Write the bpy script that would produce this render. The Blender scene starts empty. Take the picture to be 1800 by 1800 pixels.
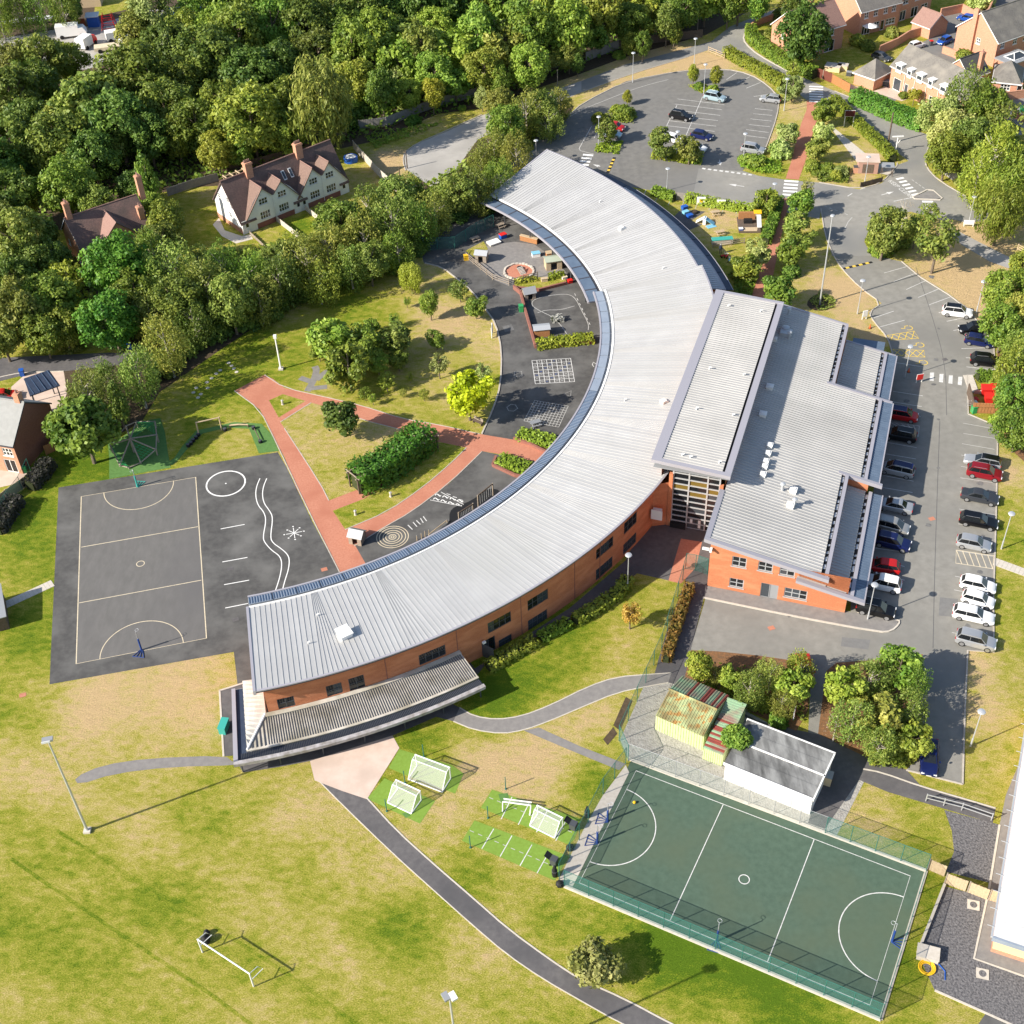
import bpy,math,random
import numpy as np
from mathutils import Vector,Matrix
random.seed(7);rng=np.random.default_rng(7)
sc=bpy.context.scene
col=sc.collection
R=math.radians
FPX,PITCH,ROLL,HGT=2272.25,R(41.782),R(-2.748),110.0
fw=Vector((0,math.cos(PITCH),-math.sin(PITCH)));rt0=Vector((1,0,0));up0=rt0.cross(fw)
CR=math.cos(ROLL)*rt0+math.sin(ROLL)*up0
CU=-math.sin(ROLL)*rt0+math.cos(ROLL)*up0
cd=bpy.data.cameras.new("camera");cam=bpy.data.objects.new("camera",cd);col.objects.link(cam)
cd.sensor_width=36;cd.lens=36*FPX/1800;cd.clip_start=1;cd.clip_end=6000
mw=Matrix((CR,CU,-fw)).transposed().to_4x4();mw.translation=(0,0,HGT)
cam.matrix_world=mw
sc.camera=cam
SUN_EL,SUN_AZ=R(31.5),R(202.5)
w=bpy.data.worlds.new("World");sc.world=w;w.use_nodes=True
nt=w.node_tree;bg=nt.nodes["Background"]
sky=nt.nodes.new("ShaderNodeTexSky");sky.sky_type='NISHITA';sky.sun_disc=False
sky.sun_elevation=SUN_EL;sky.sun_rotation=R(90)-SUN_AZ
nt.links.new(sky.outputs[0],bg.inputs[0]);bg.inputs[1].default_value=0.105
ld=bpy.data.lights.new("sun",'SUN');ld.energy=5.0;ld.angle=R(0.53);ld.color=(1.0,0.93,0.82)
sun=bpy.data.objects.new("sun",ld);col.objects.link(sun)
sd=Vector((math.cos(SUN_EL)*math.cos(SUN_AZ),math.cos(SUN_EL)*math.sin(SUN_AZ),math.sin(SUN_EL)))
sun.rotation_euler=sd.to_track_quat('Z','Y').to_euler();sun.location=sd*300
vs=sc.view_settings;vs.view_transform='Standard';vs.look='None';vs.gamma=1;vs.exposure=0.76
vs.use_curve_mapping=False
def G(px,py,z=0.0):
    d=fw+CR*((px-900)/FPX)-CU*((py-900)/FPX)
    t=(z-HGT)/d.z
    p=d*t;return Vector((p.x,p.y,z))
def PX(P):
    q=Vector(P)-Vector((0,0,HGT));z=q.dot(fw)
    return 900+FPX*q.dot(CR)/z,900-FPX*q.dot(CU)/z
def HT(b,t):
    B=G(*b);best=(1e9,1)
    for i in range(5,260):
        z=i*.1;e=abs(PX((B.x,B.y,z))[1]-t[1])
        if e<best[0]:best=(e,z)
    return best[1]
def MPP(px,py):return(G(px,py)-Vector((0,0,HGT))).length/FPX
def ang(a,b):return math.atan2(b[1]-a[1],b[0]-a[0])
MATS={}
def mat(name,c,rough=.8,c2=None,scale=3.0,detail=4,bump=0,bscale=None,metal=0,trans=0,spec=.3,stretch=None,lo=.35,hi=.65,alpha=1,coat=0,c3=None,scale3=.15,ovar=0):
    if name in MATS:return MATS[name]
    m=bpy.data.materials.new(name);m.use_nodes=True;N=m.node_tree.nodes;L=m.node_tree.links
    b=N["Principled BSDF"];b.inputs["Roughness"].default_value=rough;b.inputs["Metallic"].default_value=metal
    b.inputs["Specular IOR Level"].default_value=spec
    if coat:b.inputs["Coat Weight"].default_value=coat;b.inputs["Coat Roughness"].default_value=.08
    b.inputs["Base Color"].default_value=(*c,1)
    vec=None
    if c2 or bump or c3:
        geo=N.new("ShaderNodeNewGeometry");vec=geo.outputs["Position"]
        if stretch:
            mp=N.new("ShaderNodeMapping");mp.inputs["Scale"].default_value=stretch[:3]
            if len(stretch)>3:mp.inputs["Rotation"].default_value=(0,0,stretch[3])
            L.new(vec,mp.inputs[0]);vec=mp.outputs[0]
    out=None
    if c2:
        n=N.new("ShaderNodeTexNoise");n.inputs["Scale"].default_value=scale;n.inputs["Detail"].default_value=detail;n.inputs["Roughness"].default_value=.6
        L.new(vec,n.inputs["Vector"])
        mr=N.new("ShaderNodeMapRange");mr.inputs[1].default_value=lo;mr.inputs[2].default_value=hi;L.new(n.outputs[0],mr.inputs[0])
        mx=N.new("ShaderNodeMix");mx.data_type='RGBA';mx.inputs[6].default_value=(*c,1);mx.inputs[7].default_value=(*c2,1)
        L.new(mr.outputs[0],mx.inputs[0]);out=mx.outputs[2]
    if c3:
        n=N.new("ShaderNodeTexNoise");n.inputs["Scale"].default_value=scale3;n.inputs["Detail"].default_value=5
        L.new(vec,n.inputs["Vector"])
        mr=N.new("ShaderNodeMapRange");mr.inputs[1].default_value=.45;mr.inputs[2].default_value=.7;L.new(n.outputs[0],mr.inputs[0])
        mx=N.new("ShaderNodeMix");mx.data_type='RGBA';mx.inputs[7].default_value=(*c3,1)
        if out:L.new(out,mx.inputs[6])
        else:mx.inputs[6].default_value=(*c,1)
        L.new(mr.outputs[0],mx.inputs[0]);out=mx.outputs[2]
    if ovar:
        oi=N.new("ShaderNodeObjectInfo");hs=N.new("ShaderNodeHueSaturation");mr=N.new("ShaderNodeMapRange");mr.inputs[3].default_value=1-ovar;mr.inputs[4].default_value=1+ovar
        L.new(oi.outputs["Random"],mr.inputs[0]);L.new(mr.outputs[0],hs.inputs["Value"]);hs.inputs["Color"].default_value=(*c,1)
        if out:L.new(out,hs.inputs["Color"])
        out=hs.outputs[0]
    if out:L.new(out,b.inputs["Base Color"])
    if bump:
        n=N.new("ShaderNodeTexNoise");n.inputs["Scale"].default_value=bscale or scale*3;n.inputs["Detail"].default_value=3
        L.new(vec,n.inputs["Vector"]);bp=N.new("ShaderNodeBump");bp.inputs["Strength"].default_value=min(1,bump);bp.inputs["Distance"].default_value=.1
        L.new(n.outputs[0],bp.inputs["Height"]);L.new(bp.outputs[0],b.inputs["Normal"])
    if trans or alpha<1:
        o=N["Material Output"];ms=N.new("ShaderNodeMixShader")
        if trans:
            tr=N.new("ShaderNodeBsdfTranslucent");tr.inputs[0].default_value=(*c,1)
            if out:L.new(out,tr.inputs[0])
            ms.inputs[0].default_value=trans
            L.new(b.outputs[0],ms.inputs[1]);L.new(tr.outputs[0],ms.inputs[2])
        else:
            tr=N.new("ShaderNodeBsdfTransparent");ms.inputs[0].default_value=alpha
            L.new(tr.outputs[0],ms.inputs[1]);L.new(b.outputs[0],ms.inputs[2])
        L.new(ms.outputs[0],o.inputs[0])
    MATS[name]=m
    return m
def leafmat(name,c,c2,trans=.3,varv=.25):
    m=bpy.data.materials.new(name);m.use_nodes=True;N=m.node_tree.nodes;L=m.node_tree.links
    b=N["Principled BSDF"];b.inputs["Roughness"].default_value=.55;b.inputs["Specular IOR Level"].default_value=.35
    at=N.new("ShaderNodeAttribute");at.attribute_name="tint"
    oi=N.new("ShaderNodeObjectInfo")
    mx=N.new("ShaderNodeMix");mx.data_type='RGBA';mx.inputs[6].default_value=(*c,1);mx.inputs[7].default_value=(*c2,1)
    L.new(at.outputs["Fac"],mx.inputs[0])
    hs=N.new("ShaderNodeHueSaturation");L.new(mx.outputs[2],hs.inputs["Color"])
    r1=N.new("ShaderNodeMapRange");r1.inputs[3].default_value=1-varv;r1.inputs[4].default_value=1+varv;L.new(oi.outputs["Random"],r1.inputs[0]);L.new(r1.outputs[0],hs.inputs["Value"])
    w1=N.new("ShaderNodeMath");w1.operation='MULTIPLY';w1.inputs[1].default_value=7.13;L.new(oi.outputs["Random"],w1.inputs[0])
    w2=N.new("ShaderNodeMath");w2.operation='FRACT';L.new(w1.outputs[0],w2.inputs[0])
    r2=N.new("ShaderNodeMapRange");r2.inputs[3].default_value=.468;r2.inputs[4].default_value=.522;L.new(w2.outputs[0],r2.inputs[0]);L.new(r2.outputs[0],hs.inputs["Hue"])
    L.new(hs.outputs[0],b.inputs["Base Color"])
    tr=N.new("ShaderNodeBsdfTranslucent");L.new(hs.outputs[0],tr.inputs[0])
    ms=N.new("ShaderNodeMixShader");ms.inputs[0].default_value=trans
    L.new(b.outputs[0],ms.inputs[1]);L.new(tr.outputs[0],ms.inputs[2]);L.new(ms.outputs[0],N["Material Output"].inputs[0])
    MATS[name]=m;return m
M_ASPH=mat("asphalt_dark",(.07,.068,.066),.9,(.102,.099,.094),1.2,8,.15,25,c3=(.15,.146,.138),scale3=.22)
M_PARK=mat("asphalt_car_park",(.22,.21,.187),.9,(.27,.259,.231),.9,9,.12,25,c3=(.2,.193,.175),scale3=.08)
M_NPARK=mat("asphalt_north_park",(.155,.15,.14),.9,(.2,.192,.176),.9,9,.12,25,c3=(.19,.185,.175),scale3=.07)
M_ROAD=mat("asphalt_road",(.25,.238,.212),.9,(.3,.286,.255),.8,8,.1,25,c3=(.2,.198,.19),scale3=.1)
M_LANE=mat("pale_lane",(.36,.34,.315),.9,(.42,.4,.37),.6,8,.1,20,c3=(.3,.285,.265),scale3=.15)
M_PATH=mat("path_asphalt",(.105,.098,.1),.9,(.14,.132,.13),1.5,8,.15,25,c3=(.085,.082,.085),scale3=.2)
M_PATHG=mat("path_grey",(.2,.188,.18),.9,(.25,.235,.22),1.5,8,.15,25)
M_COURT=mat("court_grey",(.13,.125,.118),.9,(.155,.148,.14),1.2,8,.1,25,c3=(.125,.12,.118),scale3=.1,stretch=(1,.35,1,R(10)))
M_GREEN=mat("court_green",(.066,.106,.074),.95,(.083,.13,.092),1.6,8,.15,30,c3=(.09,.12,.076),scale3=.12)
M_SAFE=mat("green_safety_surface",(.085,.18,.045),.95,(.11,.225,.06),2.5,6,.2,30)
M_TURF=mat("artificial_turf",(.17,.27,.035),.95,(.2,.32,.05),3,6,.25,40)
M_BPATH=mat("terracotta_paving",(.44,.175,.11),.9,(.52,.225,.145),4,8,.2,12,c3=(.42,.16,.1),scale3=.3)
M_PINK=mat("pink_concrete",(.56,.43,.35),.9,(.63,.5,.42),.8,9,.1,12,c3=(.5,.39,.32),scale3=.25)
M_CONC=mat("pale_concrete",(.5,.45,.38),.9,(.58,.53,.46),3,6,.1,15)
M_KERB=mat("kerb_stone",(.5,.45,.39),.9,(.4,.36,.31),2,5)
M_GRAVEL=mat("dark_gravel",(.07,.068,.072),.95,(.21,.2,.2),5,10,.8,6)
M_RUBBLE=mat("pale_gravel",(.3,.28,.25),.95,(.42,.4,.36),2.2,10,.9,5)
M_SOIL=mat("dark_soil",(.06,.042,.026),.95,(.1,.07,.042),2,6,.4,6)
M_LITTER=mat("leaf_litter",(.25,.12,.05),.95,(.14,.085,.045),3,8,.5,8)
M_WROOF=mat("white_coated_roof",(.62,.62,.61),.6,(.55,.55,.54),.5,7,ovar=.05)
M_WHITE=mat("white_paint",(.8,.79,.76),.6)
M_LINE=mat("worn_white_line",(.72,.71,.68),.85,(.5,.49,.47),2.5,8)
M_LINEY=mat("cream_line",(.7,.6,.42),.85,(.55,.47,.34),2.5,8)
M_LINEF=mat("faded_line",(.4,.39,.37),.9,(.52,.51,.48),2.5,8)
M_YEL=mat("yellow_line",(.8,.56,.07),.8,(.62,.43,.08),3,6)
M_BRICK=mat("red_brick",(.58,.215,.1),.9,(.43,.15,.072),6,9,.3,14,c3=(.62,.25,.125),scale3=.4,stretch=(1,1,3))
M_BRICKH=mat("house_brick",(.58,.31,.2),.9,(.46,.22,.14),3,9,.2,14,stretch=(1,1,3))
M_BRICKD=mat("dark_house_brick",(.3,.13,.095),.9,(.22,.09,.07),3,9,.3,10,stretch=(1,1,4))
M_ROOF=mat("standing_seam_roof",(.51,.505,.495),.45,(.455,.45,.445),.35,6,0,metal=.15,spec=.4,lo=.3,hi=.7,c3=(.46,.455,.44),scale3=.09,ovar=.045)
M_ROOFB=mat("standing_seam_roof_hall",(.5,.485,.46),.5,(.44,.43,.41),.3,5,0,metal=.1,spec=.4,lo=.3,hi=.7,c3=(.4,.39,.37),scale3=.12,ovar=.03)
M_FASCIA=mat("grey_fascia",(.4,.385,.42),.5,metal=.2)
M_DKFASCIA=mat("dark_fascia",(.07,.072,.09),.5)
M_BLUE=mat("blue_grey_panel",(.15,.2,.27),.45,(.12,.165,.23),.8,5,metal=.2)
M_BLUEL=mat("pale_blue_grey_panel",(.33,.38,.45),.45,(.28,.33,.4),.5,5,metal=.2)
M_NAVY=mat("navy_panel",(.035,.05,.085),.5,(.05,.065,.1),1,5)
M_GLASS=mat("dark_glass",(.012,.014,.016),.08,spec=.6)
M_GLASSB=mat("window_glass",(.05,.06,.07),.1,spec=.6)
M_BLACK=mat("black_rubber",(.015,.015,.016),.7)
M_DKGREY=mat("dark_grey_metal",(.09,.095,.105),.5,metal=.3)
M_GREY=mat("grey_metal",(.36,.37,.38),.5,metal=.3)
M_GALV=mat("galvanised_steel",(.55,.56,.57),.45,metal=.4)
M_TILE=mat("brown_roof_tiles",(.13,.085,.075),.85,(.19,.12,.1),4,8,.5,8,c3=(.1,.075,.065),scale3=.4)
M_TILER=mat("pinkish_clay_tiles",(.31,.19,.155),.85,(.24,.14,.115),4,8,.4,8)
M_TILEG=mat("grey_roof_tiles",(.2,.185,.165),.85,(.14,.13,.118),4,8,.5,7,c3=(.24,.22,.19),scale3=.5)
M_TILED=mat("dark_roof_tiles",(.075,.072,.072),.85,(.11,.105,.1),4,8,.4,8)
M_SLATE=mat("pale_grey_roof",(.31,.31,.3),.7,(.27,.27,.26),1.5,7,.1,10)
M_RENDER=mat("white_render",(.84,.83,.8),.85,(.79,.78,.75),.8,6)
M_CREAM=mat("cream_render",(.72,.56,.33),.85,(.68,.52,.3),1,6)
M_WOOD=mat("weathered_wood",(.26,.21,.16),.9,(.36,.3,.24),6,6,.2,10)
M_WOODO=mat("orange_wood",(.42,.2,.08),.85,(.34,.15,.06),5,6,.2,10)
M_WOODP=mat("pale_wood",(.55,.43,.28),.85,(.45,.34,.22),5,6)
M_WOODD=mat("dark_wood",(.1,.075,.055),.9,(.15,.11,.085),5,6)
M_GFENCE=mat("green_fence_metal",(.03,.14,.115),.6)
M_MESH=mat("green_wire_mesh",(.05,.2,.17),.7,alpha=.3)
M_MESHL=mat("light_wire_mesh",(.3,.42,.38),.7,alpha=.13)
M_NET=mat("white_net",(.75,.75,.72),.8,alpha=.28)
M_BARK=mat("bark",(.13,.1,.07),.95,(.2,.16,.12),8,5,.4,10)
M_BIRCH=mat("birch_bark",(.5,.46,.4),.9,(.3,.26,.21),4,5)
M_RED=mat("red_plastic",(.62,.025,.02),.4)
M_BLUEP=mat("blue_plastic",(.02,.1,.42),.4)
M_LBLUE=mat("light_blue_plastic",(.22,.5,.65),.5)
M_GREENP=mat("green_plastic",(.04,.3,.1),.5)
M_POST=mat("navy_post_pad",(.02,.055,.22),.6)
M_TEAL=mat("teal_plastic",(.05,.36,.3),.5)
M_YELP=mat("yellow_plastic",(.8,.47,.02),.5)
class MB:
    def __init__(s):s.v=[];s.f=[];s.mi=[]
    def add(s,vs,fs,k=0):
        o=len(s.v);s.v+=[tuple(p)for p in vs]
        for f in fs:s.f.append(tuple(i+o for i in f));s.mi.append(k)
        return s
    def box(s,x0,x1,y0,y1,z0,z1,k=0):
        return s.add([(x0,y0,z0),(x1,y0,z0),(x1,y1,z0),(x0,y1,z0),(x0,y0,z1),(x1,y0,z1),(x1,y1,z1),(x0,y1,z1)],
                     [(0,3,2,1),(4,5,6,7),(0,1,5,4),(1,2,6,5),(2,3,7,6),(3,0,4,7)],k)
    def obox(s,c,ax,l,wd,z0,z1,k=0):
        ca,sa=math.cos(ax),math.sin(ax);P=[]
        for z in(z0,z1):
            for a,b in((-1,-1),(1,-1),(1,1),(-1,1)):
                P.append((c[0]+a*l/2*ca-b*wd/2*sa,c[1]+a*l/2*sa+b*wd/2*ca,z))
        return s.add(P,[(0,3,2,1),(4,5,6,7),(0,1,5,4),(1,2,6,5),(2,3,7,6),(3,0,4,7)],k)
    def prism(s,poly,z0,z1,k=0):
        n=len(poly);
        if area2(poly)<0:poly=poly[::-1]
        P=[(p[0],p[1],z0)for p in poly]+[(p[0],p[1],z1)for p in poly]
        return s.add(P,[tuple(range(n))[::-1],tuple(range(n,2*n))]+[(i,(i+1)%n,n+(i+1)%n,n+i)for i in range(n)],k)
    def sheet(s,poly,z,k=0):
        if area2(poly)<0:poly=poly[::-1]
        return s.add([(p[0],p[1],z)for p in poly],[tuple(range(len(poly)))],k)
    def slab(s,q,t,k=0):
        q=[Vector(p)for p in q];n=(q[1]-q[0]).cross(q[2]-q[0]).normalized()
        if n.z<0:q=q[::-1];n=-n
        m=len(q);P=q+[p-n*t for p in q]
        return s.add(P,[tuple(range(m)),tuple(range(m,2*m))[::-1]]+[(i,m+i,m+(i+1)%m,(i+1)%m)for i in range(m)],k)
    def tube(s,pts,r,n=6,k=0,cap=True):
        pts=[Vector(p)for p in pts];rs=r if isinstance(r,(list,tuple))else[r]*len(pts)
        o=len(s.v);prev=None
        for i,p in enumerate(pts):
            d=(pts[min(i+1,len(pts)-1)]-pts[max(i-1,0)]).normalized()
            a=d.cross(Vector((0,0,1))if abs(d.z)<.9 else Vector((1,0,0))).normalized();b=d.cross(a)
            for j in range(n):
                t=2*math.pi*(j+.5)/n;s.v.append(tuple(p+(a*math.cos(t)+b*math.sin(t))*rs[i]))
        for i in range(len(pts)-1):
            for j in range(n):
                s.f.append((o+i*n+j,o+(i+1)*n+j,o+(i+1)*n+(j+1)%n,o+i*n+(j+1)%n));s.mi.append(k)
        if cap:
            s.f.append(tuple(o+j for j in range(n)));s.mi.append(k)
            s.f.append(tuple(o+(len(pts)-1)*n+j for j in range(n))[::-1]);s.mi.append(k)
        return s
    def lathe(s,c,prof,n=12,k=0):
        o=len(s.v);m=len(prof)
        for(r,z)in prof:
            for j in range(n):
                t=2*math.pi*j/n;s.v.append((c[0]+r*math.cos(t),c[1]+r*math.sin(t),c[2]+z))
        for i in range(m-1):
            for j in range(n):s.f.append((o+i*n+j,o+i*n+(j+1)%n,o+(i+1)*n+(j+1)%n,o+(i+1)*n+j));s.mi.append(k)
        s.f.append(tuple(o+j for j in range(n))[::-1]);s.mi.append(k)
        s.f.append(tuple(o+(m-1)*n+j for j in range(n)));s.mi.append(k)
        return s
    def mesh(s,name,mats,smooth=False):
        me=bpy.data.meshes.new(name);me.from_pydata(s.v,[],s.f);me.update()
        mats=mats if isinstance(mats,(list,tuple))else[mats]
        for m in mats:me.materials.append(m)
        if len(mats)>1:me.polygons.foreach_set("material_index",s.mi)
        if smooth:me.polygons.foreach_set("use_smooth",[True]*len(s.f))
        return me
    def build(s,name,mats,parent=None,smooth=False):
        return link(name,s.mesh(name,mats,smooth),parent)
def area2(P):return sum(P[i][0]*P[(i+1)%len(P)][1]-P[(i+1)%len(P)][0]*P[i][1]for i in range(len(P)))
def link(name,me,parent=None):
    o=bpy.data.objects.new(name,me);col.objects.link(o)
    if parent is not None:o.parent=parent
    return o
def tag(o,label=None,cat=None,group=None,kind=None):
    if label:o["label"]=label
    if cat:o["category"]=cat
    if group:o["group"]=group
    if kind:o["kind"]=kind
    return o
def empty(name,loc,rz=0,label=None,cat=None,group=None):
    o=bpy.data.objects.new(name,None);col.objects.link(o);o.location=loc;o.rotation_euler=(0,0,rz);o.empty_display_size=.3
    return tag(o,label,cat,group)
def copy_tree(src,loc,rz=0,scale=None,label=None,group=None,over=None):
    r=src.copy();col.objects.link(r);r.location=loc;r.rotation_euler=(0,0,rz)
    if scale:r.scale=scale
    if label:r["label"]=label
    if group:r["group"]=group
    for ch in KIDS(src):
        c=ch.copy();col.objects.link(c);c.parent=r
        for g2 in KIDS(ch):
            d=g2.copy();col.objects.link(d);d.parent=c
    return r
_kids={}
def KIDS(o):return list(o.children)
def struct(o,label=None):return tag(o,label,None,None,"structure")
def gp(pts,z=0):return[G(*p)for p in pts]
def smooth_line(P,it=2,closed=False):
    P=[Vector(p[:2])for p in P]
    for _ in range(it):
        Q=[]if closed else[P[0]]
        n=len(P)
        for i in range(n if closed else n-1):
            a,b=P[i],P[(i+1)%n];Q+=[a*.75+b*.25,a*.25+b*.75]
        if not closed:Q.append(P[-1])
        P=Q
    return P
def ribbon(mb,P,wd,z,k=0,h=None,closed=False):
    P=[Vector(p[:2])for p in P];n=len(P);L=[];Rr=[]
    for i in range(n):
        if closed:a,b=P[i-1],P[(i+1)%n]
        else:a,b=P[max(i-1,0)],P[min(i+1,n-1)]
        d=(b-a).normalized();nn=Vector((-d.y,d.x));L.append(P[i]+nn*wd/2);Rr.append(P[i]-nn*wd/2)
    m=n if closed else n-1
    for i in range(m):
        j=(i+1)%n
        if h is None:mb.add([(*Rr[i],z),(*Rr[j],z),(*L[j],z),(*L[i],z)],[(0,1,2,3)],k)
        else:mb.add([(*Rr[i],z),(*Rr[j],z),(*L[j],z),(*L[i],z),(*Rr[i],h),(*Rr[j],h),(*L[j],h),(*L[i],h)],[(4,5,6,7),(0,1,5,4),(2,3,7,6),(1,2,6,5),(3,0,4,7)],k)
    return mb
# ================================================================ GROUND
def grass_material():
    m=bpy.data.materials.new("grass");m.use_nodes=True;N=m.node_tree.nodes;L=m.node_tree.links
    b=N["Principled BSDF"];b.inputs["Roughness"].default_value=.95;b.inputs["Specular IOR Level"].default_value=.1
    geo=N.new("ShaderNodeNewGeometry")
    def noise(s,d,r=.6,vec=None):
        n=N.new("ShaderNodeTexNoise");n.inputs["Scale"].default_value=s;n.inputs["Detail"].default_value=d;n.inputs["Roughness"].default_value=r
        L.new(vec or geo.outputs["Position"],n.inputs["Vector"]);return n.outputs[0]
    def math_(op,a,c):
        q=N.new("ShaderNodeMath");q.operation=op
        for i,x in enumerate((a,c)):
            if isinstance(x,(int,float)):q.inputs[i].default_value=x
            else:L.new(x,q.inputs[i])
        return q.outputs[0]
    at=N.new("ShaderNodeAttribute");at.attribute_name="dry"
    mpn=N.new("ShaderNodeMapping");mpn.inputs["Rotation"].default_value=(0,0,R(35));mpn.inputs["Scale"].default_value=(1,1.7,1);L.new(geo.outputs["Position"],mpn.inputs[0])
    n1=noise(.11,7,.62);n2=noise(.7,8,.7,mpn.outputs[0]);n3=noise(6.5,5,.8,mpn.outputs[0])
    t=math_('ADD',at.outputs["Fac"],math_('MULTIPLY',math_('SUBTRACT',n1,.5),1.0))
    t=math_('ADD',t,math_('MULTIPLY',math_('SUBTRACT',n2,.5),1.5))
    t=math_('ADD',t,math_('MULTIPLY',math_('SUBTRACT',n3,.5),1.5))
    cr=N.new("ShaderNodeValToRGB");L.new(t,cr.inputs[0]);e=cr.color_ramp.elements
    e[0].position=0;e[0].color=(.095,.165,.01,1);e[1].position=1;e[1].color=(.56,.4,.21,1)
    for p,c in((.22,(.185,.235,.016)),(.42,(.3,.3,.036)),(.62,(.41,.355,.08)),(.82,(.5,.395,.16))):
        q=e.new(p);q.color=(*c,1)
    hs=N.new("ShaderNodeHueSaturation");L.new(cr.outputs[0],hs.inputs["Color"])
    mr=N.new("ShaderNodeMapRange");mr.inputs[1].default_value=.3;mr.inputs[2].default_value=.7;mr.inputs[3].default_value=.55;mr.inputs[4].default_value=1.4;L.new(n3,mr.inputs[0]);L.new(mr.outputs[0],hs.inputs["Value"])
    L.new(hs.outputs[0],b.inputs["Base Color"])
    bp=N.new("ShaderNodeBump");bp.inputs["Strength"].default_value=.75;bp.inputs["Distance"].default_value=.22
    L.new(math_('ADD',n3,math_('MULTIPLY',n2,1.2)),bp.inputs["Height"]);L.new(bp.outputs[0],b.inputs["Normal"])
    return m
M_GRASS=grass_material()
BL=[(250,1215,130,.45),(330,1180,70,.25),(150,1230,60,.15),(350,1270,60,.2),(60,1400,120,.2),(230,1420,80,.1),(300,1560,150,-.05),(80,1620,180,-.1),(480,1420,110,.2),(560,1480,90,.15),
 (640,1450,60,.15),(450,1420,30,-.3),(390,1440,25,-.3),(540,1540,40,-.12),(650,1600,60,-.1),(730,1640,50,-.18),(700,1530,40,.2),(600,1620,60,.15),(800,1700,80,.1),(500,1700,150,.0),
 (20,1150,90,-.12),(60,1000,70,-.25),(40,1260,90,-.05),(60,1100,60,-.2),(130,820,90,-.35),(200,830,60,-.3),(60,900,60,-.3),(350,680,90,-.2),(420,620,70,-.25),(500,630,50,-.2),(300,700,60,.2),(340,770,40,-.25),(440,760,40,.05),(400,785,30,.2),
 (760,500,80,.25),(860,600,60,.35),(800,560,60,.35),(760,620,60,.2),(640,520,80,-.2),(700,500,60,.05),(640,700,50,.05),(760,690,60,.15),(690,600,60,.0),(600,790,60,.35),(560,800,50,.35),(640,820,40,.2),(540,760,40,.3),
 (700,870,60,-.25),(640,890,60,-.2),(760,810,40,-.2),(490,715,25,-.3),
 (900,1200,80,-.3),(960,1180,80,-.15),(1050,1120,60,-.05),(1100,1150,50,.25),(1160,1060,40,.1),(1000,1080,60,-.3),(1090,1050,50,-.15),(860,1230,60,-.35),(1050,1250,50,.35),(980,1300,70,.3),(900,1330,80,.25),(830,1350,60,.25),(760,1310,50,-.25),(720,1290,40,-.3),
 (950,1400,60,.25),(1050,1380,50,-.35),(880,1380,40,.3),(780,1440,60,.3),(840,1540,60,-.2),(900,1600,70,.1),(980,1620,60,-.2),(870,1500,40,.2),(1200,1660,80,-.45),(1300,1700,90,-.5),(1400,1750,80,-.45),(1180,1730,60,.1),(1280,1780,60,.3),(1150,1640,40,-.3),(1080,1600,40,-.15),
 (1560,1440,60,.3),(1610,1480,40,-.25),(1500,1420,40,.1),(1540,1390,30,.1),(1640,1620,30,-.15),(1600,1740,60,-.1),(1660,1780,50,.15),(1630,1560,30,-.3),(1590,1700,40,-.25),
 (1720,1250,50,.4),(1720,1170,40,.5),(1760,1080,60,.0),(1780,1200,60,.05),(1780,960,50,-.3),(1720,1330,60,.1),(1760,1000,30,.1),(1780,850,40,.2),(1765,820,30,.5),
 (1650,480,60,.55),(1720,520,60,.55),(1740,440,60,.5),(1700,430,60,.4),(1480,520,60,.35),(1510,580,40,.5),(1500,500,50,.35),(1430,480,60,.25),(1430,400,30,.2),(1540,600,20,.5),(1750,560,40,.6),
 (1400,190,40,.3),(1370,250,40,.5),(1390,210,30,.1),(1490,240,50,.2),(1470,280,40,.05),(1540,270,40,.3),(1510,310,40,.35),(1450,310,30,.3),(1130,120,80,.5),(1200,100,60,.45),(1030,150,50,.45),(1290,120,60,.3),(1250,110,30,.4),
 (680,275,30,.5),(700,300,40,.5),(660,250,40,-.1),(740,230,60,.2),(860,210,20,.5),(900,300,60,.4),(360,370,60,-.15),(370,340,30,.35),(480,415,30,.1),(530,395,30,-.4),(350,430,50,-.1),(615,315,30,.2),
 (1240,390,50,.25),(1280,380,40,.4),(1260,430,30,.15),(1300,350,30,.5),(1480,175,40,.1),(1660,35,40,-.35),(1610,165,30,-.2),(1680,400,30,.4),(1770,400,40,.3),(200,15,40,.0),(690,1390,50,-.1)]
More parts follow.
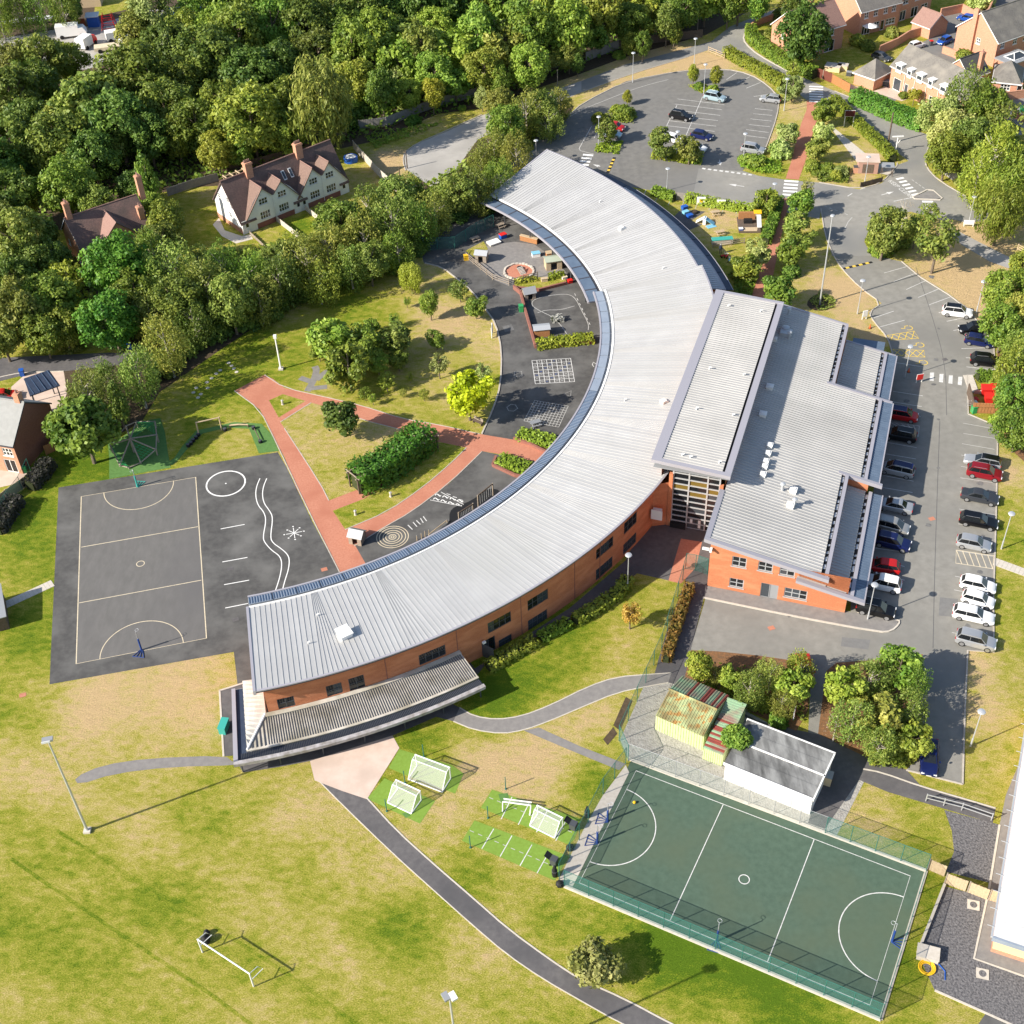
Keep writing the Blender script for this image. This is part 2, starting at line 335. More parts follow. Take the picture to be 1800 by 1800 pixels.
def ground():
    xs=np.arange(-170,175,1.25);ys=np.arange(38,345,1.25)
    X,Y=np.meshgrid(xs,ys);D=np.full(X.shape,.5)
    for(px,py,r,s)in BL:
        c=G(px,py);rr=r*MPP(px,py);ry=rr*1.25
        D+=s*np.exp(-(((X-c.x)/rr)**2+((Y-c.y)/ry)**2)*1.1)
    a=R(-33);S=np.sin((X*math.sin(a)-Y*math.cos(a))*2*math.pi/9.0)
    fld=1/(1+np.exp((Y+X*.55-62)*.25));D+=.09*S*fld
    n,m=X.shape;V=np.stack([X.ravel(),Y.ravel(),np.zeros(n*m)],1)
    idx=np.arange(n*m).reshape(n,m)
    F=np.stack([idx[:-1,:-1],idx[:-1,1:],idx[1:,1:],idx[1:,:-1]],-1).reshape(-1,4)
    me=bpy.data.meshes.new("ground");me.vertices.add(n*m);me.vertices.foreach_set("co",V.ravel())
    me.loops.add(F.size);me.loops.foreach_set("vertex_index",F.ravel().astype(np.int32))
    me.polygons.add(len(F));me.polygons.foreach_set("loop_start",np.arange(0,F.size,4,dtype=np.int32))
    me.update();me.validate()
    at=me.attributes.new("dry",'FLOAT','POINT');at.data.foreach_set("value",D.ravel().astype(np.float32))
    me.materials.append(M_GRASS);struct(link("ground",me))
    mb=MB()
    for(x0,x1,y0,y1)in((-2500,2500,-800,38),(-2500,2500,343,3500),(-2500,-170,38,343),(173.75,2500,38,343)):mb.sheet([(x0,y0),(x1,y0),(x1,y1),(x0,y1)],-.01)
    o=mb.build("terrain",M_GRASS);struct(o);o.data.attributes.new("dry","FLOAT","POINT").data.foreach_set("value",[.5]*len(o.data.vertices))
ground()
def area(name,pts,z,m,world=False,parent=None,sm=0,dry=.5):
    P=pts if world else gp(pts)
    if sm:P=smooth_line(P,sm,True)
    mb=MB();mb.sheet([(p[0],p[1])for p in P],z);o=mb.build(name,m,parent)
    if m is M_GRASS:o.data.attributes.new("dry","FLOAT","POINT").data.foreach_set("value",[dry]*len(o.data.vertices))
    if parent is None:struct(o)
    return o
def kerb(pts,wd=.16,h=.1,m=None,parent=None,sm=1,closed=False,name="kerb",z=0.0):
    P=gp(pts);P=smooth_line(P,sm,closed)if sm else P
    mb=MB();ribbon(mb,P,wd,z,h=h,closed=closed);o=mb.build(name,m or M_KERB,parent)
    if parent is None:struct(o)
    return o
def line(parent,pts,wd=.09,z=.03,m=None,sm=0,closed=False,name="painted_line"):
    P=gp(pts);P=smooth_line(P,sm,closed)if sm else P
    mb=MB();ribbon(mb,P,wd,z,closed=closed);return mb.build(name,m or M_LINE,parent)
for l_ in([(100,1460),(143,1487),(260,1560),(390,1637),(507,1713),(600,1780),(660,1825)],[(20,1510),(77,1550),(213,1643),(300,1700),(370,1747),(460,1815)]):
    mb=MB();ribbon(mb,smooth_line(gp(l_),2),.36,.003);o=mb.build("mown_line",M_GRASS);struct(o);o.data.attributes.new("dry","FLOAT","POINT").data.foreach_set("value",[.3]*len(o.data.vertices))
area("woodland_floor",[(-250,-160),(1330,-160),(1330,12),(1240,62),(1100,100),(1020,130),(960,150),(850,190),(770,200),(690,235),(650,250),(560,270),(480,320),(330,330),(250,345),(200,400),(-250,420)],.006,M_SOIL)
area("woodland_floor",[(-200,430),(130,470),(260,470),(380,455),(520,425),(600,400),(690,345),(745,318),(830,250),(930,215),(1010,185),(1000,205),(935,240),(870,300),(830,350),(770,395),(720,430),(640,465),(560,505),(470,560),(380,620),(280,690),(250,740),(200,770),(120,780),(100,690),(110,640),(230,615),(230,575),(-200,620)],.007,M_SOIL)
pg=area("playground",[(103,857),(488,795),(503,820),(548,915),(600,1012),(625,1050),(560,1130),(470,1230),(418,1207),(411,1146),(87,1203)],.012,M_ASPH)
area("court_surface",[(143,873),(344,839),(363,1122),(134,1167)],.016,M_COURT,parent=pg)
cy=area("courtyard",[(847,765),(858,740),(868,717),(880,677),(882,617),(872,570),(853,543),(830,512),(803,490),(777,470),(745,462),(736,430),(745,412),(790,390),(830,375),(858,360),(890,345),(960,400),(1050,480),(1090,560),(1090,640),(1060,700),(1020,760),(975,800),(905,775)],.013,M_ASPH)
pt=area("play_terrace",[(847,793),(790,850),(720,902),(680,925),(623,960),(645,998),(660,1015),(720,990),(820,940),(900,880),(970,820),(940,800),(880,800)],.013,M_ASPH)
kerb([(747,463),(777,470),(803,490),(830,512),(853,543),(872,570),(882,617),(880,677),(868,717),(847,763)],.22,.12,M_KERB)
area("nursery_yard",[(835,452),(860,430),(905,425),(940,430),(975,455),(1000,485),(990,492),(945,488),(895,503),(868,492),(845,472)],.017,M_PATHG)
area("nursery_lawn",[(818,441),(850,424),(858,438),(835,453)],.02,M_GRASS)
bp_=area("brick_path",[(412,687),(465,659),(480,666),(500,682),(580,700),(633,712),(710,737),(773,747),(843,763),(903,773),(985,790),(968,818),(905,803),(847,793),(843,797),(787,852),(720,902),(680,924),(625,960),(648,1000),(665,1030),(612,1030),(597,1006),(543,900),(520,855),(500,803),(483,773),(457,720)],.017,M_BPATH)
for isl in([(473,704),(497,693),(537,705),(490,734)],):
    area("path_island_grass",isl,.021,M_GRASS)
area("garden_lawn",[(493,742),(547,708),(573,715),(633,737),(703,755),(735,775),(690,815),(625,862),(578,880),(563,850),(500,753)],.021,M_GRASS,dry=.72)
area("garden_lawn",[(767,776),(820,787),(793,814),(743,857),(680,900),(607,931),(585,898),(640,877),(720,825)],.021,M_GRASS,dry=.45)
for p in([(493,742),(547,708)],[(500,753),(563,850),(578,880)],[(703,755),(633,737),(573,715)],[(607,931),(680,900),(743,857),(793,814),(820,787)],[(623,960),(680,924),(720,902),(787,852),(847,794)],[(412,687),(457,720),(483,773),(543,900),(597,1006)],[(465,659),(500,682),(580,700),(633,712),(710,737),(773,747),(843,763)]):
    kerb(p,.12,.05,M_KERB,name="path_edging",sm=1)
st_pts=[(353,693),(345,682),(364,672),(372,665),(348,699),(340,690),(402,638),(407,643),(411,648),(416,654),(380,657),(387,651),(365,682)]
for(x,y)in st_pts:
    c=G(x,y);mb=MB();mb.lathe((c.x,c.y,0),[(.28,0),(.3,.03),(.27,.05)],7);struct(mb.build("stepping_stone",M_CONC))
for i_,p in enumerate(([(540,688),(552,668),(557,650),(553,644)],[(550,672),(527,664)],[(556,668),(575,652),(590,645)],[(545,683),(575,680)])):mb=MB();ribbon(mb,smooth_line(gp(p),2),1.0,.008+.004*i_);struct(mb.build("bark_trail",M_PATHG))
area("safety_surface",[(192,805),(192,842),(300,822),(296,800),(290,760),(282,735),(262,738),(215,768),(190,780)],.02,M_SAFE,sm=0)
area("safety_surface",[(294,812),(302,818),(312,810),(345,770),(357,762),(400,752),(438,754),(455,797),(490,793),(478,765),(460,745),(412,742),(345,757),(320,785),(306,806)],.024,M_SAFE)
area("pavement",[(386,1214),(402,1209),(440,1197),(470,1240),(700,1215),(790,1160),(815,1150),(835,1175),(850,1165),(1000,1070),(1100,985),(1140,900),(1262,925),(1262,960),(1240,1040),(1243,1052),(1210,1000),(1178,1021),(1120,1008),(1085,1035),(1000,1090),(905,1140),(850,1172),(840,1185),(770,1225),(810,1245),(797,1268),(767,1260),(690,1293),(545,1338),(487,1349),(427,1358),(410,1328),(393,1330)],.014,M_PATH)
area("entrance_path",[(1197,947),(1234,953),(1223,998),(1197,1026),(1175,1021)],.02,M_BPATH)
kerb([(386,1214),(393,1330)],.2,.05,M_CONC,sm=0);kerb([(386,1214),(402,1209),(440,1197)],.2,.05,M_CONC,sm=0)
sl=area("concrete_slab",[(545,1338),(690,1293),(702,1315),(645,1405),(600,1390),(553,1372)],.024,M_PINK)
area("path",[(130,1367),(180,1345),(260,1333),(395,1328),(410,1340),(425,1345),(300,1348),(200,1360),(138,1380)],.012,M_PATHG,sm=1)
pathL=[(560,1372),(600,1413),(690,1500),(760,1563),(827,1623),(890,1677),(953,1720),(1017,1757),(1093,1800),(1220,1860)]
pathR=[(645,1403),(697,1460),(760,1517),(833,1580),(893,1633),(967,1687),(1017,1720),(1100,1757),(1180,1800),(1320,1870)]
area("path",smooth_line(gp(pathL),2)+smooth_line(gp(pathR),2)[::-1],.016,M_PATH,world=True)
kerb(pathR,.14,.05,M_CONC,name="path_edging");kerb(pathL,.1,.03,M_CONC,name="path_edging")
lo=[(797,1268),(833,1283),(883,1290),(923,1283),(967,1267),(1023,1243),(1083,1218),(1140,1206),(1175,1200)];hi=[(808,1244),(833,1259),(873,1265),(917,1259),(967,1240),(1033,1207),(1083,1190),(1147,1185),(1180,1183)]
area("path",smooth_line(gp(lo),2)+smooth_line(gp(hi),2)[::-1],.018,M_PATHG,world=True)
kerb(lo,.12,.04,M_CONC,name="path_edging");kerb(hi,.12,.04,M_CONC,name="path_edging")
area("path",[(920,1284),(947,1279),(1020,1312),(1100,1343),(1088,1354),(1010,1322)],.0165,M_PATHG)
mb=MB();a,b=G(2,1067),G(93,1025);n=13
for i in range(n):
    p=a.lerp(b,(i+.5)/n);mb2=MB();mb2.obox(p,math.atan2(b.y-a.y,b.x-a.x),(b-a).length/n*.96,1.25,0,.04)
    o=mb2.build("paving_slab",M_CONC,None);struct(o)
a,b=G(1748,987),G(1830,1017);n=11
for i in range(n):
    p=a.lerp(b,(i+.5)/n);mb2=MB();mb2.obox(p,math.atan2(b.y-a.y,b.x-a.x),(b-a).length/n*.96,1.3,0,.04)
    struct(mb2.build("paving_slab",M_CONC,None))
gc=area("games_court",[(1109,1338),(1625,1532),(1546,1790),(996,1556)],.02,M_GREEN)
kerb([(1104,1334),(1628,1531)],.35,.12,M_CONC,sm=0);kerb([(1628,1531),(1548,1793)],.3,.1,M_KERB,sm=0);kerb([(1548,1793),(992,1558)],.35,.14,M_CONC,sm=0)
area("court_verge_slab",[(992,1558),(1006,1560),(1106,1358),(1100,1345),(1060,1398),(1030,1450),(1000,1510),(983,1545)],.03,M_CONC)
area("artificial_turf",[(702,1317),(683,1350),(735,1372),(800,1395),(815,1360),(795,1345),(745,1330)],.012,M_TURF)
area("artificial_turf",[(676,1368),(645,1404),(738,1448),(765,1408),(735,1395)],.013,M_TURF)
t3=area("artificial_turf",[(865,1388),(845,1420),(1000,1485),(1010,1475),(1022,1440)],.013,M_TURF)
t4=area("artificial_turf",[(834,1442),(812,1478),(975,1548),(1000,1505)],.013,M_TURF)
area("turf_mat",[(876,1396),(892,1394),(896,1406),(880,1410)],.02,M_SAFE);area("turf_mat",[(707,1430),(718,1427),(722,1434),(713,1438)],.02,M_SAFE)
for t_,L_ in((t3,[[(881,1440),(900,1401)],[(911,1450),(930,1412)],[(943,1463),(962,1425)],[(977,1478),(995,1442)]]),(t4,[[(847,1492),(868,1457)],[(879,1506),(900,1469)],[(914,1522),(935,1485)],[(944,1535),(965,1498)]])):
    for l in L_:line(t_,l,.09,.02,M_LINE)
for(a,b,t_)in(((826,1460),(985,1528),t4),((860,1402),(1012,1466),t3)):
    A,B=Vector(a),Vector(b)
    for i in range(0,22,2):line(t_,[A.lerp(B,i/22),A.lerp(B,(i+1)/22)],.07,.0205,M_LINEF)
area("gravel_yard",[(1104,1333),(1090,1300),(1130,1210),(1160,1185),(1220,1200),(1330,1260),(1460,1330),(1520,1372),(1470,1470)],.009,M_RUBBLE)
area("path",[(1150,1186),(1170,1115),(1212,1000),(1240,1040),(1215,1140),(1200,1207),(1165,1197)],.013,M_PATH)
area("path",[(1200,1203),(1250,1223),(1330,1266),(1400,1283),(1470,1298),(1520,1328),(1593,1353),(1620,1383),(1690,1403),(1750,1421),(1745,1447),(1627,1412),(1560,1392),(1510,1371),(1450,1457),(1420,1447),(1460,1335),(1330,1270),(1215,1212)],.0135,M_PATH)
area("leaf_bed",[(1200,1205),(1215,1143),(1260,1145),(1330,1152),(1428,1166),(1420,1250),(1400,1285),(1340,1262),(1260,1222)],.018,M_LITTER)
area("leaf_bed",[(1438,1290),(1452,1180),(1470,1165),(1540,1160),(1622,1150),(1600,1345),(1560,1345),(1510,1325)],.018,M_LITTER)
area("gravel_path",[(1660,1424),(1747,1447),(1757,1450),(1740,1552),(1663,1532),(1677,1497),(1673,1460)],.011,M_GRAVEL)
area("gravel_path",[(1657,1557),(1700,1568),(1763,1580),(1748,1640),(1830,1690),(1830,1830),(1733,1781),(1643,1741),(1613,1675)],.011,M_GRAVEL)
area("path",[(1815,1290),(1790,1345),(1768,1398),(1757,1450),(1738,1565),(1712,1685),(1830,1725),(1830,1300)],.015,M_PATHG)
area("path",[(1733,1781),(1720,1800),(1700,1830),(1840,1850),(1840,1822)],.016,M_ASPH)
kerb([(1757,1450),(1738,1565),(1712,1685),(1830,1727)],.2,.06,M_CONC,sm=0,name="path_edging")
kerb([(1643,1741),(1733,1781),(1830,1825)],.2,.06,M_CONC,sm=0,name="path_edging");kerb([(1660,1556),(1613,1675)],.25,.3,M_CONC,sm=0,name="path_edging")
kerb([(1517,1352),(1550,1358),(1620,1383),(1690,1403),(1750,1421)],.15,.06,M_CONC,name="path_edging")
cp=area("car_park",[(1463,440),(1477,470),(1513,507),(1550,533),(1527,550),(1537,567),(1560,593),(1569,623),(1560,700),(1530,900),(1500,1000),(1495,1075),(1243,1040),(1238,1060),(1213,1143),(1225,1155),(1330,1162),(1426,1180),(1420,1300),(1448,1300),(1452,1185),(1622,1155),(1605,1340),(1593,1354),(1692,1379),(1696,1250),(1701,1144),(1747,1147),(1746,1060),(1751,900),(1754,750),(1702,728),(1700,660),(1749,660),(1747,610),(1733,583),(1700,543),(1667,518),(1617,487),(1585,460),(1533,448),(1518,425)],.012,M_PARK)
fp=area("hall_footpath",[(1240,1030),(1486,1078),(1508,1078),(1578,1092),(1577,1102),(1565,1110),(1547,1111),(1400,1084),(1238,1051)],.1,M_PATHG)
kerb([(1236,1051),(1400,1085),(1547,1112),(1567,1110),(1580,1098),(1581,1090),(1507,1077)],.2,.13,M_CONC,sm=1)
kerb([(1692,1379),(1696,1250),(1701,1144),(1747,1147),(1746,1060),(1751,900),(1754,750),(1702,728)],.16,.11,sm=0);kerb([(1702,728),(1700,660),(1749,660),(1747,610),(1733,583),(1700,543),(1667,518),(1617,487),(1585,460)],.16,.11,sm=0)
kerb([(1443,367),(1450,413),(1463,445),(1477,470),(1513,507),(1550,533),(1527,550),(1537,567),(1560,593),(1569,623)],.16,.11);kerb([(1593,1354),(1692,1379)],.16,.11,sm=0)
area("leaf_bed",[(1753,560),(1800,480),(1900,480),(1900,900),(1754,770)],.008,M_LITTER)
M_JOINT=mat("tarmac_joint",(.1,.1,.1),.95);M_PATCH=mat("tarmac_patch",(.17,.168,.163),.95,(.2,.197,.19),2,8,.1,25);M_STAIN=mat("oil_stain",(.11,.108,.105),.8,(.19,.187,.18),1.5,7)
for l_ in([(1652,740),(1648,850),(1643,1000),(1640,1140)],[(1610,470),(1640,560),(1662,640),(1664,730)]):
    mb=MB();ribbon(mb,smooth_line(gp(l_),2),.07,.0165);mb.build("tarmac_joint",M_JOINT,cp)
for q in([(1652,1050),(1684,1053),(1680,1085),(1650,1082)],[(1580,880),(1600,884),(1597,905),(1577,900)],[(1480,1120),(1530,1125),(1526,1142),(1478,1136)]):mb=MB();mb.sheet(gp(q),.0155);mb.build("tarmac_patch",M_PATCH,cp)
for i in range(26):
    x,y=random.choice(((1715,760+random.random()*360),(1585,690+random.random()*390),(1640,480+random.random()*600)));c=G(x+random.uniform(-15,15),y);mb=MB();n_=9;r_=random.uniform(.2,.55)
    mb.sheet([(c.x+r_*random.uniform(.6,1.2)*math.cos(2*math.pi*k/n_),c.y+r_*random.uniform(.6,1.2)*math.sin(2*math.pi*k/n_))for k in range(n_)],.0172+.0003*i);mb.build("oil_stain",M_STAIN,cp)
np_=area("north_car_park",[(940,262),(933,240),(983,213),(1000,203),(1023,182),(1100,143),(1200,124),(1273,121),(1317,130),(1350,150),(1370,173),(1366,205),(1350,250),(1343,267),(1305,300),(1333,309),(1380,317),(1440,322),(1440,345),(1440,385),(1327,362),(1205,345),(1060,320),(960,300),(900,330),(860,350),(870,300)],.012,M_NPARK)
ar=area("access_road",[(1228,296),(1305,301),(1333,309),(1380,316),(1440,321),(1510,333),(1550,322),(1577,290),(1597,283),(1563,257),(1533,230),(1500,203),(1467,187),(1418,176),(1380,146),(1320,112),(1273,97),(1245,88),(1210,100),(1110,130),(1022,162),(1022,142),(1100,113),(1200,87),(1250,73),(1283,47),(1333,27),(1377,12),(1450,-40),(1500,-40),(1410,10),(1357,33),(1318,50),(1306,63),(1310,77),(1333,97),(1380,123),(1403,133),(1467,160),(1540,190),(1613,230),(1638,240),(1637,255),(1627,275),(1627,293),(1650,318),(1712,353),(1760,385),(1700,392),(1672,385),(1660,388),(1600,372),(1545,388),(1528,402),(1519,425),(1533,450),(1463,450),(1450,413),(1444,367),(1440,385),(1327,362),(1218,345)],.016,M_ROAD)
tl=area("turning_lane",[(1022,142),(1022,162),(960,190),(840,245),(800,300),(760,330),(713,297),(710,270),(733,253),(787,230),(847,203),(930,175)],.0125,M_LANE)
kerb([(713,300),(708,283),(711,268),(733,252),(787,229),(847,202)],.18,.1);kerb([(1440,321),(1510,333),(1550,322),(1577,292),(1577,287)],.18,.11)
kerb([(1022,162),(1110,130),(1210,100)],.15,.08);kerb([(935,240),(983,213),(1000,203),(1023,182),(1100,143),(1200,124),(1273,121),(1317,130),(1350,150),(1370,173),(1366,205),(1350,250),(1343,267),(1320,280)],.18,.11)
kerb([(1357,33),(1318,50),(1306,63),(1310,77),(1333,97),(1380,123),(1403,133)],.3,.09,M_CONC);kerb([(1637,243),(1627,275),(1627,293),(1650,318),(1712,353),(1760,385)],.18,.1);kerb([(1467,160),(1540,190),(1613,230)],.15,.08)
s_path=area("brick_path",[(1418,177),(1446,177),(1440,200),(1430,228),(1425,250),(1415,285),(1404,316),(1381,314),(1392,280),(1400,247),(1408,218),(1418,193)],.02,M_BPATH)
area("brick_path",[(1367,349),(1389,349),(1381,380),(1370,430),(1360,480),(1340,530),(1318,530),(1335,480),(1350,430),(1360,390)],.02,M_BPATH)
area("path",[(1455,218),(1463,222),(1540,285),(1580,300),(1570,310),(1520,300),(1500,277)],.012,M_CONC)
area("path",[(1660,405),(1672,400),(1720,425),(1810,470),(1810,485),(1740,460),(1690,430)],.012,M_LANE)
area("driveway",[(1520,175),(1560,150),(1600,85),(1640,65),(1700,45),(1720,20),(1735,-20),(1850,-20),(1830,30),(1740,60),(1720,90),(1690,110),(1640,130),(1570,180)],.01,M_NPARK);area("driveway",[(1640,28),(1700,18),(1720,38),(1700,55),(1650,60)],.014,M_NPARK)
area("driveway",[(1760,180),(1830,150),(1830,230),(1780,240)],.01,M_ROAD)
area("lane",[(-200,640),(60,626),(190,620),(245,620),(225,640),(110,653),(40,660),(-200,720)],.011,M_PATH)
area("block_drive",[(20,680),(48,655),(112,653),(118,690),(100,740),(20,730)],.013,M_PINK);kerb([(-40,675),(0,663),(40,655),(112,653)],.2,.08,M_CONC)
area("works_yard",[(-120,78),(0,68),(110,50),(160,46),(215,30),(260,15),(330,20),(330,60),(270,85),(215,105),(150,122),(60,125),(-120,125)],.01,M_LANE)
area("yard_lawn",[(165,30),(235,14),(255,-20),(170,-25)],.012,M_GRASS)
area("patio",[(-60,820),(35,800),(50,830),(30,850),(-60,870)],.01,M_PINK)
area("cottage_path",[(374,395),(385,383),(395,405),(425,415),(440,412),(445,420),(415,428),(390,415)],.01,M_CONC)
# ================================================================ PAINTED MARKINGS
for l in([(143,873),(344,839),(363,1122),(134,1167)],):line(pg,l,.13,.024,M_LINEY,closed=True)
for l in([(143,962),(348,926)],[(139,1060),(354,1020)]):line(pg,l,.1,.0245,M_LINEY)
def arc3(parent,c,r,a0,a1,wd,z,m,n=36,name="painted_line"):
    P=[(c[0]+r*math.cos(a0+(a1-a0)*i/n),c[1]+r*math.sin(a0+(a1-a0)*i/n))for i in range(n+1)];full=abs(a1-a0)>6.28
    mb=MB();ribbon(mb,P[:-1]if full else P,wd,z,closed=full);return mb.build(name,m,parent)
def goal_circle(parent,a,b,inside,r,z,m):
    A,B,I=G(*a),G(*b),G(*inside);c=(A+B)/2;d=(B-A).normalized();n=Vector((-d.y,d.x,0))
    if n.dot(I-c)<0:n=-n
    P=[(c+d*r*math.cos(t)+n*r*math.sin(t))[:2]for t in[math.pi*i/40 for i in range(41)]]
    mb=MB();ribbon(mb,P,.1,z);mb.build("painted_line",m,parent)
goal_circle(pg,(143,873),(344,839),(247,991),4.55,.025,M_LINEY);goal_circle(pg,(134,1167),(363,1122),(247,991),4.75,.025,M_LINEY)
arc3(pg,G(247,991),.48,0,2*math.pi,.1,.025,M_LINEY)
arc3(pg,G(397,850),2.55,0,2*math.pi,.2,.025,M_WHITE);arc3(pg,G(397,850),.06,0,2*math.pi,.1,.025,M_WHITE)
line(pg,[(457,841),(451,855),(449,870),(453,888),(464,900),(468,915),(462,945),(466,955),(478,968),(490,976),(495,985),(495,1000),(490,1022),(481,1047)],.12,.025,M_WHITE,sm=2)
line(pg,[(469,841),(463,855),(461,870),(464,885),(474,898),(480,910),(475,945),(480,955),(495,965),(506,975),(509,985),(507,1002),(501,1020),(495,1043)],.12,.025,M_WHITE,sm=2)
for l in([(388,930),(430,922)],[(391,988),(435,980)],[(394,1028),(438,1020)],[(396,1069),(436,1061)]):line(pg,l,.12,.025,M_WHITE)
c=G(517,937)
for k in range(4):
    t=k*math.pi/4+.2;r=1.0 if k%2==0 else.85
    mb=MB();ribbon(mb,[(c.x-r*math.cos(t),c.y-r*math.sin(t)),(c.x+r*math.cos(t),c.y+r*math.sin(t))],.09,.025+.0005*k);mb.build("compass_mark",M_WHITE,pg)
    for s in(-1,1):
        q=(c.x+s*(r+.25)*math.cos(t),c.y+s*(r+.25)*math.sin(t));mb=MB();ribbon(mb,[(q[0]-.1,q[1]),(q[0]+.1,q[1])],.16,.025);mb.build("compass_mark",M_WHITE,pg)
def grid(parent,cs,n,m_,wd,z,m):
    A,B,C_,D_=[G(*c)for c in cs];mb=MB()
    for i in range(n+1):ribbon(mb,[A.lerp(B,i/n),D_.lerp(C_,i/n)],wd,z)
    for i in range(m_+1):ribbon(mb,[A.lerp(D_,i/m_),B.lerp(C_,i/m_)],wd,z+.0008)
    return mb.build("number_grid",m,parent)
grid(cy,[(935,634),(1003,630),(1010,671),(941,675)],8,7,.09,.026,M_LINE);grid(cy,[(940,704),(999,714),(982,751),(921,740)],11,9,.07,.026,M_LINEF)
A,B,C_,D_=[G(*c)for c in[(935,634),(1003,630),(1010,671),(941,675)]]
for i in range(8):
    for j in range(7):
        if(i*7+j)%3==0:continue
        p=A.lerp(B,(i+.5)/8).lerp(D_.lerp(C_,(i+.5)/8),(j+.5)/7);cu=bpy.data.curves.new("digit",'FONT');cu.body=str(j*8+i+1);cu.size=.34;cu.align_x='CENTER';cu.align_y='CENTER'
        cu.materials.append(M_LINE if(i+j)%4 else M_BLUEP);o=bpy.data.objects.new("painted_digit",cu);col.objects.link(o);o.location=(p.x,p.y,.0275);o.parent=cy
line(cy,[(904,654),(917,653),(918,661),(905,662)],.07,.026,M_LINEF,closed=True);line(cy,[(991,693),(1004,687),(1003,697)],.08,.026,M_LINEF,closed=True);line(cy,[(891,716),(898,711),(906,712),(910,718),(903,723),(894,722)],.08,.026,M_LINEF,closed=True)
line(cy,[(1048,640),(1043,637),(1041,641),(1044,645)],.1,.026,M_LINE)
area("courtyard_hatch",[(883,574),(899,570),(904,580),(888,584)],.02,M_STAIN)
for r in(.2,.45,.85,1.2,1.65,2.0):arc3(pt,G(690,944),r,0,2*math.pi,.1,.024,M_LINEY)
for(a,b)in(((717,923),(725,931)),((726,918),(733,926)),((732,915),(739,922)),((739,911),(744,919)),((744,908),(750,916))):line(pt,[a,b],.12,.024,M_LINE)
line(pt,[(775,865),(815,887)],.1,.024,M_LINE);line(pt,[(756,879),(812,890)],.1,.024,M_LINE)
for k in range(4):
    for r_ in range(2):
        x,y=766+k*13+r_*3,877+k*2.6-r_*7+k*.8;line(pt,[(x-4,y+1),(x-2,y-2),(x+2,y),(x+4,y+3),(x+6,y+1)],.13,.024+.0004*r_,M_WHITE,sm=1)
for k in range(3):line(pt,[(785+k*11,868+k*5),(792+k*11,870+k*5)],.12,.024,M_LINE)
area("soft_fall_surface",[(718,962),(740,945),(770,935),(790,920),(790,900),(800,890),(830,880),(850,862),(870,858),(885,868),(900,858),(890,885),(850,915),(800,945),(760,965),(725,975)],.019,M_BLACK,sm=1)
line(cy,[(1005,600),(978,560),(945,545),(933,535),(940,525),(975,518),(1000,517),(1012,525),(1022,545),(1035,570),(1034,580)],.1,.026,M_LINEF,sm=2)
line(cy,[(945,550),(960,545),(985,545),(1010,538)],.1,.026,M_LINEF,sm=1)
for k in range(7):line(cy,[(1010+k*4.2,516+k*8.5),(1012+k*4.2,520+k*8.5)],.09,.026,M_LINE)
line(gc,[(1118,1355),(1600,1540),(1529,1767),(1018,1552)],.08,.03,M_LINE,closed=True)
for l in([(1271,1415),(1178,1618)],[(1431,1476),(1349,1691)]):line(gc,l,.08,.0305,M_LINE)
goal_circle(gc,(1118,1355),(1018,1552),(1308,1546),4.7,.031,M_LINE);goal_circle(gc,(1600,1540),(1529,1767),(1308,1546),4.7,.031,M_LINE);arc3(gc,G(1308,1546),.5,0,2*math.pi,.09,.031,M_LINE)
E_=[[(1554,480),(1593,469)],[(1571,495),(1608,481)],[(1593,509),(1628,493)],[(1614,523),(1650,508)],[(1633,536),(1671,522)],[(1650,550),(1690,540)],[(1664,565),(1708,556)],[(1676,581),(1722,574)],[(1690,613),(1742,611)],[(1698,629),(1745,630)],[(1699,645),(1753,651)],
      [(1693,744),(1748,754)],[(1693,762),(1750,771)],[(1691,780),(1748,790)],[(1690,800),(1745,812)],[(1689,820),(1745,828)],[(1688,840),(1748,849)],[(1687,864),(1748,875)],[(1686,895),(1748,905)],[(1684,921),(1745,930)],[(1680,968),(1745,978)],[(1680,990),(1746,1000)],[(1679,1013),(1744,1026)],[(1677,1037),(1743,1050)],[(1675,1061),(1742,1073)],[(1674,1086),(1740,1097)],[(1673,1112),(1738,1124)]]
for l in E_:line(cp,l,.09,.02,M_LINEF if l[0][1]>700 else M_LINE)
W_=[[(1533,560),(1571,547)],[(1546,575),(1590,563)],[(1565,636),(1622,645)],[(1570,688),(1622,696)],[(1567,706),(1620,715)],[(1560,725),(1618,732)],[(1561,778),(1611,787)],[(1558,798),(1610,807)],[(1553,836),(1606,846)],[(1545,856),(1604,866)],[(1542,895),(1602,907)],[(1535,963),(1598,972)],[(1530,982),(1590,996)],[(1528,1008),(1590,1020)],[(1525,1034),(1585,1044)],[(1507,1080),(1570,1090)]]
for l in W_:line(cp,l,.09,.02,M_LINE)
for k in range(4):
    x=1638+k*16.5;y=662+k*2.5
    mb=MB();mb.sheet(gp([(x-3,y-7),(x+4,y-7),(x+3,y+8),(x-4,y+7)]),.021);mb.build("zebra_stripe",M_LINE,cp)
def hatch(parent,cs,n,m,cross=True):
    A,B,C_,D_=[G(*c)for c in cs];mb=MB();z=.021
    ribbon(mb,[A,B,C_,D_],.1,z,closed=True)
    for i in range(n):
        ribbon(mb,[A.lerp(B,i/n),D_.lerp(C_,(i+1)/n)],.1,z+.0006)
        if cross:ribbon(mb,[A.lerp(B,(i+1)/n),D_.lerp(C_,i/n)],.1,z+.0012)
    mb.build("hatched_box",m,parent)
hatch(cp,[(1558,590),(1607,582),(1615,595),(1566,598)],4,M_YEL);hatch(cp,[(1569,614),(1624,616),(1626,628),(1572,625)],4,M_YEL)
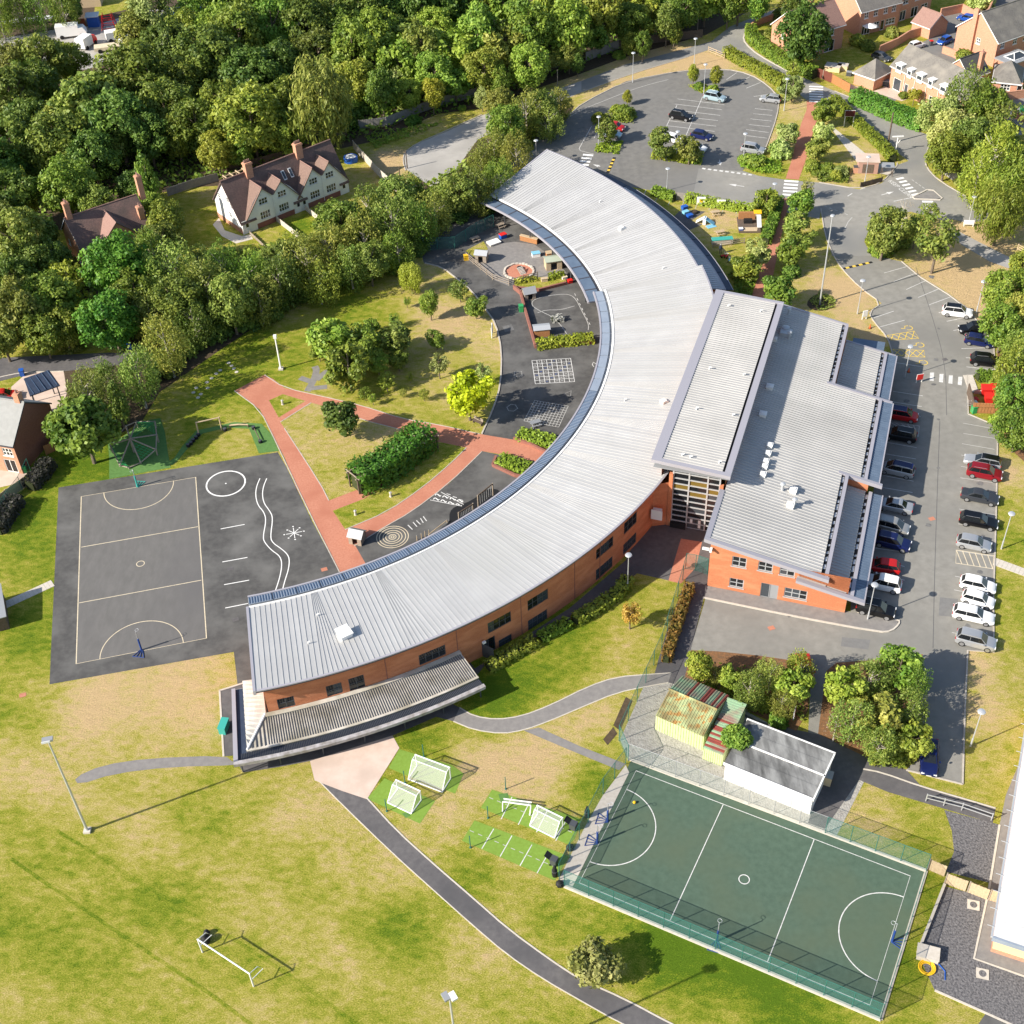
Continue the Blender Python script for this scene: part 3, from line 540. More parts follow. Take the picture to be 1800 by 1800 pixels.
hatch(cp,[(1564,742),(1616,749),(1614,768),(1608,766)],5,M_LINEF,False);hatch(cp,[(1681,967),(1747,977),(1745,1000),(1680,990)],6,M_LINEY,False)
for(x,y)in((1594,576),(1614,606),(1620,637)):
    c=G(x,y);arc3(cp,(c.x+.25,c.y-.1),.55,-2.2,1.2,.12,.021,M_YEL);mb=MB();ribbon(mb,[(c.x+.3,c.y+.45),(c.x-.2,c.y+.4),(c.x-.35,c.y-.2),(c.x-.9,c.y-.15)],.13,.0215);mb.build("wheelchair_mark",M_YEL,cp)
def bump(parent,a,b,n,wd):
    A,B=G(*a),G(*b)
    for i in range(n):
        mb=MB();p,q=A.lerp(B,i/n),A.lerp(B,(i+.97)/n);mb.add([],[]);ribbon(mb,[p,q],wd,.012,h=.06);mb.build("speed_bump",M_YEL if i%2 else M_BLACK,parent)
bump(cp,(1481,473),(1533,461),9,.45);bump(np_,(1080,277),(1068,304),9,.5)
NB=[[(1191,174),(1273,184)],[(1186,183),(1269,193)],[(1182,193),(1266,203)],[(1178,203),(1262,212)],[(1174,212),(1259,222)],[(1171,221),(1256,231)],[(1235,170),(1206,238)],[(1190,185),(1170,225)],
      [(1277,140),(1295,128)],[(1295,147),(1318,135)],[(1312,155),(1337,145)],[(1325,170),(1365,163)],[(1327,191),(1358,194)],[(1324,200),(1357,203)],[(1319,209),(1356,213)],[(1316,219),(1354,223)],[(1312,228),(1351,233)],[(1308,238),(1348,243)]]
for l in NB:line(np_,l,.1,.022,M_LINE)
line(np_,[(1002,205),(1020,194),(1060,178),(1110,158),(1150,146),(1175,140)],.12,.022,M_LINEF,sm=1)
line(np_,[(1040,222),(1018,261),(1020,265),(1044,271)],.1,.022,M_LINE);line(np_,[(1051,230),(1044,244)],.1,.022,M_LINE)
for k in range(9):
    a=(1112+k*24-k*.2,330+k*3.0);b=(a[0]-9,a[1]+22);line(np_,[a,b],.09,.022,M_LINEF)
for k in range(4):
    y=272+k*5.6;x=1034-k*2.6;mb=MB();mb.sheet(gp([(x-9,y-1.5),(x+9,y),(x+8.5,y+3),(x-9.5,y+1.5)]),.022);mb.build("zebra_stripe",M_WHITE,np_)
for k in range(7):
    y=152+k*4.4;mb=MB();mb.sheet(gp([(1423,y-1.2),(1447,y),(1447,y+2.2),(1422,y+1)]),.024);mb.build("zebra_stripe",M_WHITE,ar)
for k in range(5):
    y=318+k*6;x=1391-k*.8;mb=MB();mb.sheet(gp([(x-12,y-1.6),(x+13,y),(x+12,y+3),(x-12.5,y+1.4)]),.024);mb.build("zebra_stripe",M_WHITE,ar)
for k in range(10):
    x,y=1581+k*5.4,314+k*5.6
    if k==6:continue
    if k>5:x,y=1618+(k-6)*3.5,349+(k-6)*5.5
    mb=MB();mb.sheet(gp([(x-7,y),(x+6,y-2.6),(x+9,y-.4),(x-4,y+2.4)]if k<6 else[(x-1,y-1.5),(x+18,y-1.2),(x+19,y+1.8),(x,y+1.5)]),.024);mb.build("zebra_stripe",M_WHITE,ar)
for k in range(9):line(np_,[(1236+k*10.2-2,296+k*1.35),(1236+k*10.2+4,297+k*1.35)],.5,.022,M_LINE)
def arrow(parent,a,b,z=.024,m=None):
    A,B=G(*a),G(*b);d=(B-A).normalized();n=Vector((-d.y,d.x,0));mb=MB();h=B-d*1.3
    ribbon(mb,[A,h],.16,z);mb.add([(*(h+n*.42)[:2],z),(*(h-n*.42)[:2],z),(*B[:2],z)],[(0,1,2)]);mb.build("direction_arrow",m or M_LINE,parent)
arrow(np_,(1308,328),(1281,324));arrow(ar,(1549,343),(1571,337));arrow(np_,(1265,281),(1266,291));arrow(np_,(1055,293),(1042,289));arrow(ar,(1590,370),(1548,363))
for t_,p,r_,s_ in(("SLOW",(1584,330),.5,1.5),):
    pass
cu=bpy.data.curves.new("lettering",'FONT');cu.body="KEEP CLEAR";cu.size=1.25;cu.align_x='CENTER';cu.align_y='CENTER';cu.materials.append(M_LINE)
o=bpy.data.objects.new("road_lettering",cu);col.objects.link(o);p=G(1583,332);q0,q1=G(1570,322),G(1597,342);o.location=(p.x,p.y,.025);o.rotation_euler=(0,0,math.atan2(q1.y-q0.y,q1.x-q0.x));o.parent=ar
for l in([(1571,354),(1605,347)],[(1512,333),(1525,329)],[(1490,345),(1498,340)]):line(ar,l,.15,.024,M_LINE)
for k in range(5):line(ar,[(1603+k*6,316+k*4.2),(1607+k*6,319+k*4.2)],.15,.024,M_LINEF)
for k in range(5):line(ar,[(1449+k*9,362+k*3.4),(1454+k*9,364+k*3.4)],.14,.024,M_LINEF)
line(ar,[(1498,382),(1491,390),(1485,402)],.12,.024,M_LINEF)
isl=area("traffic_island",[(1604,347),(1640,336),(1655,349),(1640,352)],.12,M_PATHG);kerb([(1604,347),(1630,334),(1640,335),(1656,349),(1652,352),(1608,350)],.25,.14,M_CONC,sm=0,closed=True)
for(x,y)in((1356,909),(1661,632),(1638,912),(1389,1081),(1325,1060),(405,1000),(570,1001),(414,1089),(40,1222),(1356,1104)):
    c=G(x,y);mb=MB();mb.obox(c,.3,.75,.6,.015,.026 if x<1500 or y<1070 else.03);struct(mb.build("manhole_cover",M_BPATH if x in(1638,1356,570,40)else M_PATH))
for(x,y)in((1711,1591),(1727,1712)):
    c=G(x,y);mb=MB();mb.obox(c,-.3,1.1,1.0,.0,.08);o=struct(mb.build("drain_cover",M_CONC));mb=MB();mb.lathe((c.x,c.y,.08),[(.33,0),(.33,.01)],14);mb.build("drain_lid",M_GRAVEL,o)
# ================================================================ BUILDINGS: generic pieces
def wall_mesh(P,s0,s1,ztop,wins,depth=.14,z0=0,ns=None):
    """P(s,z,d): point of the wall, d inwards. ztop(s). wins: (sa,sb,za,zb). Openings are real, with reveals."""
    mb=MB();S={s0,s1};Z={z0}
    for a in wins:S|={a[0],a[1]};Z|={a[2],a[3]}
    if ns:S|={s0+(s1-s0)*i/ns for i in range(ns+1)}
    S=sorted(S);Z=sorted(Z)
    for i in range(len(S)-1):
        a,b=S[i],S[i+1];m=(a+b)/2
        for j in range(len(Z)):
            za=Z[j];last=j==len(Z)-1;zb=None if last else Z[j+1]
            ta,tb=(ztop(a),ztop(b))if last else(zb,zb)
            if not last and any(w_[0]<m<w_[1]and w_[2]<(za+zb)/2<w_[3]for w_ in wins):continue
            mb.add([P(a,za,0),P(b,za,0),P(b,tb,0),P(a,ta,0)],[(0,1,2,3)])
    for(a,b,za,zb)in wins:
        for q in(((a,za),(b,za)),((b,za),(b,zb)),((b,zb),(a,zb)),((a,zb),(a,za))):
            mb.add([P(*q[0],0),P(*q[1],0),P(*q[1],depth),P(*q[0],depth)],[(0,1,2,3)])
    return mb
def window(parent,P,a,b,za,zb,nc,nr,frame,glass=None,fw_=.07,depth=.1,name="window",sill=None,blind=None):
    """frame bars as one mesh, one pane object per light"""
    mb=MB()
    def bar(a0,a1,z0,z1):
        q=[P(a0,z0,depth-.05),P(a1,z0,depth-.05),P(a1,z1,depth-.05),P(a0,z1,depth-.05)];r=[P(a0,z0,depth+.04),P(a1,z0,depth+.04),P(a1,z1,depth+.04),P(a0,z1,depth+.04)]
        mb.add(q+r,[(0,1,2,3),(0,4,5,1),(1,5,6,2),(2,6,7,3),(3,7,4,0)])
    fs=fw_*(1 if abs(b-a)>.2 else abs(b-a)/2)
    k=(b-a)/abs(b-a);f2=fs*k
    bar(a,a+f2,za,zb);bar(b-f2,b,za,zb);bar(a+f2,b-f2,za,za+fw_);bar(a+f2,b-f2,zb-fw_,zb)
    for i in range(1,nc):s=a+(b-a)*i/nc;bar(s-f2/2,s+f2/2,za+fw_,zb-fw_)
    for j in range(1,nr):z=za+(zb-za)*j/nr;bar(a+f2,b-f2,z-fw_*.4,z+fw_*.4)
    if sill:q=[P(a-f2,za-.1,-.08),P(b+f2,za-.1,-.08),P(b+f2,za,-.08),P(a-f2,za,-.08),P(a-f2,za,.05),P(b+f2,za,.05)];mb.add(q,[(0,1,2,3),(3,2,5,4)])
    o=mb.build(name,frame,parent)
    for i in range(nc):
        s0,s1=a+(b-a)*i/nc+f2/2,a+(b-a)*(i+1)/nc-f2/2
        mb=MB();mb.add([P(s0,za+.02,depth),P(s1,za+.02,depth),P(s1,zb-.02,depth),P(s0,zb-.02,depth)],[(0,1,2,3)]);mb.build("pane",(glass or M_GLASS)if(i+int(s0*3))%3 else M_GLASSB,o)
        if blind and i%2==0:
            zt=zb-(zb-za)*.25*(1+i%3);mb=MB();mb.add([P(s0,zt,depth+.05),P(s1,zt,depth+.05),P(s1,zb-.03,depth+.05),P(s0,zb-.03,depth+.05)],[(0,1,2,3)])
    return o
M_BLUED=mat("deep_blue_rib",(.07,.11,.18),.5)
# ================================================================ SCHOOL: curved wing
WC=Vector((-41.55,159.8,0))
def PO(r,t,z):return(WC.x+r*math.cos(t),WC.y+r*math.sin(t),z)
def CYL(px,py,r):
    lo,hi=-1,12
    f=lambda z:(G(px,py,z)-Vector((WC.x,WC.y,z))).length-r
    best=min(((abs(f(z)),z)for z in[i*.02 for i in range(0,500)]),key=lambda q:q[0]);z=best[1]
    p=G(px,py,z);return math.atan2(p.y-WC.y,p.x-WC.x),z
wing=empty("school_wing",WC,0,"long curved two storey red brick school wing under a sweeping pale metal roof","school building")
def child(o):o.location=(-WC.x,-WC.y,0)if o.parent==wing else o.location;return o
class Wing:pass
def wb(mb,name,m,parent=None):
    o=mb.build(name,m,parent or wing)
    if parent is None:o.location=-WC
    return o
RO,RI=72.15,57.4
NEAR=dict(t0=R(-78.85),t1=R(6.6),zi=5.0,zo=7.3,n=11);FAR=dict(t0=R(6.6),t1=R(45.3),zi=3.3,zo=6.0,n=5)
npar,ntap=12,5
for S in(NEAR,FAR):
    D=(S['t1']-S['t0'])/S['n'];zr=lambda r:S['zi']+(r-RI)/(RO-RI)*(S['zo']-S['zi'])
    taper=.13;Wd=RI*D-ntap*taper;w_=Wd/npar
    bo=[j*w_/RO for j in range(npar+1)];bi=[j*w_/RI for j in range(npar+1)]
    for k in range(1,ntap+1):bo.append(bo[npar]+(D-bo[npar])*k/ntap);bi.append(bi[npar]+(D-bi[npar])*k/ntap)
    me_list=[]
    for j in range(npar+ntap):
        mb=MB()
        q=[(RI,bi[j]),(RO,bo[j]),(RO,bo[j+1]),(RI,bi[j+1])]
        V=[Vector((r*math.cos(t),r*math.sin(t),zr(r)))for r,t in q]
        mb.slab(V,.08)
        d=Vector((-math.sin(bo[j]),math.cos(bo[j]),0))*.028;up=Vector((0,0,.048))
        a,b=V[0],V[1];u_=Vector((0,0,.012))
        mb.add([a-d+u_,b-d+u_,b+d+u_,a+d+u_,a-d+up,b-d+up,b+d+up,a+d+up],[(4,5,6,7),(0,1,5,4),(2,3,7,6),(1,2,6,5),(3,0,4,7)])
        me_list.append(mb.mesh("roof_panel",M_ROOF))
    for gix in range(S['n']):
        for me in me_list:
            o=link("roof_panel",me,wing);o.rotation_euler=(0,0,S['t0']+gix*D)
def arcband(mb,r0,z0,r1,z1,t0,t1,n,th=.0,k=0):
    for i in range(n):
        a,b=t0+(t1-t0)*i/n,t0+(t1-t0)*(i+1)/n
        if th:mb.slab([PO(r0,a,z0),PO(r1,a,z1),PO(r1,b,z1),PO(r0,b,z0)],th,k)
        else:mb.add([PO(r0,a,z0),PO(r1,a,z1),PO(r1,b,z1),PO(r0,b,z0)],[(0,1,2,3)],k)
for S,nn in((NEAR,60),(FAR,26)):
    t0,t1,zo,zi=S['t0'],S['t1'],S['zo'],S['zi']
    mb=MB();arcband(mb,RO+.02,zo-.12,RO+.02,zo-.5,t0,t1,nn);arcband(mb,RO+.02,zo-.5,71.5,zo-.52,t0,t1,nn);wb(mb,"fascia",M_DKFASCIA)
    mb=MB();arcband(mb,RO-.03,zo+.03,RO+.22,zo+.02,t0,t1,nn,.16);wb(mb,"eaves_trim",M_FASCIA)
    mb=MB();arcband(mb,RI-.06,zi+.05,RI+.2,zi+.12,t0,t1,nn,.2);wb(mb,"gutter_upstand",M_WHITE)
    mb=MB();arcband(mb,RI-.45,zi-.28,RI+.1,zi-.26,t0,t1,nn,.1);wb(mb,"gutter",M_DKFASCIA)
    npan=30 if S is NEAR else 11
    r0,r1,zc=(55.85,57.0,zi-.02)if S is NEAR else(55.1,56.95,zi-.1)
    for i in range(npan):
        a,b=t0+(t1-t0)*i/npan,t0+(t1-t0)*(i+1)/npan;g_=.0012 if S is NEAR else.0025
        mb=MB();m=2
        for k in range(m):
            c_,d_=a+g_+(b-a-2*g_)*k/m,a+g_+(b-a-2*g_)*(k+1)/m;mb.slab([PO(r0,c_,zc),PO(r1,c_,zc+.04),PO(r1,d_,zc+.04),PO(r0,d_,zc)],.12)
        if S is NEAR and i<21:
            for k in range(9):
                c_=a+(b-a)*(k+.3)/9;d_=c_+.0019;mb.slab([PO(r0+.05,c_,zc+.07),PO(r1-.05,c_,zc+.11),PO(r1-.05,d_,zc+.11),PO(r0+.05,d_,zc+.07)],.07,1)
        wb(mb,"canopy_panel",[M_BLUEL if S is NEAR else M_BLUE,M_BLUED])
    mb=MB();arcband(mb,r0-.25,zc+.06,r0-.02,zc+.06,t0,t1,nn,.3);wb(mb,"canopy_edge",M_FASCIA)
    mb=MB();arcband(mb,r0,zc-.15,58.5,zc-.2,t0,t1,nn);wb(mb,"soffit",M_GREY)
    for i in range(npan if S is FAR else 0):
        a=t0+(t1-t0)*i/npan;mb=MB();mb.slab([PO(r0-.05,a-.0022,zc+.03),PO(r1,a-.0022,zc+.07),PO(r1,a+.0022,zc+.07),PO(r0-.05,a+.0022,zc+.03)],.1);wb(mb,"canopy_joint",M_DKFASCIA)
    for i in range(1,npan,2 if S is FAR else 4):
        a=t0+(t1-t0)*(i+.5)/npan;mb=MB();p=PO(r0+.6,a,0);mb.tube([p,(p[0],p[1],zc)],.09,8);wb(mb,"post",M_DKGREY)
segs=[]
wpx=[((486,1228),(519,1247),'p')]
def fwin(tl,br,r=71.6):
    (ta,zb),(tb,za)=CYL(*tl,r),CYL(*br,r);return[ta*r,tb*r,za,zb]
OW=[]
for tl,tr,bl,br,nc,nr in(((486,1229),(517,1224),(490,1247),(519,1241),2,2),((572,1206),(600,1200),(576,1227),(603,1216),2,2),((612,1192),(640,1187),(615,1215),(642,1207),2,2),((735,1151),(783,1134),(738,1169),(784,1151),4,2),
        ((857,1095),(898,1075),(858,1113),(899,1093),4,2),((877,1126),(900,1113),(878,1140),(901,1128),2,2),((927,1057),(963,1034),(928,1074),(964,1052),4,2),((928,1091),(963,1070),(929,1109),(964,1090),4,2),((1048,966),(1078,943),(1048,983),(1078,960),4,2),((1047,1000),(1077,980),(1048,1019),(1077,998),4,2),((1097,919),(1120,900),(1097,940),(1119,918),3,2),((1095,957),(1119,936),(1096,974),(1118,954),3,2)):
    q=[CYL(*x,71.6)for x in(tl,tr,bl,br)];OW.append([(q[0][0]+q[2][0])/2*71.6,(q[1][0]+q[3][0])/2*71.6,(q[2][1]+q[3][1])/2,(q[0][1]+q[1][1])/2,nc,nr])
da=CYL(860,1165,71.6)[0]*71.6;door=[da-.1,da+1.7,0.02,2.35]
Pout=lambda s,z,d:PO(71.6-d,s/71.6,z)
zt=NEAR['zo']-.5
sA,sB=R(-78.3)*71.6,R(6.5)*71.6
mb=wall_mesh(Pout,sA,sB,lambda s:zt,[w_[:4]for w_ in OW]+[door],ns=70);wb(mb,"wall",M_BRICK)
for w_ in OW:
    window(wing,lambda s,z,d:tuple(Vector(Pout(s,z,d))-WC),*w_[:4],w_[4],w_[5],M_DKGREY,M_GLASS if w_[3]>3 else M_GLASSB,fw_=.09)
Pl=lambda s,z,d:tuple(Vector(Pout(s,z,d))-WC)
o=window(wing,Pl,door[0],door[1],door[2],door[3],2,1,M_DKGREY,M_GLASS,fw_=.1,name="door")
mb=MB();p=Vector(PO(72.0,da/71.6,2.6));mb.obox(p,da/71.6+math.pi/2,.4,.25,2.5,2.75);wb(mb,"wall_light",M_WHITE)
for px_,py_ in((883,1160),):
    mb=MB();a=Vector(PO(71.7,door[0]/71.6,.1));b=Vector(PO(73.1,door[0]/71.6+.008,.1));mb.slab([a,b,b+Vector((0,0,2.1)),a+Vector((0,0,2.1))],.06);wb(mb,"open_door",M_DKGREY)
for(tp)in((915,1052),(801,1103),(1010,985),(677,1165),(1055,950)):
    t=CYL(*tp,71.6)[0];mb=MB();mb.slab([PO(71.62,t-.0006,.0),PO(71.62,t+.0006,.0),PO(71.62,t+.0006,zt),PO(71.62,t-.0006,zt)],.03);wb(mb,"movement_joint",M_BRICKD)
Pn=lambda s,z,d:PO(s,R(-78.3)+d/70,z)
mb=wall_mesh(Pn,58.6,71.6,lambda s:4.6+(s-58)*.155,[]);wb(mb,"wall",M_BRICK)
Pi=lambda s,z,d:PO(59.6+d,s/59.6,z)
iw=[]
for i in range(26):
    s=sA*59.6/71.6+2+i*3.28
    if s>R(5)*59.6:break
    iw.append((s,s+2.2,.9,2.5))
mb=wall_mesh(Pi,R(-78.3)*59.6,R(6.5)*59.6,lambda s:4.9,iw,ns=60);wb(mb,"wall",M_BRICK)
for q in iw:window(wing,lambda s,z,d:tuple(Vector(Pi(s,z,d))-WC),*q,2,1,M_DKGREY,M_GLASSB)
iw2=[(R(9+i*4.3)*59.6,R(9+i*4.3)*59.6+2.9,.3 if i%2 else.02,2.3)for i in range(8)]
mb=wall_mesh(Pi,R(6.5)*59.6,R(44.6)*59.6,lambda s:3.4,iw2,ns=28);wb(mb,"wall",M_BRICK)
for q in iw2:window(wing,lambda s,z,d:tuple(Vector(Pi(s,z,d))-WC),*q,3,1,M_DKGREY,M_GLASSB)
mb=wall_mesh(lambda s,z,d:PO(71.4,s/71.4,z),R(6.5)*71.4,R(44.9)*71.4,lambda s:5.5,[],ns=28);wb(mb,"wall",M_BRICK)
mb=wall_mesh(lambda s,z,d:PO(s,R(44.9),z),59.6,71.4,lambda s:3.4+(s-59.6)*.175,[]);wb(mb,"wall",M_BRICK)
for t,zi,zo,w_ in((R(6.6),5.0,7.3,.25),(R(-78.85),5.0,7.3,.3),(R(45.3),3.3,6.0,.22)):
    s=1 if t>0 else-1;mb=MB()
    q=[PO(RI,t,zi+.1),PO(RO+.2,t,zo+.1),PO(RO+.2,t+s*w_/RO,zo+.1),PO(RI,t+s*w_/RI,zi+.1)];mb.slab(q,.5 if t<1 and t>0 else.55);wb(mb,"verge_trim",M_ROOF if 0<t<.5 else M_FASCIA)
mb=MB();t=R(6.3);mb.add([PO(59,t,3.0),PO(71.6,t,5.6),PO(71.6,t,7.0),PO(59,t,4.8)],[(0,1,2,3)]);wb(mb,"wall",M_BRICK)
M_LEAN=mat("lean_to_metal",(.55,.55,.56),.5,(.48,.48,.49),.5,5)
lt0,lt1=R(6.0),R(41.5)
mb=MB();nl=26
for i in range(nl):
    a,b=lt0+(lt1-lt0)*i/nl,lt0+(lt1-lt0)*(i+1)/nl
    rb=76.0-1.6*max(0,(a-R(32))/R(10))
    mb=MB();mb.slab([PO(71.42,a,4.2),PO(rb,a,3.2),PO(rb,b,3.2),PO(71.42,b,4.2)],.1)
    for k in range(3):
        c_=a+(b-a)*(k+.2)/3;mb.slab([PO(71.45,c_,4.26),PO(rb,c_,3.26),PO(rb,c_+.0012,3.26),PO(71.45,c_+.0012,4.26)],.05)
    wb(mb,"lean_to_sheet",M_LEAN)
for i in range(9):
    a,b=lt0+(lt1-lt0)*i/9+.001,lt0+(lt1-lt0)*(i+1)/9-.001;mb=MB();k=1.6*max(0,(a-R(32))/R(10));arcband(mb,76.0-k,3.14,77.1-k*.6,3.05,a,b,3,.14);wb(mb,"canopy_panel",M_NAVY)
mb=MB();arcband(mb,75.92,3.26,76.06,3.26,lt0,R(32),24,.1);wb(mb,"eaves_trim",M_FASCIA)
mb=MB();arcband(mb,77.1,3.1,77.2,3.1,lt0,R(32),24,.28);wb(mb,"canopy_edge",M_FASCIA)
mb=wall_mesh(lambda s,z,d:PO(75.2,s/75.2,z),R(6.6)*75.2,R(38)*75.2,lambda s:3.2,[(R(10+i*4)*75.2,R(10+i*4)*75.2+2.2,.6,2.4)for i in range(7)],ns=26);wb(mb,"wall",M_BRICK)
for i in range(7):window(wing,lambda s,z,d:tuple(Vector(PO(75.2-d,s/75.2,z))-WC),R(10+i*4)*75.2,R(10+i*4)*75.2+2.2,.6,2.4,2,1,M_DKGREY,M_GLASSB)
mb=MB();mb.add([PO(71.4,R(6.6),0),PO(75.2,R(6.6),0),PO(75.2,R(6.6),3.3),PO(71.4,R(6.6),4.1)],[(0,1,2,3)]);wb(mb,"wall",M_BRICK)
ver=empty("veranda",WC,0,"stained white lean-to metal canopy wrapped round the near end of the curved wing","canopy")
def vb(mb,name,m):
    o=mb.build(name,m,ver);o.location=-WC;return o
M_SHEET=mat("stained_white_sheet",(.6,.56,.49),.7,(.46,.42,.36),.8,8,c3=(.3,.27,.2),scale3=.35)
M_HIPW=mat("pale_hip_sheet",(.6,.58,.53),.7,(.5,.47,.41),.9,8,stretch=(3,.6,1,R(10)))
M_TOPCAP=mat("stained_edge",(.46,.44,.45),.6,(.24,.22,.2),1.2,9)
v0,v1=R(-78.6),R(-60.8);nv=43
for i in range(nv):
    a,b=v0+(v1-v0)*i/nv,v0+(v1-v0)*(i+1)/nv;ra=75.75
    mb=MB();mb.slab([PO(71.65,a,2.75),PO(ra,a,2.4),PO(ra,b,2.4),PO(71.65,b,2.75)],.07)
    for k in(0,.5):c_=a+(b-a)*k;mb.slab([PO(72.1,c_-.0005,2.78),PO(ra,c_-.0005,2.46),PO(ra,c_+.0005,2.46),PO(72.1,c_+.0005,2.78)],.06,1)
    vb(mb,"roof_sheet",[M_SHEET,M_DKGREY])
for i in range(5):
    a,b=R(-80.3)+(v0-R(-80.3))*i/5,R(-80.3)+(v0-R(-80.3))*(i+1)/5;h_=lambda t:71.75+4.0*(v0-t)/(v0-R(-80.35));z_=lambda r:2.75-.35*(r-71.65)/4.1
    mb=MB();mb.slab([PO(h_(a),a,z_(h_(a))),PO(75.75,a,2.4),PO(75.75,b,2.4),PO(h_(b),b,z_(h_(b)))],.07);mb.slab([PO(h_(a),a,z_(h_(a))+.08),PO(75.75,a,2.49),PO(75.75,a+.0014,2.49),PO(h_(a),a+.0014,z_(h_(a))+.08)],.1,1);vb(mb,"roof_sheet",[M_SHEET,M_DKGREY])
mb=MB();arcband(mb,71.65,2.92,72.15,2.85,v0,v1,24,.12);vb(mb,"flashing",M_SHEET)
mb=MB();arcband(mb,75.7,2.49,75.98,2.47,R(-80.4),v1,24,.14);vb(mb,"gutter_edge",M_SHEET)
mb=MB();arcband(mb,75.95,2.22,77.05,2.22,R(-81.1),v1,26,.12);vb(mb,"gutter_tray",M_NAVY)
mb=MB()
for i in range(150):
    a=R(-81)+(v1-R(-81))*i/150;mb.slab([PO(76.0,a,2.28),PO(76.95,a,2.28),PO(76.95,a+.0009,2.28),PO(76.0,a+.0009,2.28)],.05)
vb(mb,"gutter_ribs",M_DKGREY)["kind"]="stuff"
mb=MB();arcband(mb,77.0,2.46,77.45,2.44,R(-81.45),v1,26,.42);vb(mb,"canopy_edge",M_TOPCAP)
for q,z,m,nm in(([(67,-81.1),(77.0,-81.1),(77.0,-81.45),(67,-81.45)],2.46,M_FASCIA,"canopy_edge"),([(67,-80.35),(75.95,-80.35),(75.95,-81.1),(67,-81.1)],2.22,M_NAVY,"gutter_tray")):
    mb=MB();mb.slab([PO(r,R(t),z)for r,t in q],.4 if m is M_FASCIA else.1);vb(mb,nm,m)
for i in range(14):
    r0,r1=66.5+i*.63,66.5+(i+1)*.63;hip=lambda r:R(-78.55)if r<=71.7 else R(-78.55-1.75*(r-71.7)/4.0)
    mb=MB();mb.slab([PO(r0,hip(r0),2.75 if r0<71.7 else 2.75-.35*(r0-71.7)/4),PO(r1,hip(r1),2.75 if r1<71.7 else 2.75-.35*(r1-71.7)/4),PO(r1,R(-80.35),2.42),PO(r0,R(-80.35),2.92)],.07);vb(mb,"roof_sheet",M_HIPW)
mb=MB();mb.tube([PO(71.7,R(-78.6),2.82),PO(75.8,R(-80.35),2.48)],.13,6);vb(mb,"hip_flashing",M_WHITE)
mb=MB();mb.slab([PO(r,R(t),2.05)for r,t in((66.8,-81.3),(77.2,-81.3),(77.2,-70),(71.7,-70),(71.7,-78.5),(66.8,-78.5))],.05);vb(mb,"soffit",M_GREY)
for r,t in[(76.6,-81)]+[(76.6,-78+i*3.4)for i in range(6)]:
    mb=MB();p=PO(r,R(t),0);mb.tube([p,(p[0],p[1],2.2)],.08,8);vb(mb,"post",M_DKGREY)
t=empty("ramp_railing",G(440,1335),0,"black metal ramp railing below the veranda gutter","railing")
a,b=G(440,1336)-G(440,1335),G(490,1318)-G(440,1335)
for f in(0,.5,1):p=a.lerp(b,f);mb=MB();mb.tube([p,p+Vector((0,0,1.05))],.04,6);mb.build("railing_post",M_DKGREY,t)
for z in(.55,1.05):mb=MB();mb.tube([a+Vector((0,0,z)),b+Vector((0,0,z))],.035,6);mb.build("rail",M_DKGREY,t)
def wing_on(px,py,S):
    t,r=None,None;z=5
    for _ in range(8):
        p=G(px,py,z);r=math.hypot(p.x-WC.x,p.y-WC.y);z=S['zi']+(r-RI)/(RO-RI)*(S['zo']-S['zi'])
    return Vector((p.x,p.y,z))
p=wing_on(606,1117,NEAR);mb=MB();mb.obox(p,R(-60),1.5,1.3,p.z,p.z+.62);mb.obox(p,R(-60),1.7,1.5,p.z+.62,p.z+.72);wb(mb,"roof_ventilator",M_WHITE)
for(x,y,S)in((1098,705,NEAR),(1092,403,FAR),(1166,708,NEAR),(1054,356,FAR),(1165,473,FAR),(542,1132,NEAR),(558,1083,NEAR)):
    p=wing_on(x,y,S);mb=MB()
    if(x,y)in((1092,403),(1166,708)):mb.obox(p,.6,.7,.7,p.z,p.z+.45);mb.obox((p.x+.5,p.y),.6,.3,.3,p.z,p.z+.3)
    else:mb.tube([p,p+Vector((0,0,.35))],.06,6);mb.tube([p+Vector((0,0,.35)),p+Vector((.25,0,.4))],.06,6)
    wb(mb,"roof_vent",M_WHITE)
p=G(1157,902,3.5);pp=CYL(1149,919,71.6)
# ================================================================ SCHOOL: hall with atrium
HA=Vector((22.8,108.23,0));Ha=R(-19.9);HU=Vector((math.cos(Ha),math.sin(Ha),0));HV=Vector((-math.sin(Ha),math.cos(Ha),0))
hall=empty("school_hall",HA,Ha,"school hall block with sloping grey roofs and tall glazed atrium beside the curved wing","school building")
def hb(mb,name,m,par=None):return mb.build(name,m,par or hall)
mz=lambda u:7.75-.19*u
def sheetroof(name,u0,u1,v0,v1,zf,m,pitch=.5,nsheet=None,parent=None):
    """roof falling along u, ribs along u; each sheet is ten ribs wide"""
    n=max(1,round((v1-v0)/(pitch*6)));k=6
    for i in range(n):
        mb=MB();a,b=v0+(v1-v0)*i/n,v0+(v1-v0)*(i+1)/n
        mb.slab([(u0,a,zf(u0)),(u1,a,zf(u1)),(u1,b,zf(u1)),(u0,b,zf(u0))],.12)
        for j in range(k):
            c=a+(b-a)*(j+.5)/k;w_=pitch*.16;q=[(u0,c-w_,zf(u0)+.004),(u1,c-w_,zf(u1)+.004),(u1,c+w_,zf(u1)+.004),(u0,c+w_,zf(u0)+.004)]
            r_=[(x,y+(.03 if y<c else-.03),z+.075)for x,y,z in q];mb.add(q+r_,[(4,5,6,7),(0,1,5,4),(2,3,7,6),(1,2,6,5),(3,0,4,7)])
        hb(mb,name,m,parent)
sheetroof("roof_sheet",-.15,12.75,-.1,18.9,mz,M_ROOFB)
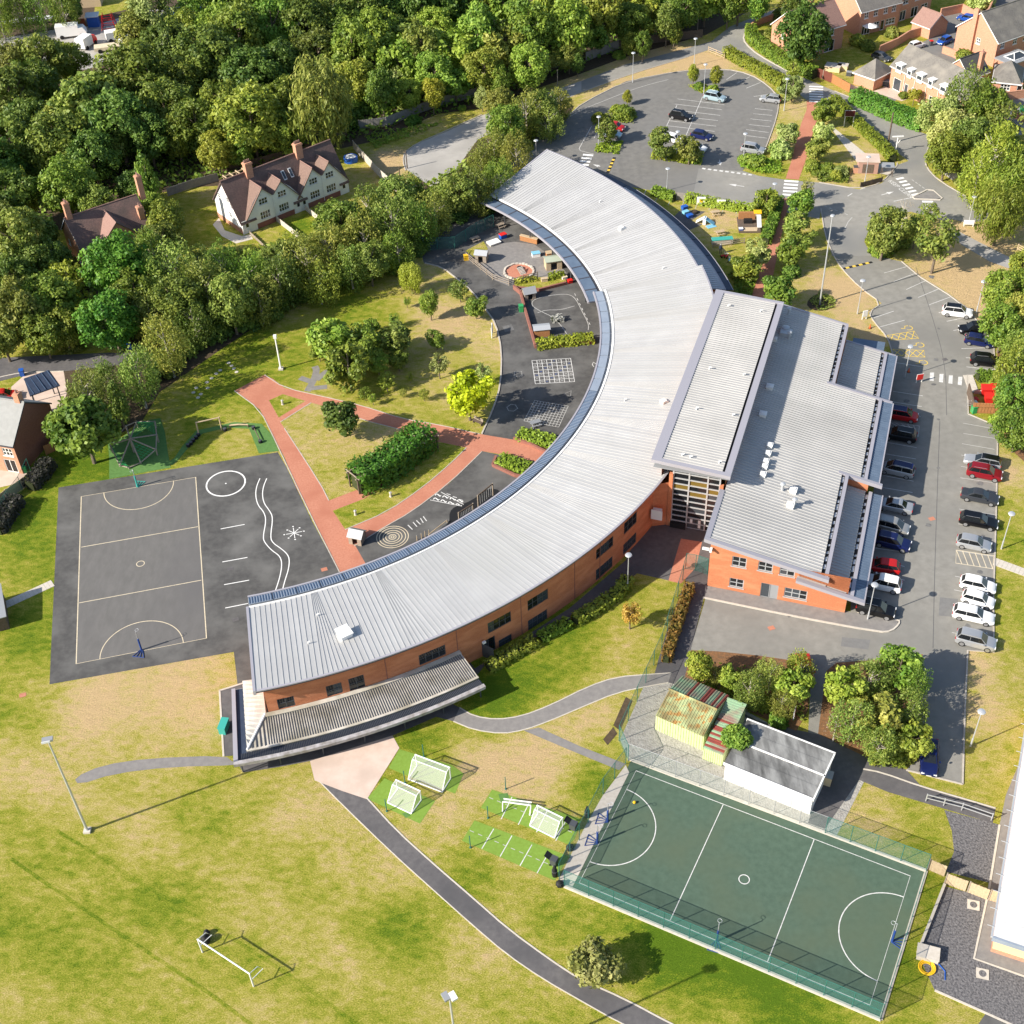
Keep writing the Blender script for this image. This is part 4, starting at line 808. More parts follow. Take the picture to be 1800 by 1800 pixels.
sheetroof("roof_sheet",-.15,15.0,18.9,35.7,mz,M_ROOFB)
sheetroof("roof_sheet",-.15,8.6,35.7,50.5,mz,M_ROOFB)
lz=lambda u:4.45-.19*(u-10.2)
sheetroof("roof_sheet",13.5,15.9,-.1,18.4,lz,M_ROOFB);sheetroof("roof_sheet",10.2,13.5,-.35,.35,lz,M_ROOFB)
sheetroof("roof_sheet",9.5,14.55,36.1,49.0,lambda u:4.35-.19*(u-9.5),M_ROOFB)
def bar(name,m,u0,u1,v0,v1,z00,z01,z10,z11):
    mb=MB();mb.add([(u0,v0,z00),(u1,v0,z10),(u1,v1,z10),(u0,v1,z00),(u0,v0,z01),(u1,v0,z11),(u1,v1,z11),(u0,v1,z01)],[(0,3,2,1),(4,5,6,7),(0,1,5,4),(1,2,6,5),(2,3,7,6),(3,0,4,7)]);return hb(mb,name,m)
bar("verge",M_FASCIA,-.75,13.75,-.62,-.1,mz(-.75)-.35,mz(-.75)+.14,mz(13.7)-.35,mz(13.7)+.14)
bar("verge",M_FASCIA,10.15,18.1,-.9,-.36,lz(10.2)-.3,lz(10.2)+.12,lz(18.1)-.3,lz(18.1)+.12)
bar("verge",M_FASCIA,12.3,17.75,18.45,18.9,mz(12.4)-.4,mz(12.4)+.12,mz(17.7)-.4,mz(17.7)+.12)
bar("verge",M_FASCIA,8.4,17.2,35.7,36.1,mz(8.4)-.4,mz(8.4)+.14,mz(17.2)-.3,mz(17.2)+.14)
bar("verge",M_FASCIA,-.2,9.4,50.5,50.8,mz(-.2)-.35,mz(-.2)+.14,mz(9.4)-.35,mz(9.4)+.14)
bar("verge",M_FASCIA,9.5,16.6,49.0,49.3,4.0,4.45,2.7,3.1)
bar("eaves_trim",M_FASCIA,-.75,-.15,-.1,8.6,mz(-.75)-.35,mz(-.75)+.1,mz(-.15)-.35,mz(-.15)+.1)
def eaves(u0,v0,v1,z,panel=None,zp=None,wd=1.45,m=M_BLUE,lit=True):
    bar("gutter",M_BLACK,u0,u0+.42,v0,v1,z-.5,z-.22,z-.5,z-.22)
    mb=MB();random.seed(int(u0*10))
    for i in range(14):
        a=v0+(v1-v0)*i/14;b=a+(v1-v0)/14*random.uniform(.3,.9);mb.slab([(u0+.08,a,z-.2),(u0+.36,a+.1,z-.2),(u0+.34,b,z-.2),(u0+.1,b-.1,z-.2)],.015)
    hb(mb,"gutter_silt",M_GALV)["kind"]="stuff"
    bar("gutter_upstand",M_FASCIA,u0+.42,u0+.85,v0,v1,z-.6,z+.02,z-.6,z+.0)
    if panel:
        n=panel
        for i in range(n):
            a,b=v0+(v1-v0)*i/n+.01,v0+(v1-v0)*(i+1)/n-.01;mb=MB();mb.slab([(u0+.85,a,zp+.05),(u0+.85+wd,a,zp-.1),(u0+.85+wd,b,zp-.1),(u0+.85,b,zp+.05)],.12)
            for k in range(6):c=a+(b-a)*(k+.5)/6;mb.slab([(u0+.9,c-.03,zp+.1),(u0+.8+wd,c-.03,zp-.05),(u0+.8+wd,c+.03,zp-.05),(u0+.9,c+.03,zp+.1)],.06)
            hb(mb,"eaves_panel",m)
        bar("eaves_trim",M_FASCIA,u0+.85+wd,u0+1.0+wd,v0,v1,zp-.4,zp-.02,zp-.4,zp-.02)
eaves(12.75,-.1,18.4,mz(12.75));eaves(8.6,36.1,50.5,mz(8.6));
eaves(15.0,18.9,35.7,mz(15.0),6,mz(15)-.25,1.4);eaves(15.9,-.3,18.4,lz(15.9),7,lz(15.9)-.22,1.2);eaves(14.55,36.1,49.0,3.4,5,3.2,1.25)
FWIN=[]
def hl(px,py,v=0.0):
    o_=Vector((0,0,HGT));d=fw+CR*((px-900)/FPX)-CU*((py-900)/FPX);t=((HA-o_).dot(HV)+v)/d.dot(HV);p=o_+d*t;q=p-HA;return q.dot(HU),p.z
for tl,br,nc,nr in(((1287,977),(1312,999),2,2),((1333,986),(1358,1007),2,2),((1371,993),(1397,1015),2,2),((1282,1015),(1307,1035),2,2),((1379,1032),(1418,1056),3,2)):
    a,b=hl(*tl),hl(*br);FWIN.append((a[0]+.05,b[0]-.05,b[1],a[1],nc,nr))
dd=(hl(1335,1050)[0],hl(1366,1050)[0],.02,2.3)
def ftop(u):
    return mz(u)-.3 if u<=10.2 else max(lz(u)-.2,0)
Pf=lambda u,z,d:(u,d,z)
fw_list=[w_[:4]for w_ in FWIN]+[dd]
mb=wall_mesh(Pf,0,16.1,lambda u:min(mz(u)-.3,9)if u<=10.3 else lz(u)-.15,fw_list,ns=40);hb(mb,"wall",M_BRICK)
mb=wall_mesh(lambda u,z,d:(u,.05,z),10.0,13.2,lambda u:mz(u)-.3,[],z0=3.2);hb(mb,"wall",M_BRICK)
for w_ in FWIN:window(hall,Pf,*w_,M_GALV,M_GLASS,fw_=.1,depth=.12,sill=True)
o=window(hall,Pf,*dd,2,1,M_GREY,M_GREY,fw_=.08,depth=.1,name="double_door")
def plane(u0,v0,u1,v1,z0,ztop,m=M_BRICK,wins=(),name="wall"):
    L_=math.hypot(u1-u0,v1-v0);du,dv=(u1-u0)/L_,(v1-v0)/L_;P=lambda s,z,d:(u0+du*s-dv*d,v0+dv*s+du*d,z)
    mb=wall_mesh(P,0,L_,ztop if callable(ztop)else(lambda s:ztop),list(wins),z0=z0);hb(mb,name,m);return P
eW=[(2+i*3.6,4+i*3.6,.9,2.2)for i in range(4)]
P=plane(16.1,0,16.1,18.5,0,3.0,wins=eW)
for q in eW:window(hall,P,*q,2,1,M_GALV,M_GLASS)
plane(13.55,.1,13.55,18.6,3,5.0);plane(13,18.6,16.1,18.6,2.5,lambda s:mz(13+s)-.3)
P=plane(15.8,18.6,15.8,36,0,4.5,wins=[(1.5+i*4,4+i*4,.9,2.3)for i in range(4)])
for i in range(4):window(hall,P,1.5+i*4,4+i*4,.9,2.3,2,1,M_GALV,M_GLASS)
plane(9.45,36,9.45,50.2,3,5.8);plane(15.2,36,15.2,49,0,3.2);plane(15.2,49,-.1,49.0001,0,lambda s:3.2+max(0,(s-5.7)*.2));plane(9.4,50.3,-.1,50.3,0,lambda s:5.6+s*.19)
plane(0.02,8.6,0.02,0,0,7.4);plane(0,50.3,0,48,0,7.4)
mb=MB();mb.box(10.5,14.6,50.9,52.6,0,2.4);hb(mb,"plant_store",M_BRICK);mb=MB();mb.box(10.3,14.8,50.85,52.9,2.4,2.55);hb(mb,"plant_roof",M_BLUE)
az=lambda u:9.95+.06*(-u)
aw0,aw1,av0,av1=-8.1,-.75,9.3,47.4
sheetroof("atrium_roof_sheet",aw0,aw1,av0,av1,az,M_ROOFB,.48)
bar("atrium_trim",M_FASCIA,-9.3,aw0,av0-.65,av1+.5,az(-9)-.3,az(-9)+.12,az(aw0)-.3,az(aw0)+.12)
bar("atrium_trim",M_FASCIA,aw0,.35,av0-.65,av0,az(aw0)-.35,az(aw0)+.12,az(.3)-.35,az(.3)+.12)
bar("atrium_trim",M_FASCIA,aw0,.35,av1,av1+.5,az(aw0)-.35,az(aw0)+.12,az(.3)-.35,az(.3)+.12)
bar("atrium_gutter",M_BLACK,aw1,aw1+.28,av0,av1,9.5,9.72,9.5,9.7)
bar("atrium_trim",M_FASCIA,aw1+.28,.35,av0,av1,9.5,10.02,9.5,10.0)
mb=MB();mb.box(-9.0,.3,av0-.6,av1+.4,9.42,9.48);hb(mb,"atrium_soffit",M_GREY)
plane(-.3,47.5,-.3,9.6,5.5,9.5,M_BRICK);plane(-8.2,10,-8.2,47.5,0,9.6,M_BRICK);plane(-.3,47.5,-8.2,47.5,0,9.6,M_BRICK)
gw0,gw1,gv,gz=-6.6,-.9,9.5,9.45
mull=[gw0,gw0+1.95,gw0+4.25,gw1]
cwall=MB();
for u in mull:cwall.box(u-.09,u+.09,gv-.14,gv+.06,0,gz)
nz=11
for j in range(nz+1):cwall.box(gw0,gw1,gv-.12,gv+.05,max(.0,gz*j/nz-.07),gz*j/nz+.07)
cw=hb(cwall,"curtain_wall",M_GALV)
M_AMB=mat("interior_ochre",(.16,.11,.025),.12,spec=.6)
for i in range(3):
    for j in range(nz):
        if i==1 and j<2:continue
        mb=MB();mb.add([(mull[i]+.09,gv-.02,gz*j/nz+.07),(mull[i+1]-.09,gv-.02,gz*j/nz+.07),(mull[i+1]-.09,gv-.02,gz*(j+1)/nz-.07),(mull[i]+.09,gv-.02,gz*(j+1)/nz-.07)],[(0,1,2,3)]);hb(mb,"pane",M_AMB if j in(6,7,8)and(i+j)%2 else(M_GLASS if(i*5+j*3)%7 else M_GLASSB),cw)
for k in range(2):
    mb=MB();u=mull[1]+.15+k*1.03;mb.box(u,u+.98,gv-.06,gv,.05,gz*2/nz-.1);hb(mb,"door",M_DKGREY);
    mb=MB();mb.box(u+.3,u+.62,gv-.09,gv-.065,.9 if k==0 else.25,1.5);hb(mb,"door_notice",M_WHITE)
mb=MB();mb.box(gw0,mull[1],gv-.6,gv-.2,0,.75);hb(mb,"bench_rack",M_BLACK)
for(u,w_,h)in((-6.85,.45,8.4),(-.65,.45,7.9)):
    mb=MB();mb.box(u-w_/2,u+w_/2,gv-.35,gv+.1,0,h);hb(mb,"pier",M_BRICK)
mb=MB();mb.add([(-10.2,7.8,0),(-7.0,9.3,0),(-7.0,9.3,7.0),(-10.2,7.8,6.8)],[(0,1,2,3)]);hb(mb,"wall",M_BRICK)
c_=MB();c_.box(-8.6,-7.5,7.6,8.15,2.2,3.5);c_.box(-8.75,-7.35,7.5,7.6,2.1,3.6);hb(c_,"air_conditioning_unit",M_WHITE)
mb=MB();mb.box(-.02,.25,-.75,-.1,6.2,6.45);mb.box(-.9,-.1,-.5,-.2,6.2,6.4);hb(mb,"security_camera",M_WHITE)
def hroof(px,py,zf=mz):
    z=6.5
    for _ in range(8):p=G(px,py,z);q=p-HA;u=q.dot(HU);v=q.dot(HV);z=zf(u)
    return u,v,z
for(x,y,s)in((1353,683,.95),(1341,731,.95),(1353,786,.7),(1350,800,.7),(1346,814,.7),(1344,823,.7),(1341,837,.7),(1361,599,.7),(1394,865,.9),(1389,891,.9)):
    u,v,z=hroof(x,y);s*=.85;mb=MB();mb.box(u-s/2,u+s/2,v-s/2,v+s/2,z-.1,z+.4);mb.box(u-s/2-.08,u+s/2+.08,v-s/2-.08,v+s/2+.08,z+.4,z+.5);mb.box(u-s/3,u+s/3,v-s/3,v+s/3,z+.5,z+.58);hb(mb,"roof_ventilator",M_WHITE)
for(x,y)in((1386,553),(1387,595),(1375,862),(1396,889)):
    u,v,z=hroof(x,y);mb=MB();mb.tube([(u,v,z-.1),(u,v,z+.9)],.17,10);mb.lathe((u,v,z+.9),[(.17,0),(.34,.12),(.3,.22),(.05,.32)],12);hb(mb,"flue_cowl",M_GALV)
u,v,z=hroof(1380,588);mb=MB();mb.box(u-.7,u+.9,v-.6,v+.7,z-.1,z+.55);mb.lathe((u-.1,v+.9,z+.1),[(.55,0),(.55,.55),(.2,.62)],14);hb(mb,"extract_unit",M_GALV)
for(x,y)in((1280,539),(1337,548),(1247,649),(1307,660),(1224,720),(1288,731),(1213,805),(1199,801),(1264,814)):
    u,v,z=hroof(x,y,az);mb=MB();mb.tube([(u,v,z),(u,v,z+.32)],.08,6);mb.tube([(u,v,z+.32),(u+.28,v,z+.36)],.08,6);hb(mb,"roof_vent",M_WHITE)
# ================================================================ HOUSES
def house(name,label,A,B,depth,h,rh,wallm,roofm,cat="house",over=.35,wins=(),gwins=(),chim=(),hip=False,eave2=None,bargem=M_WHITE,winm=M_WHITE,bands=None,base=None):
    """A-B is the foot of the front (eaves) wall; the house extends to the left of A->B ... depth behind."""
    A=Vector(A);B=Vector(B);L_=(B-A).length;a=math.atan2(B.y-A.y,B.x-A.x)
    t=empty(name,A,a,label,cat)
    P={'f':(lambda s,z,d:(s,d,z)),'b':(lambda s,z,d:(L_-s,depth-d,z)),'l':(lambda s,z,d:(d,depth-s,z)),'r':(lambda s,z,d:(L_-d,s,z))}
    gt=lambda s:h+(rh-h)*(1-abs(s-depth/2)/(depth/2))if not hip else h
    for k in 'fblr':
        ws=[w_ for w_ in wins if w_[0]==k];Lk=L_ if k in 'fb' else depth
        mb=MB()
        if k in 'fb' or hip:mb=wall_mesh(P[k],0,Lk,lambda s:h,[w_[1:5]for w_ in ws])
        else:mb=wall_mesh(P[k],0,Lk,gt,[w_[1:5]for w_ in ws],ns=2)
        mb.build("wall",wallm,t)
        for w_ in ws:
            nc=w_[5]if len(w_)>5 else 2;nm="door" if w_[3]<.1 else "window"
            window(t,P[k],*w_[1:5],nc,1 if nm=="door" else 2,winm,M_GLASS,fw_=.1,depth=.1,sill=nm=="window",name=nm)
    o=over;k=(rh-h)/(depth/2);ze=h-o*k
    if not hip:
        for f in(0,1):
            y0=-o if f==0 else depth+o
            mb=MB();mb.slab([(-o*.6,y0,ze+.08),(L_+o*.6,y0,ze+.08),(L_+o*.6,depth/2,rh+.08),(-o*.6,depth/2,rh+.08)],.16)
            r_=mb.build("roof",roofm,t)
            mb=MB();y1=y0-.02 if f==0 else y0+.02;mb.box(-o*.6,L_+o*.6,min(y0,y1)-.06,max(y0,y1)+.06,ze-.14,ze+.0);mb.build("gutter",bargem,r_)
        mb=MB();mb.tube([(-o*.6,depth/2,rh+.1),(L_+o*.6,depth/2,rh+.1)],.11,6);mb.build("ridge",M_TILER if roofm in(M_TILE,M_TILER)else roofm,t)
        for x in(-o*.6-.03,L_+o*.6+.03):
            mb=MB()
            for y0,y1 in((-o,depth/2),(depth+o,depth/2)):mb.add([(x,y0,ze-.16),(x,y1,rh-.14),(x,y1,rh+.06),(x,y0,ze+.06)],[(0,1,2,3)])
            mb.build("barge_board",bargem,t)
    else:
        i=depth/2;q=[(-o,-o,ze),(L_+o,-o,ze),(L_+o,depth+o,ze),(-o,depth+o,ze)];e0,e1=((i,depth/2,rh),(L_-i,depth/2,rh))if L_>depth else((L_/2,depth/2,rh),(L_/2,depth/2,rh))
        for f in([q[0],q[1],e1,e0],[q[2],q[3],e0,e1],[q[3],q[0],e0],[q[1],q[2],e1]):
            if L_<=depth and len(f)==4:f=f[:3]
            mb=MB();mb.slab(f,.14);mb.build("roof",roofm,t)
        mb=MB();ribbon(mb,[(x,y)for x,y,z in q],.14,ze-.2,h=ze+.02,closed=True);mb.build("gutter",bargem,t)
    for(s,y,zb,zt,wx,wy,pots)in chim:
        mb=MB();mb.box(s-wx/2,s+wx/2,y-wy/2,y+wy/2,zb,zt);mb.box(s-wx/2-.08,s+wx/2+.08,y-wy/2-.08,y+wy/2+.08,zt-.35,zt-.15);c_=mb.build("chimney",M_BRICKH,t)
        for i in range(pots):
            mb=MB();x=s+(i-(pots-1)/2)*.45 if wx>wy else s;yy=y if wx>wy else y+(i-(pots-1)/2)*.45;mb.lathe((x,yy,zt),[(.14,0),(.11,.4),(.13,.45)],8);mb.build("chimney_pot",M_TILER,c_)
    return t,P,L_
M_TILEC=mat("cottage_sunlit_slope_tiles",(.22,.145,.115),.85,(.17,.11,.09),4,8,.4,8)  # lighter copy of the brown tiles for left gable slopes, sunlight put into the colour
A,B=G(428,412),G(612,337)
LC=(B-A).length;dpt=8.2
cw_=[(x,y)for x,y in()]
cot=empty("cottage_terrace",A,ang(A,B),"row of white rendered cottages with four front gables and tall brick chimneys","house")
he,hr=2.5,8.3
rid=4.3;yback=8.4
def croof(y):return he+(hr-he)*(y/rid)if y<=rid else hr-(y-rid)*1.12
g4=[(3.0,7.0),(7.0,11.0),(14.0,17.6),(17.6,21.2)]
sc_=LC/23.0;g4=[(a*sc_,b*sc_)for a,b in g4]
gh=5.1;gp_=7.0
for(xa,xb,ya)in((-.3,g4[0][0],-.45),(g4[0][0],g4[1][1],.35),(g4[1][1],g4[2][0],-.45),(g4[2][0],g4[3][1],.35),(g4[3][1],LC+.3,-.45)):
    mb=MB();mb.slab([(xa,ya,croof(ya)),(xb,ya,croof(ya)),(xb,rid,hr),(xa,rid,hr)],.16);mb.build("roof",M_TILE,cot)
mb=MB();mb.slab([(-.3,yback+.4,croof(yback+.4)),(LC+.3,yback+.4,croof(yback+.4)),(LC+.3,rid,hr),(-.3,rid,hr)],.16);mb.build("roof",M_TILE,cot)
mb=MB();mb.tube([(-.3,rid,hr+.06),(LC+.3,rid,hr+.06)],.13,6);mb.build("ridge",M_TILER,cot)
for f,(x0,s)in enumerate(((0,1),(LC,-1))):
    pts=[(x0,0,0),(x0,yback,0),(x0,yback,croof(yback)-.15),(x0,rid,hr-.15),(x0,0,he-.2)]
    mb=MB();mb.add(pts,[(0,1,2,3,4)]);mb.add([(x0+s*.3,p[1],p[2])for p in pts],[(4,3,2,1,0)]);mb.build("wall",M_RENDER,cot)
    mb=MB();mb.box(min(x0-s*.03,x0),max(x0-s*.03,x0),.0,yback,0,.9);mb.build("plinth",M_BRICKH,cot)
for(y,z)in((3.3,5.2),(2.2,4.4),(3.2,2.5),(6.1,5.0)):
    window(cot,lambda s,z,d:(d-.06,s,z),y+.5,y-.25,z-.45,z+.5,2,2,M_WHITE,M_GLASS,fw_=.07,depth=.02)
mb=MB();mb.box(0,LC,yback-.2,yback,0,croof(yback)-.2);mb.build("wall",M_RENDER,cot)
for pi_,(i0,i1)in enumerate(((0,1),(2,3))):
    x0,x1=g4[i0][0],g4[i1][1];xm=g4[i0][1]
    Pc=lambda s,z,d:(s,-.15+d,z)
    w4=[]
    for(a,b)in(g4[i0],g4[i1]):
        m=(a+b)/2;w4+=[(m-.85,m+.85,4.0,5.15,3),(m-1.0,m+1.0,1.35,2.75,4)]
    def top(s):
        for(a,b)in(g4[i0],g4[i1]):
            if a-.001<=s<=b+.001:return gh+(gp_-gh)*(1-abs(s-(a+b)/2)/((b-a)/2))
        return gh
    def lowtop(s):return top(s)
    ns_pts=[]
    mb=wall_mesh(Pc,x0,x1,top,[q[:4]for q in w4],ns=4);mb.build("wall",M_RENDER,cot)
    for q in w4:window(cot,Pc,*q[:4],q[4],2,M_WHITE,M_GLASS,fw_=.09,depth=.08,sill=True)
    mb=MB();mb.box(x0,x1,-.2,-.16,0,.95);mb.build("plinth",M_BRICKD,cot)
    mb=MB();mb.tube([(xm,-.22,gh),(xm,-.22,.3)],.05,6);mb.build("downpipe",M_WHITE,cot)
    for x,s in((x0,-1),(x1,1)):
        mb=MB();mb.add([(x,-.15,0),(x+s*2.0*sc_,-.15,0),(x+s*2.0*sc_,-.15,2.5),(x,-.15,gh)],[(0,1,2,3)]);mb.build("wall",M_RENDER,cot)
    for(a,b),first in((g4[i0],True),(g4[i1],False)):
        m=(a+b)/2;ye=rid*(gp_-he)/(hr-he);yv=rid*(gh-he)/(hr-he);o=.3
        xl=a-2.1*sc_ if first else a;zl=2.35 if first else gh
        yl=0 if first else yv
        xr=b if first else b+2.1*sc_;zr_=gh if first else 2.35;yr=yv if first else 0
        mb=MB();mb.slab([(m,-.15-o,gp_+.1),(m,ye+.1,gp_+.1),(xl,yl+.1,zl+.1),(xl,-.15-o,zl+.1)],.14);r1=mb.build("gable_roof",M_TILEC,cot)  # sun-facing slope: lit look painted by the lighter tiles
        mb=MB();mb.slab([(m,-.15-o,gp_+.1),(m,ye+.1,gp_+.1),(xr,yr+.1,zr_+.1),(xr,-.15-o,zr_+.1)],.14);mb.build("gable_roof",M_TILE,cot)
        mb=MB();mb.tube([(m,-.15-o,gp_+.16),(m,ye,gp_+.16)],.1,6);mb.build("ridge",M_TILER,r1)
for x in(.9,11.9*sc_,13.2*sc_,LC-.9):
    mb=MB();mb.box(x-.5,x+.5,-.3,-.22,.05,2.1);d_=mb.build("door",M_WHITE,cot);mb=MB();mb.box(x-.25,x+.25,-.33,-.305,1.15,1.9);mb.build("pane",M_GLASS,d_)
for xa,xb in((0,g4[0][0]),(g4[1][1],g4[2][0]),(g4[3][1],LC)):mb=MB();mb.box(xa,xb,-.2,0,0,2.35);mb.build("wall",M_RENDER,cot)
for x in(5.4*sc_,16.1*sc_):
    mb=MB();mb.box(x-.65,x+.65,rid-.75,rid+.25,hr-2.6,hr+1.8);mb.box(x-.75,x+.75,rid-.85,rid+.35,hr+1.45,hr+1.65);c_=mb.build("chimney",M_BRICKH,cot)
    for i in range(4):mb=MB();mb.lathe((x-.45+i*.3,rid-.25,hr+1.8),[(.14,0),(.1,.45)],8);mb.build("chimney_pot",M_TILER,c_)
for x in(11.6*sc_,13.1*sc_):
    y=2.6;z=croof(y);mb=MB();mb.slab([(x-.3,y-.5,croof(y-.5)+.1),(x+.3,y-.5,croof(y-.5)+.1),(x+.3,y+.5,croof(y+.5)+.1),(x-.3,y+.5,croof(y+.5)+.1)],.1);f_=mb.build("roof_window",M_WHITE,cot)
    mb=MB();mb.slab([(x-.22,y-.4,croof(y-.4)+.12),(x+.22,y-.4,croof(y-.4)+.12),(x+.22,y+.4,croof(y+.4)+.12),(x-.22,y+.4,croof(y+.4)+.12)],.02);mb.build("pane",M_GLASSB,f_)
p=cot.matrix_world if False else None
def cl(x,y,z=0):c,s=math.cos(ang(A,B)),math.sin(ang(A,B));return Vector((A.x+x*c-y*s,A.y+x*s+y*c,z))
e=empty("brick_outhouse",cl(4.6,10.2),ang(A,B),"small flat roofed brick outhouse behind the white cottages","outhouse")
mb=MB();mb.box(-1.2,1.2,-1.2,1.2,0,2.6);mb.build("wall",M_BRICKH,e);mb=MB();mb.box(-1.3,1.3,-1.3,1.3,2.6,2.75);mb.build("roof",M_GREY,e);mb=MB();mb.box(-1.23,-1.2,-.4,.4,.9,1.9);mb.build("window",M_GLASS,e)
e=empty("pergola",cl(8,12.5),ang(A,B),"bare new timber pergola frame behind the white cottages","pergola")
for x in(-2.6,0,2.6):
    for y in(-2,2):mb=MB();mb.box(x-.08,x+.08,y-.08,y+.08,0,3.3);mb.build("post",M_WOODP,e)
for i in range(5):x=-2.6+i*1.3;mb=MB();mb.box(x-.07,x+.07,-2.3,2.3,3.46,3.64);mb.build("rafter",M_WOODP,e)
for y in(-2,2):mb=MB();mb.box(-2.9,2.9,y-.07,y+.07,3.3,3.46);mb.build("beam",M_WOODP,e)
c=G(617,283);e=empty("paddling_pool",c,0,"round blue above-ground pool with a pale cover beside the cottages","pool");mb=MB();mb.lathe((0,0,0),[(1.3,0),(1.33,.45),(1.3,.9),(1.2,.9)],24);mb.build("pool_wall",M_BLUEP,e);mb=MB();mb.lathe((0,0,.88),[(1.2,0),(.7,.05),(.2,.08)],20);mb.build("pool_cover",M_WHITE,e)
A2,B2=G(155,482),G(275,440)
t,P,L_=house("brick_house","old brick house with tall chimneys half hidden by trees left of the white cottages",A2,B2,8.0,5.0,8.6,M_BRICKH,M_TILE,chim=[(.6,4,7.6,11.2,.9,.9,2),(L_+0 if False else 13.2,4,7.6,11.8,.9,.9,2),(11.4,1.2,5.5,8.0,.9,.9,2)],wins=[('l',1.5,2.6,2.8,4.0),('l',5,6,.8,2.2)])
mb=MB();m=L_*.52;mb.slab([(m,-1.5,8.0),(m,3.6,8.2),(m-3.4,.9,4.7),(m-3.4,-1.5,4.7)],.15);mb.build("gable_roof",M_TILER,t);mb=MB();mb.slab([(m,-1.5,8.0),(m,3.6,8.2),(m+3.4,.9,4.7),(m+3.4,-1.5,4.7)],.15);mb.build("gable_roof",M_TILE,t)  # left slope gets paler tiles than the right, sunlight painted into the colour
mb=MB();mb.add([(m-3.1,-1.2,0),(m+3.1,-1.2,0),(m+3.1,-1.2,4.8),(m,-1.2,7.9),(m-3.1,-1.2,4.8)],[(0,1,2,3,4)]);mb.build("wall",M_BRICKH,t)
Bq=G(41,833);dirg=((G(90,775)-Bq)).normalized();frd=Vector((dirg.y,-dirg.x,0)).normalized()
Aq=Bq-Vector((-frd.x,-frd.y,0))if False else Bq+Vector((-dirg.y,dirg.x,0))*9
t,P,L_=house("pale_roofed_house","brick house with a pale grey roof and dark gable wall at the left edge",Aq,Bq,9.4,5.0,8.6,M_BRICKH,M_SLATE,chim=[(8.2,4.9,7.6,9.9,.8,.9,1)],wins=[('f',7.0,8.5,2.9,4.2,3),('f',6.6,8.4,.02,2.2,2),('f',2,3.5,2.9,4.2,3)],over=.25,bargem=M_DKFASCIA)
mb=MB();q=[(9.03,0,0),(9.03,9.4,0),(9.03,9.4,5.0),(9.03,4.7,8.55),(9.03,0,5.0)];mb.add(q,[(0,1,2,3,4)]);mb.build("gable_wall",M_BRICKD,t)
e=empty("porch_roof",G(82,709),R(35),"dark ribbed porch roof behind the pale roofed house","porch")
mb=MB();mb.slab([(-2.2,-1.8,3.4),(2.2,-1.8,3.2),(2.2,1.8,3.9),(-1.5,1.8,4.1)],.15);mb.build("roof",M_NAVY,e)
for i in range(5):x=-1.6+i*.85;mb=MB();mb.slab([(x,-1.7,3.46),(x+.08,-1.7,3.46),(x+.08,1.7,4.06),(x,1.7,4.06)],.06);mb.build("roof_rib",M_BLUED,e)
for x,y in((-1.8,-1.5),(1.8,-1.5),(1.8,1.5),(-1.3,1.5)):mb=MB();mb.box(x-.07,x+.07,y-.07,y+.07,0,3.3);mb.build("post",M_DKGREY,e)
def W(n,L_,z0,z1,w_=1.1,off=1.0,nc=2):return[('f',off+(L_-2*off-w_)*i/max(1,n-1),off+(L_-2*off-w_)*i/max(1,n-1)+w_,z0,z1,nc)for i in range(n)]
def wpt(px,py,z=0):return G(px,py,z)
def flat(v):return Vector((v.x,v.y,0))
a,b=flat(G(1385,88)),flat(G(1481,80));u_=(b-a).normalized()
a,b=flat(G(1400,108)),flat(G(1479,84));L0=(b-a).length
house("red_roofed_house","brick house with a brownish red tiled roof behind the large round tree",a,b,8.5,5.2,8.8,M_BRICKH,M_TILER,wins=[('f',L0-4.2,L0-2.6,3.3,4.8,2),('f',L0-4.8,L0-2.2,.02,2.4,2),('f',L0-8,L0-6,.9,2.4,2),('l',3,4.2,3.2,4.4)],chim=[(6,4.2,8.2,10.2,.8,.8,1)])
a,b=flat(G(1508,64)),flat(G(1577,46));L0=(b-a).length
house("grey_roofed_pair","semi-detached brick pair with a grey roof and skylights at the top edge",a,b,9.0,5.4,9.2,M_BRICKH,M_TILEG,wins=[('f',1,2.1,3.5,4.8),('f',L0*.33,L0*.33+1.1,3.5,4.8),('f',L0*.58,L0*.58+1.1,3.5,4.8),('f',L0-2.2,L0-1.1,3.5,4.8),('f',.8,3.0,.02,2.2,3),('f',3.8,5.4,.9,2.2,2),('f',L0*.55,L0*.55+1,.02,2.2,1),('f',L0-3.4,L0-.9,.9,2.2,3)],chim=[(.4,4.5,6,10.6,.7,.9,1)])
a,b=flat(G(1574,40)),flat(G(1634,20));L0=(b-a).length
house("far_brick_house","brick house with tall white french windows behind the small pink roofed garage",a,b,8.5,5.4,9.0,M_BRICKH,M_TILED,wins=[('f',1.4,3,3.5,4.9),('f',5,6.6,3.5,4.9),('f',1,2.8,.02,2.2,2),('f',4.4,6.4,.02,2.2,2),('f',L0-3,L0-1,.9,2.2,2)])
a,b=flat(G(1602,60)),flat(G(1630,68));L0=(b-a).length
house("small_garage","small brick garage with pinkish clay tiles",flat(G(1601,57)),flat(G(1632,69)),5.4,2.5,4.6,M_BRICKH,M_TILER,cat="garage",wins=[],over=.3)
house("hipped_outbuilding","hipped grey roofed brick outbuilding beside the timber fence",flat(G(1500,148)),flat(G(1534,160)),6.0,2.7,5.0,M_BRICKH,M_TILEG,cat="outbuilding",hip=True,wins=[('l',1.2,2.2,1.2,2.2)])
a,b=flat(G(1562,153)),flat(G(1688,216));L0=(b-a).length
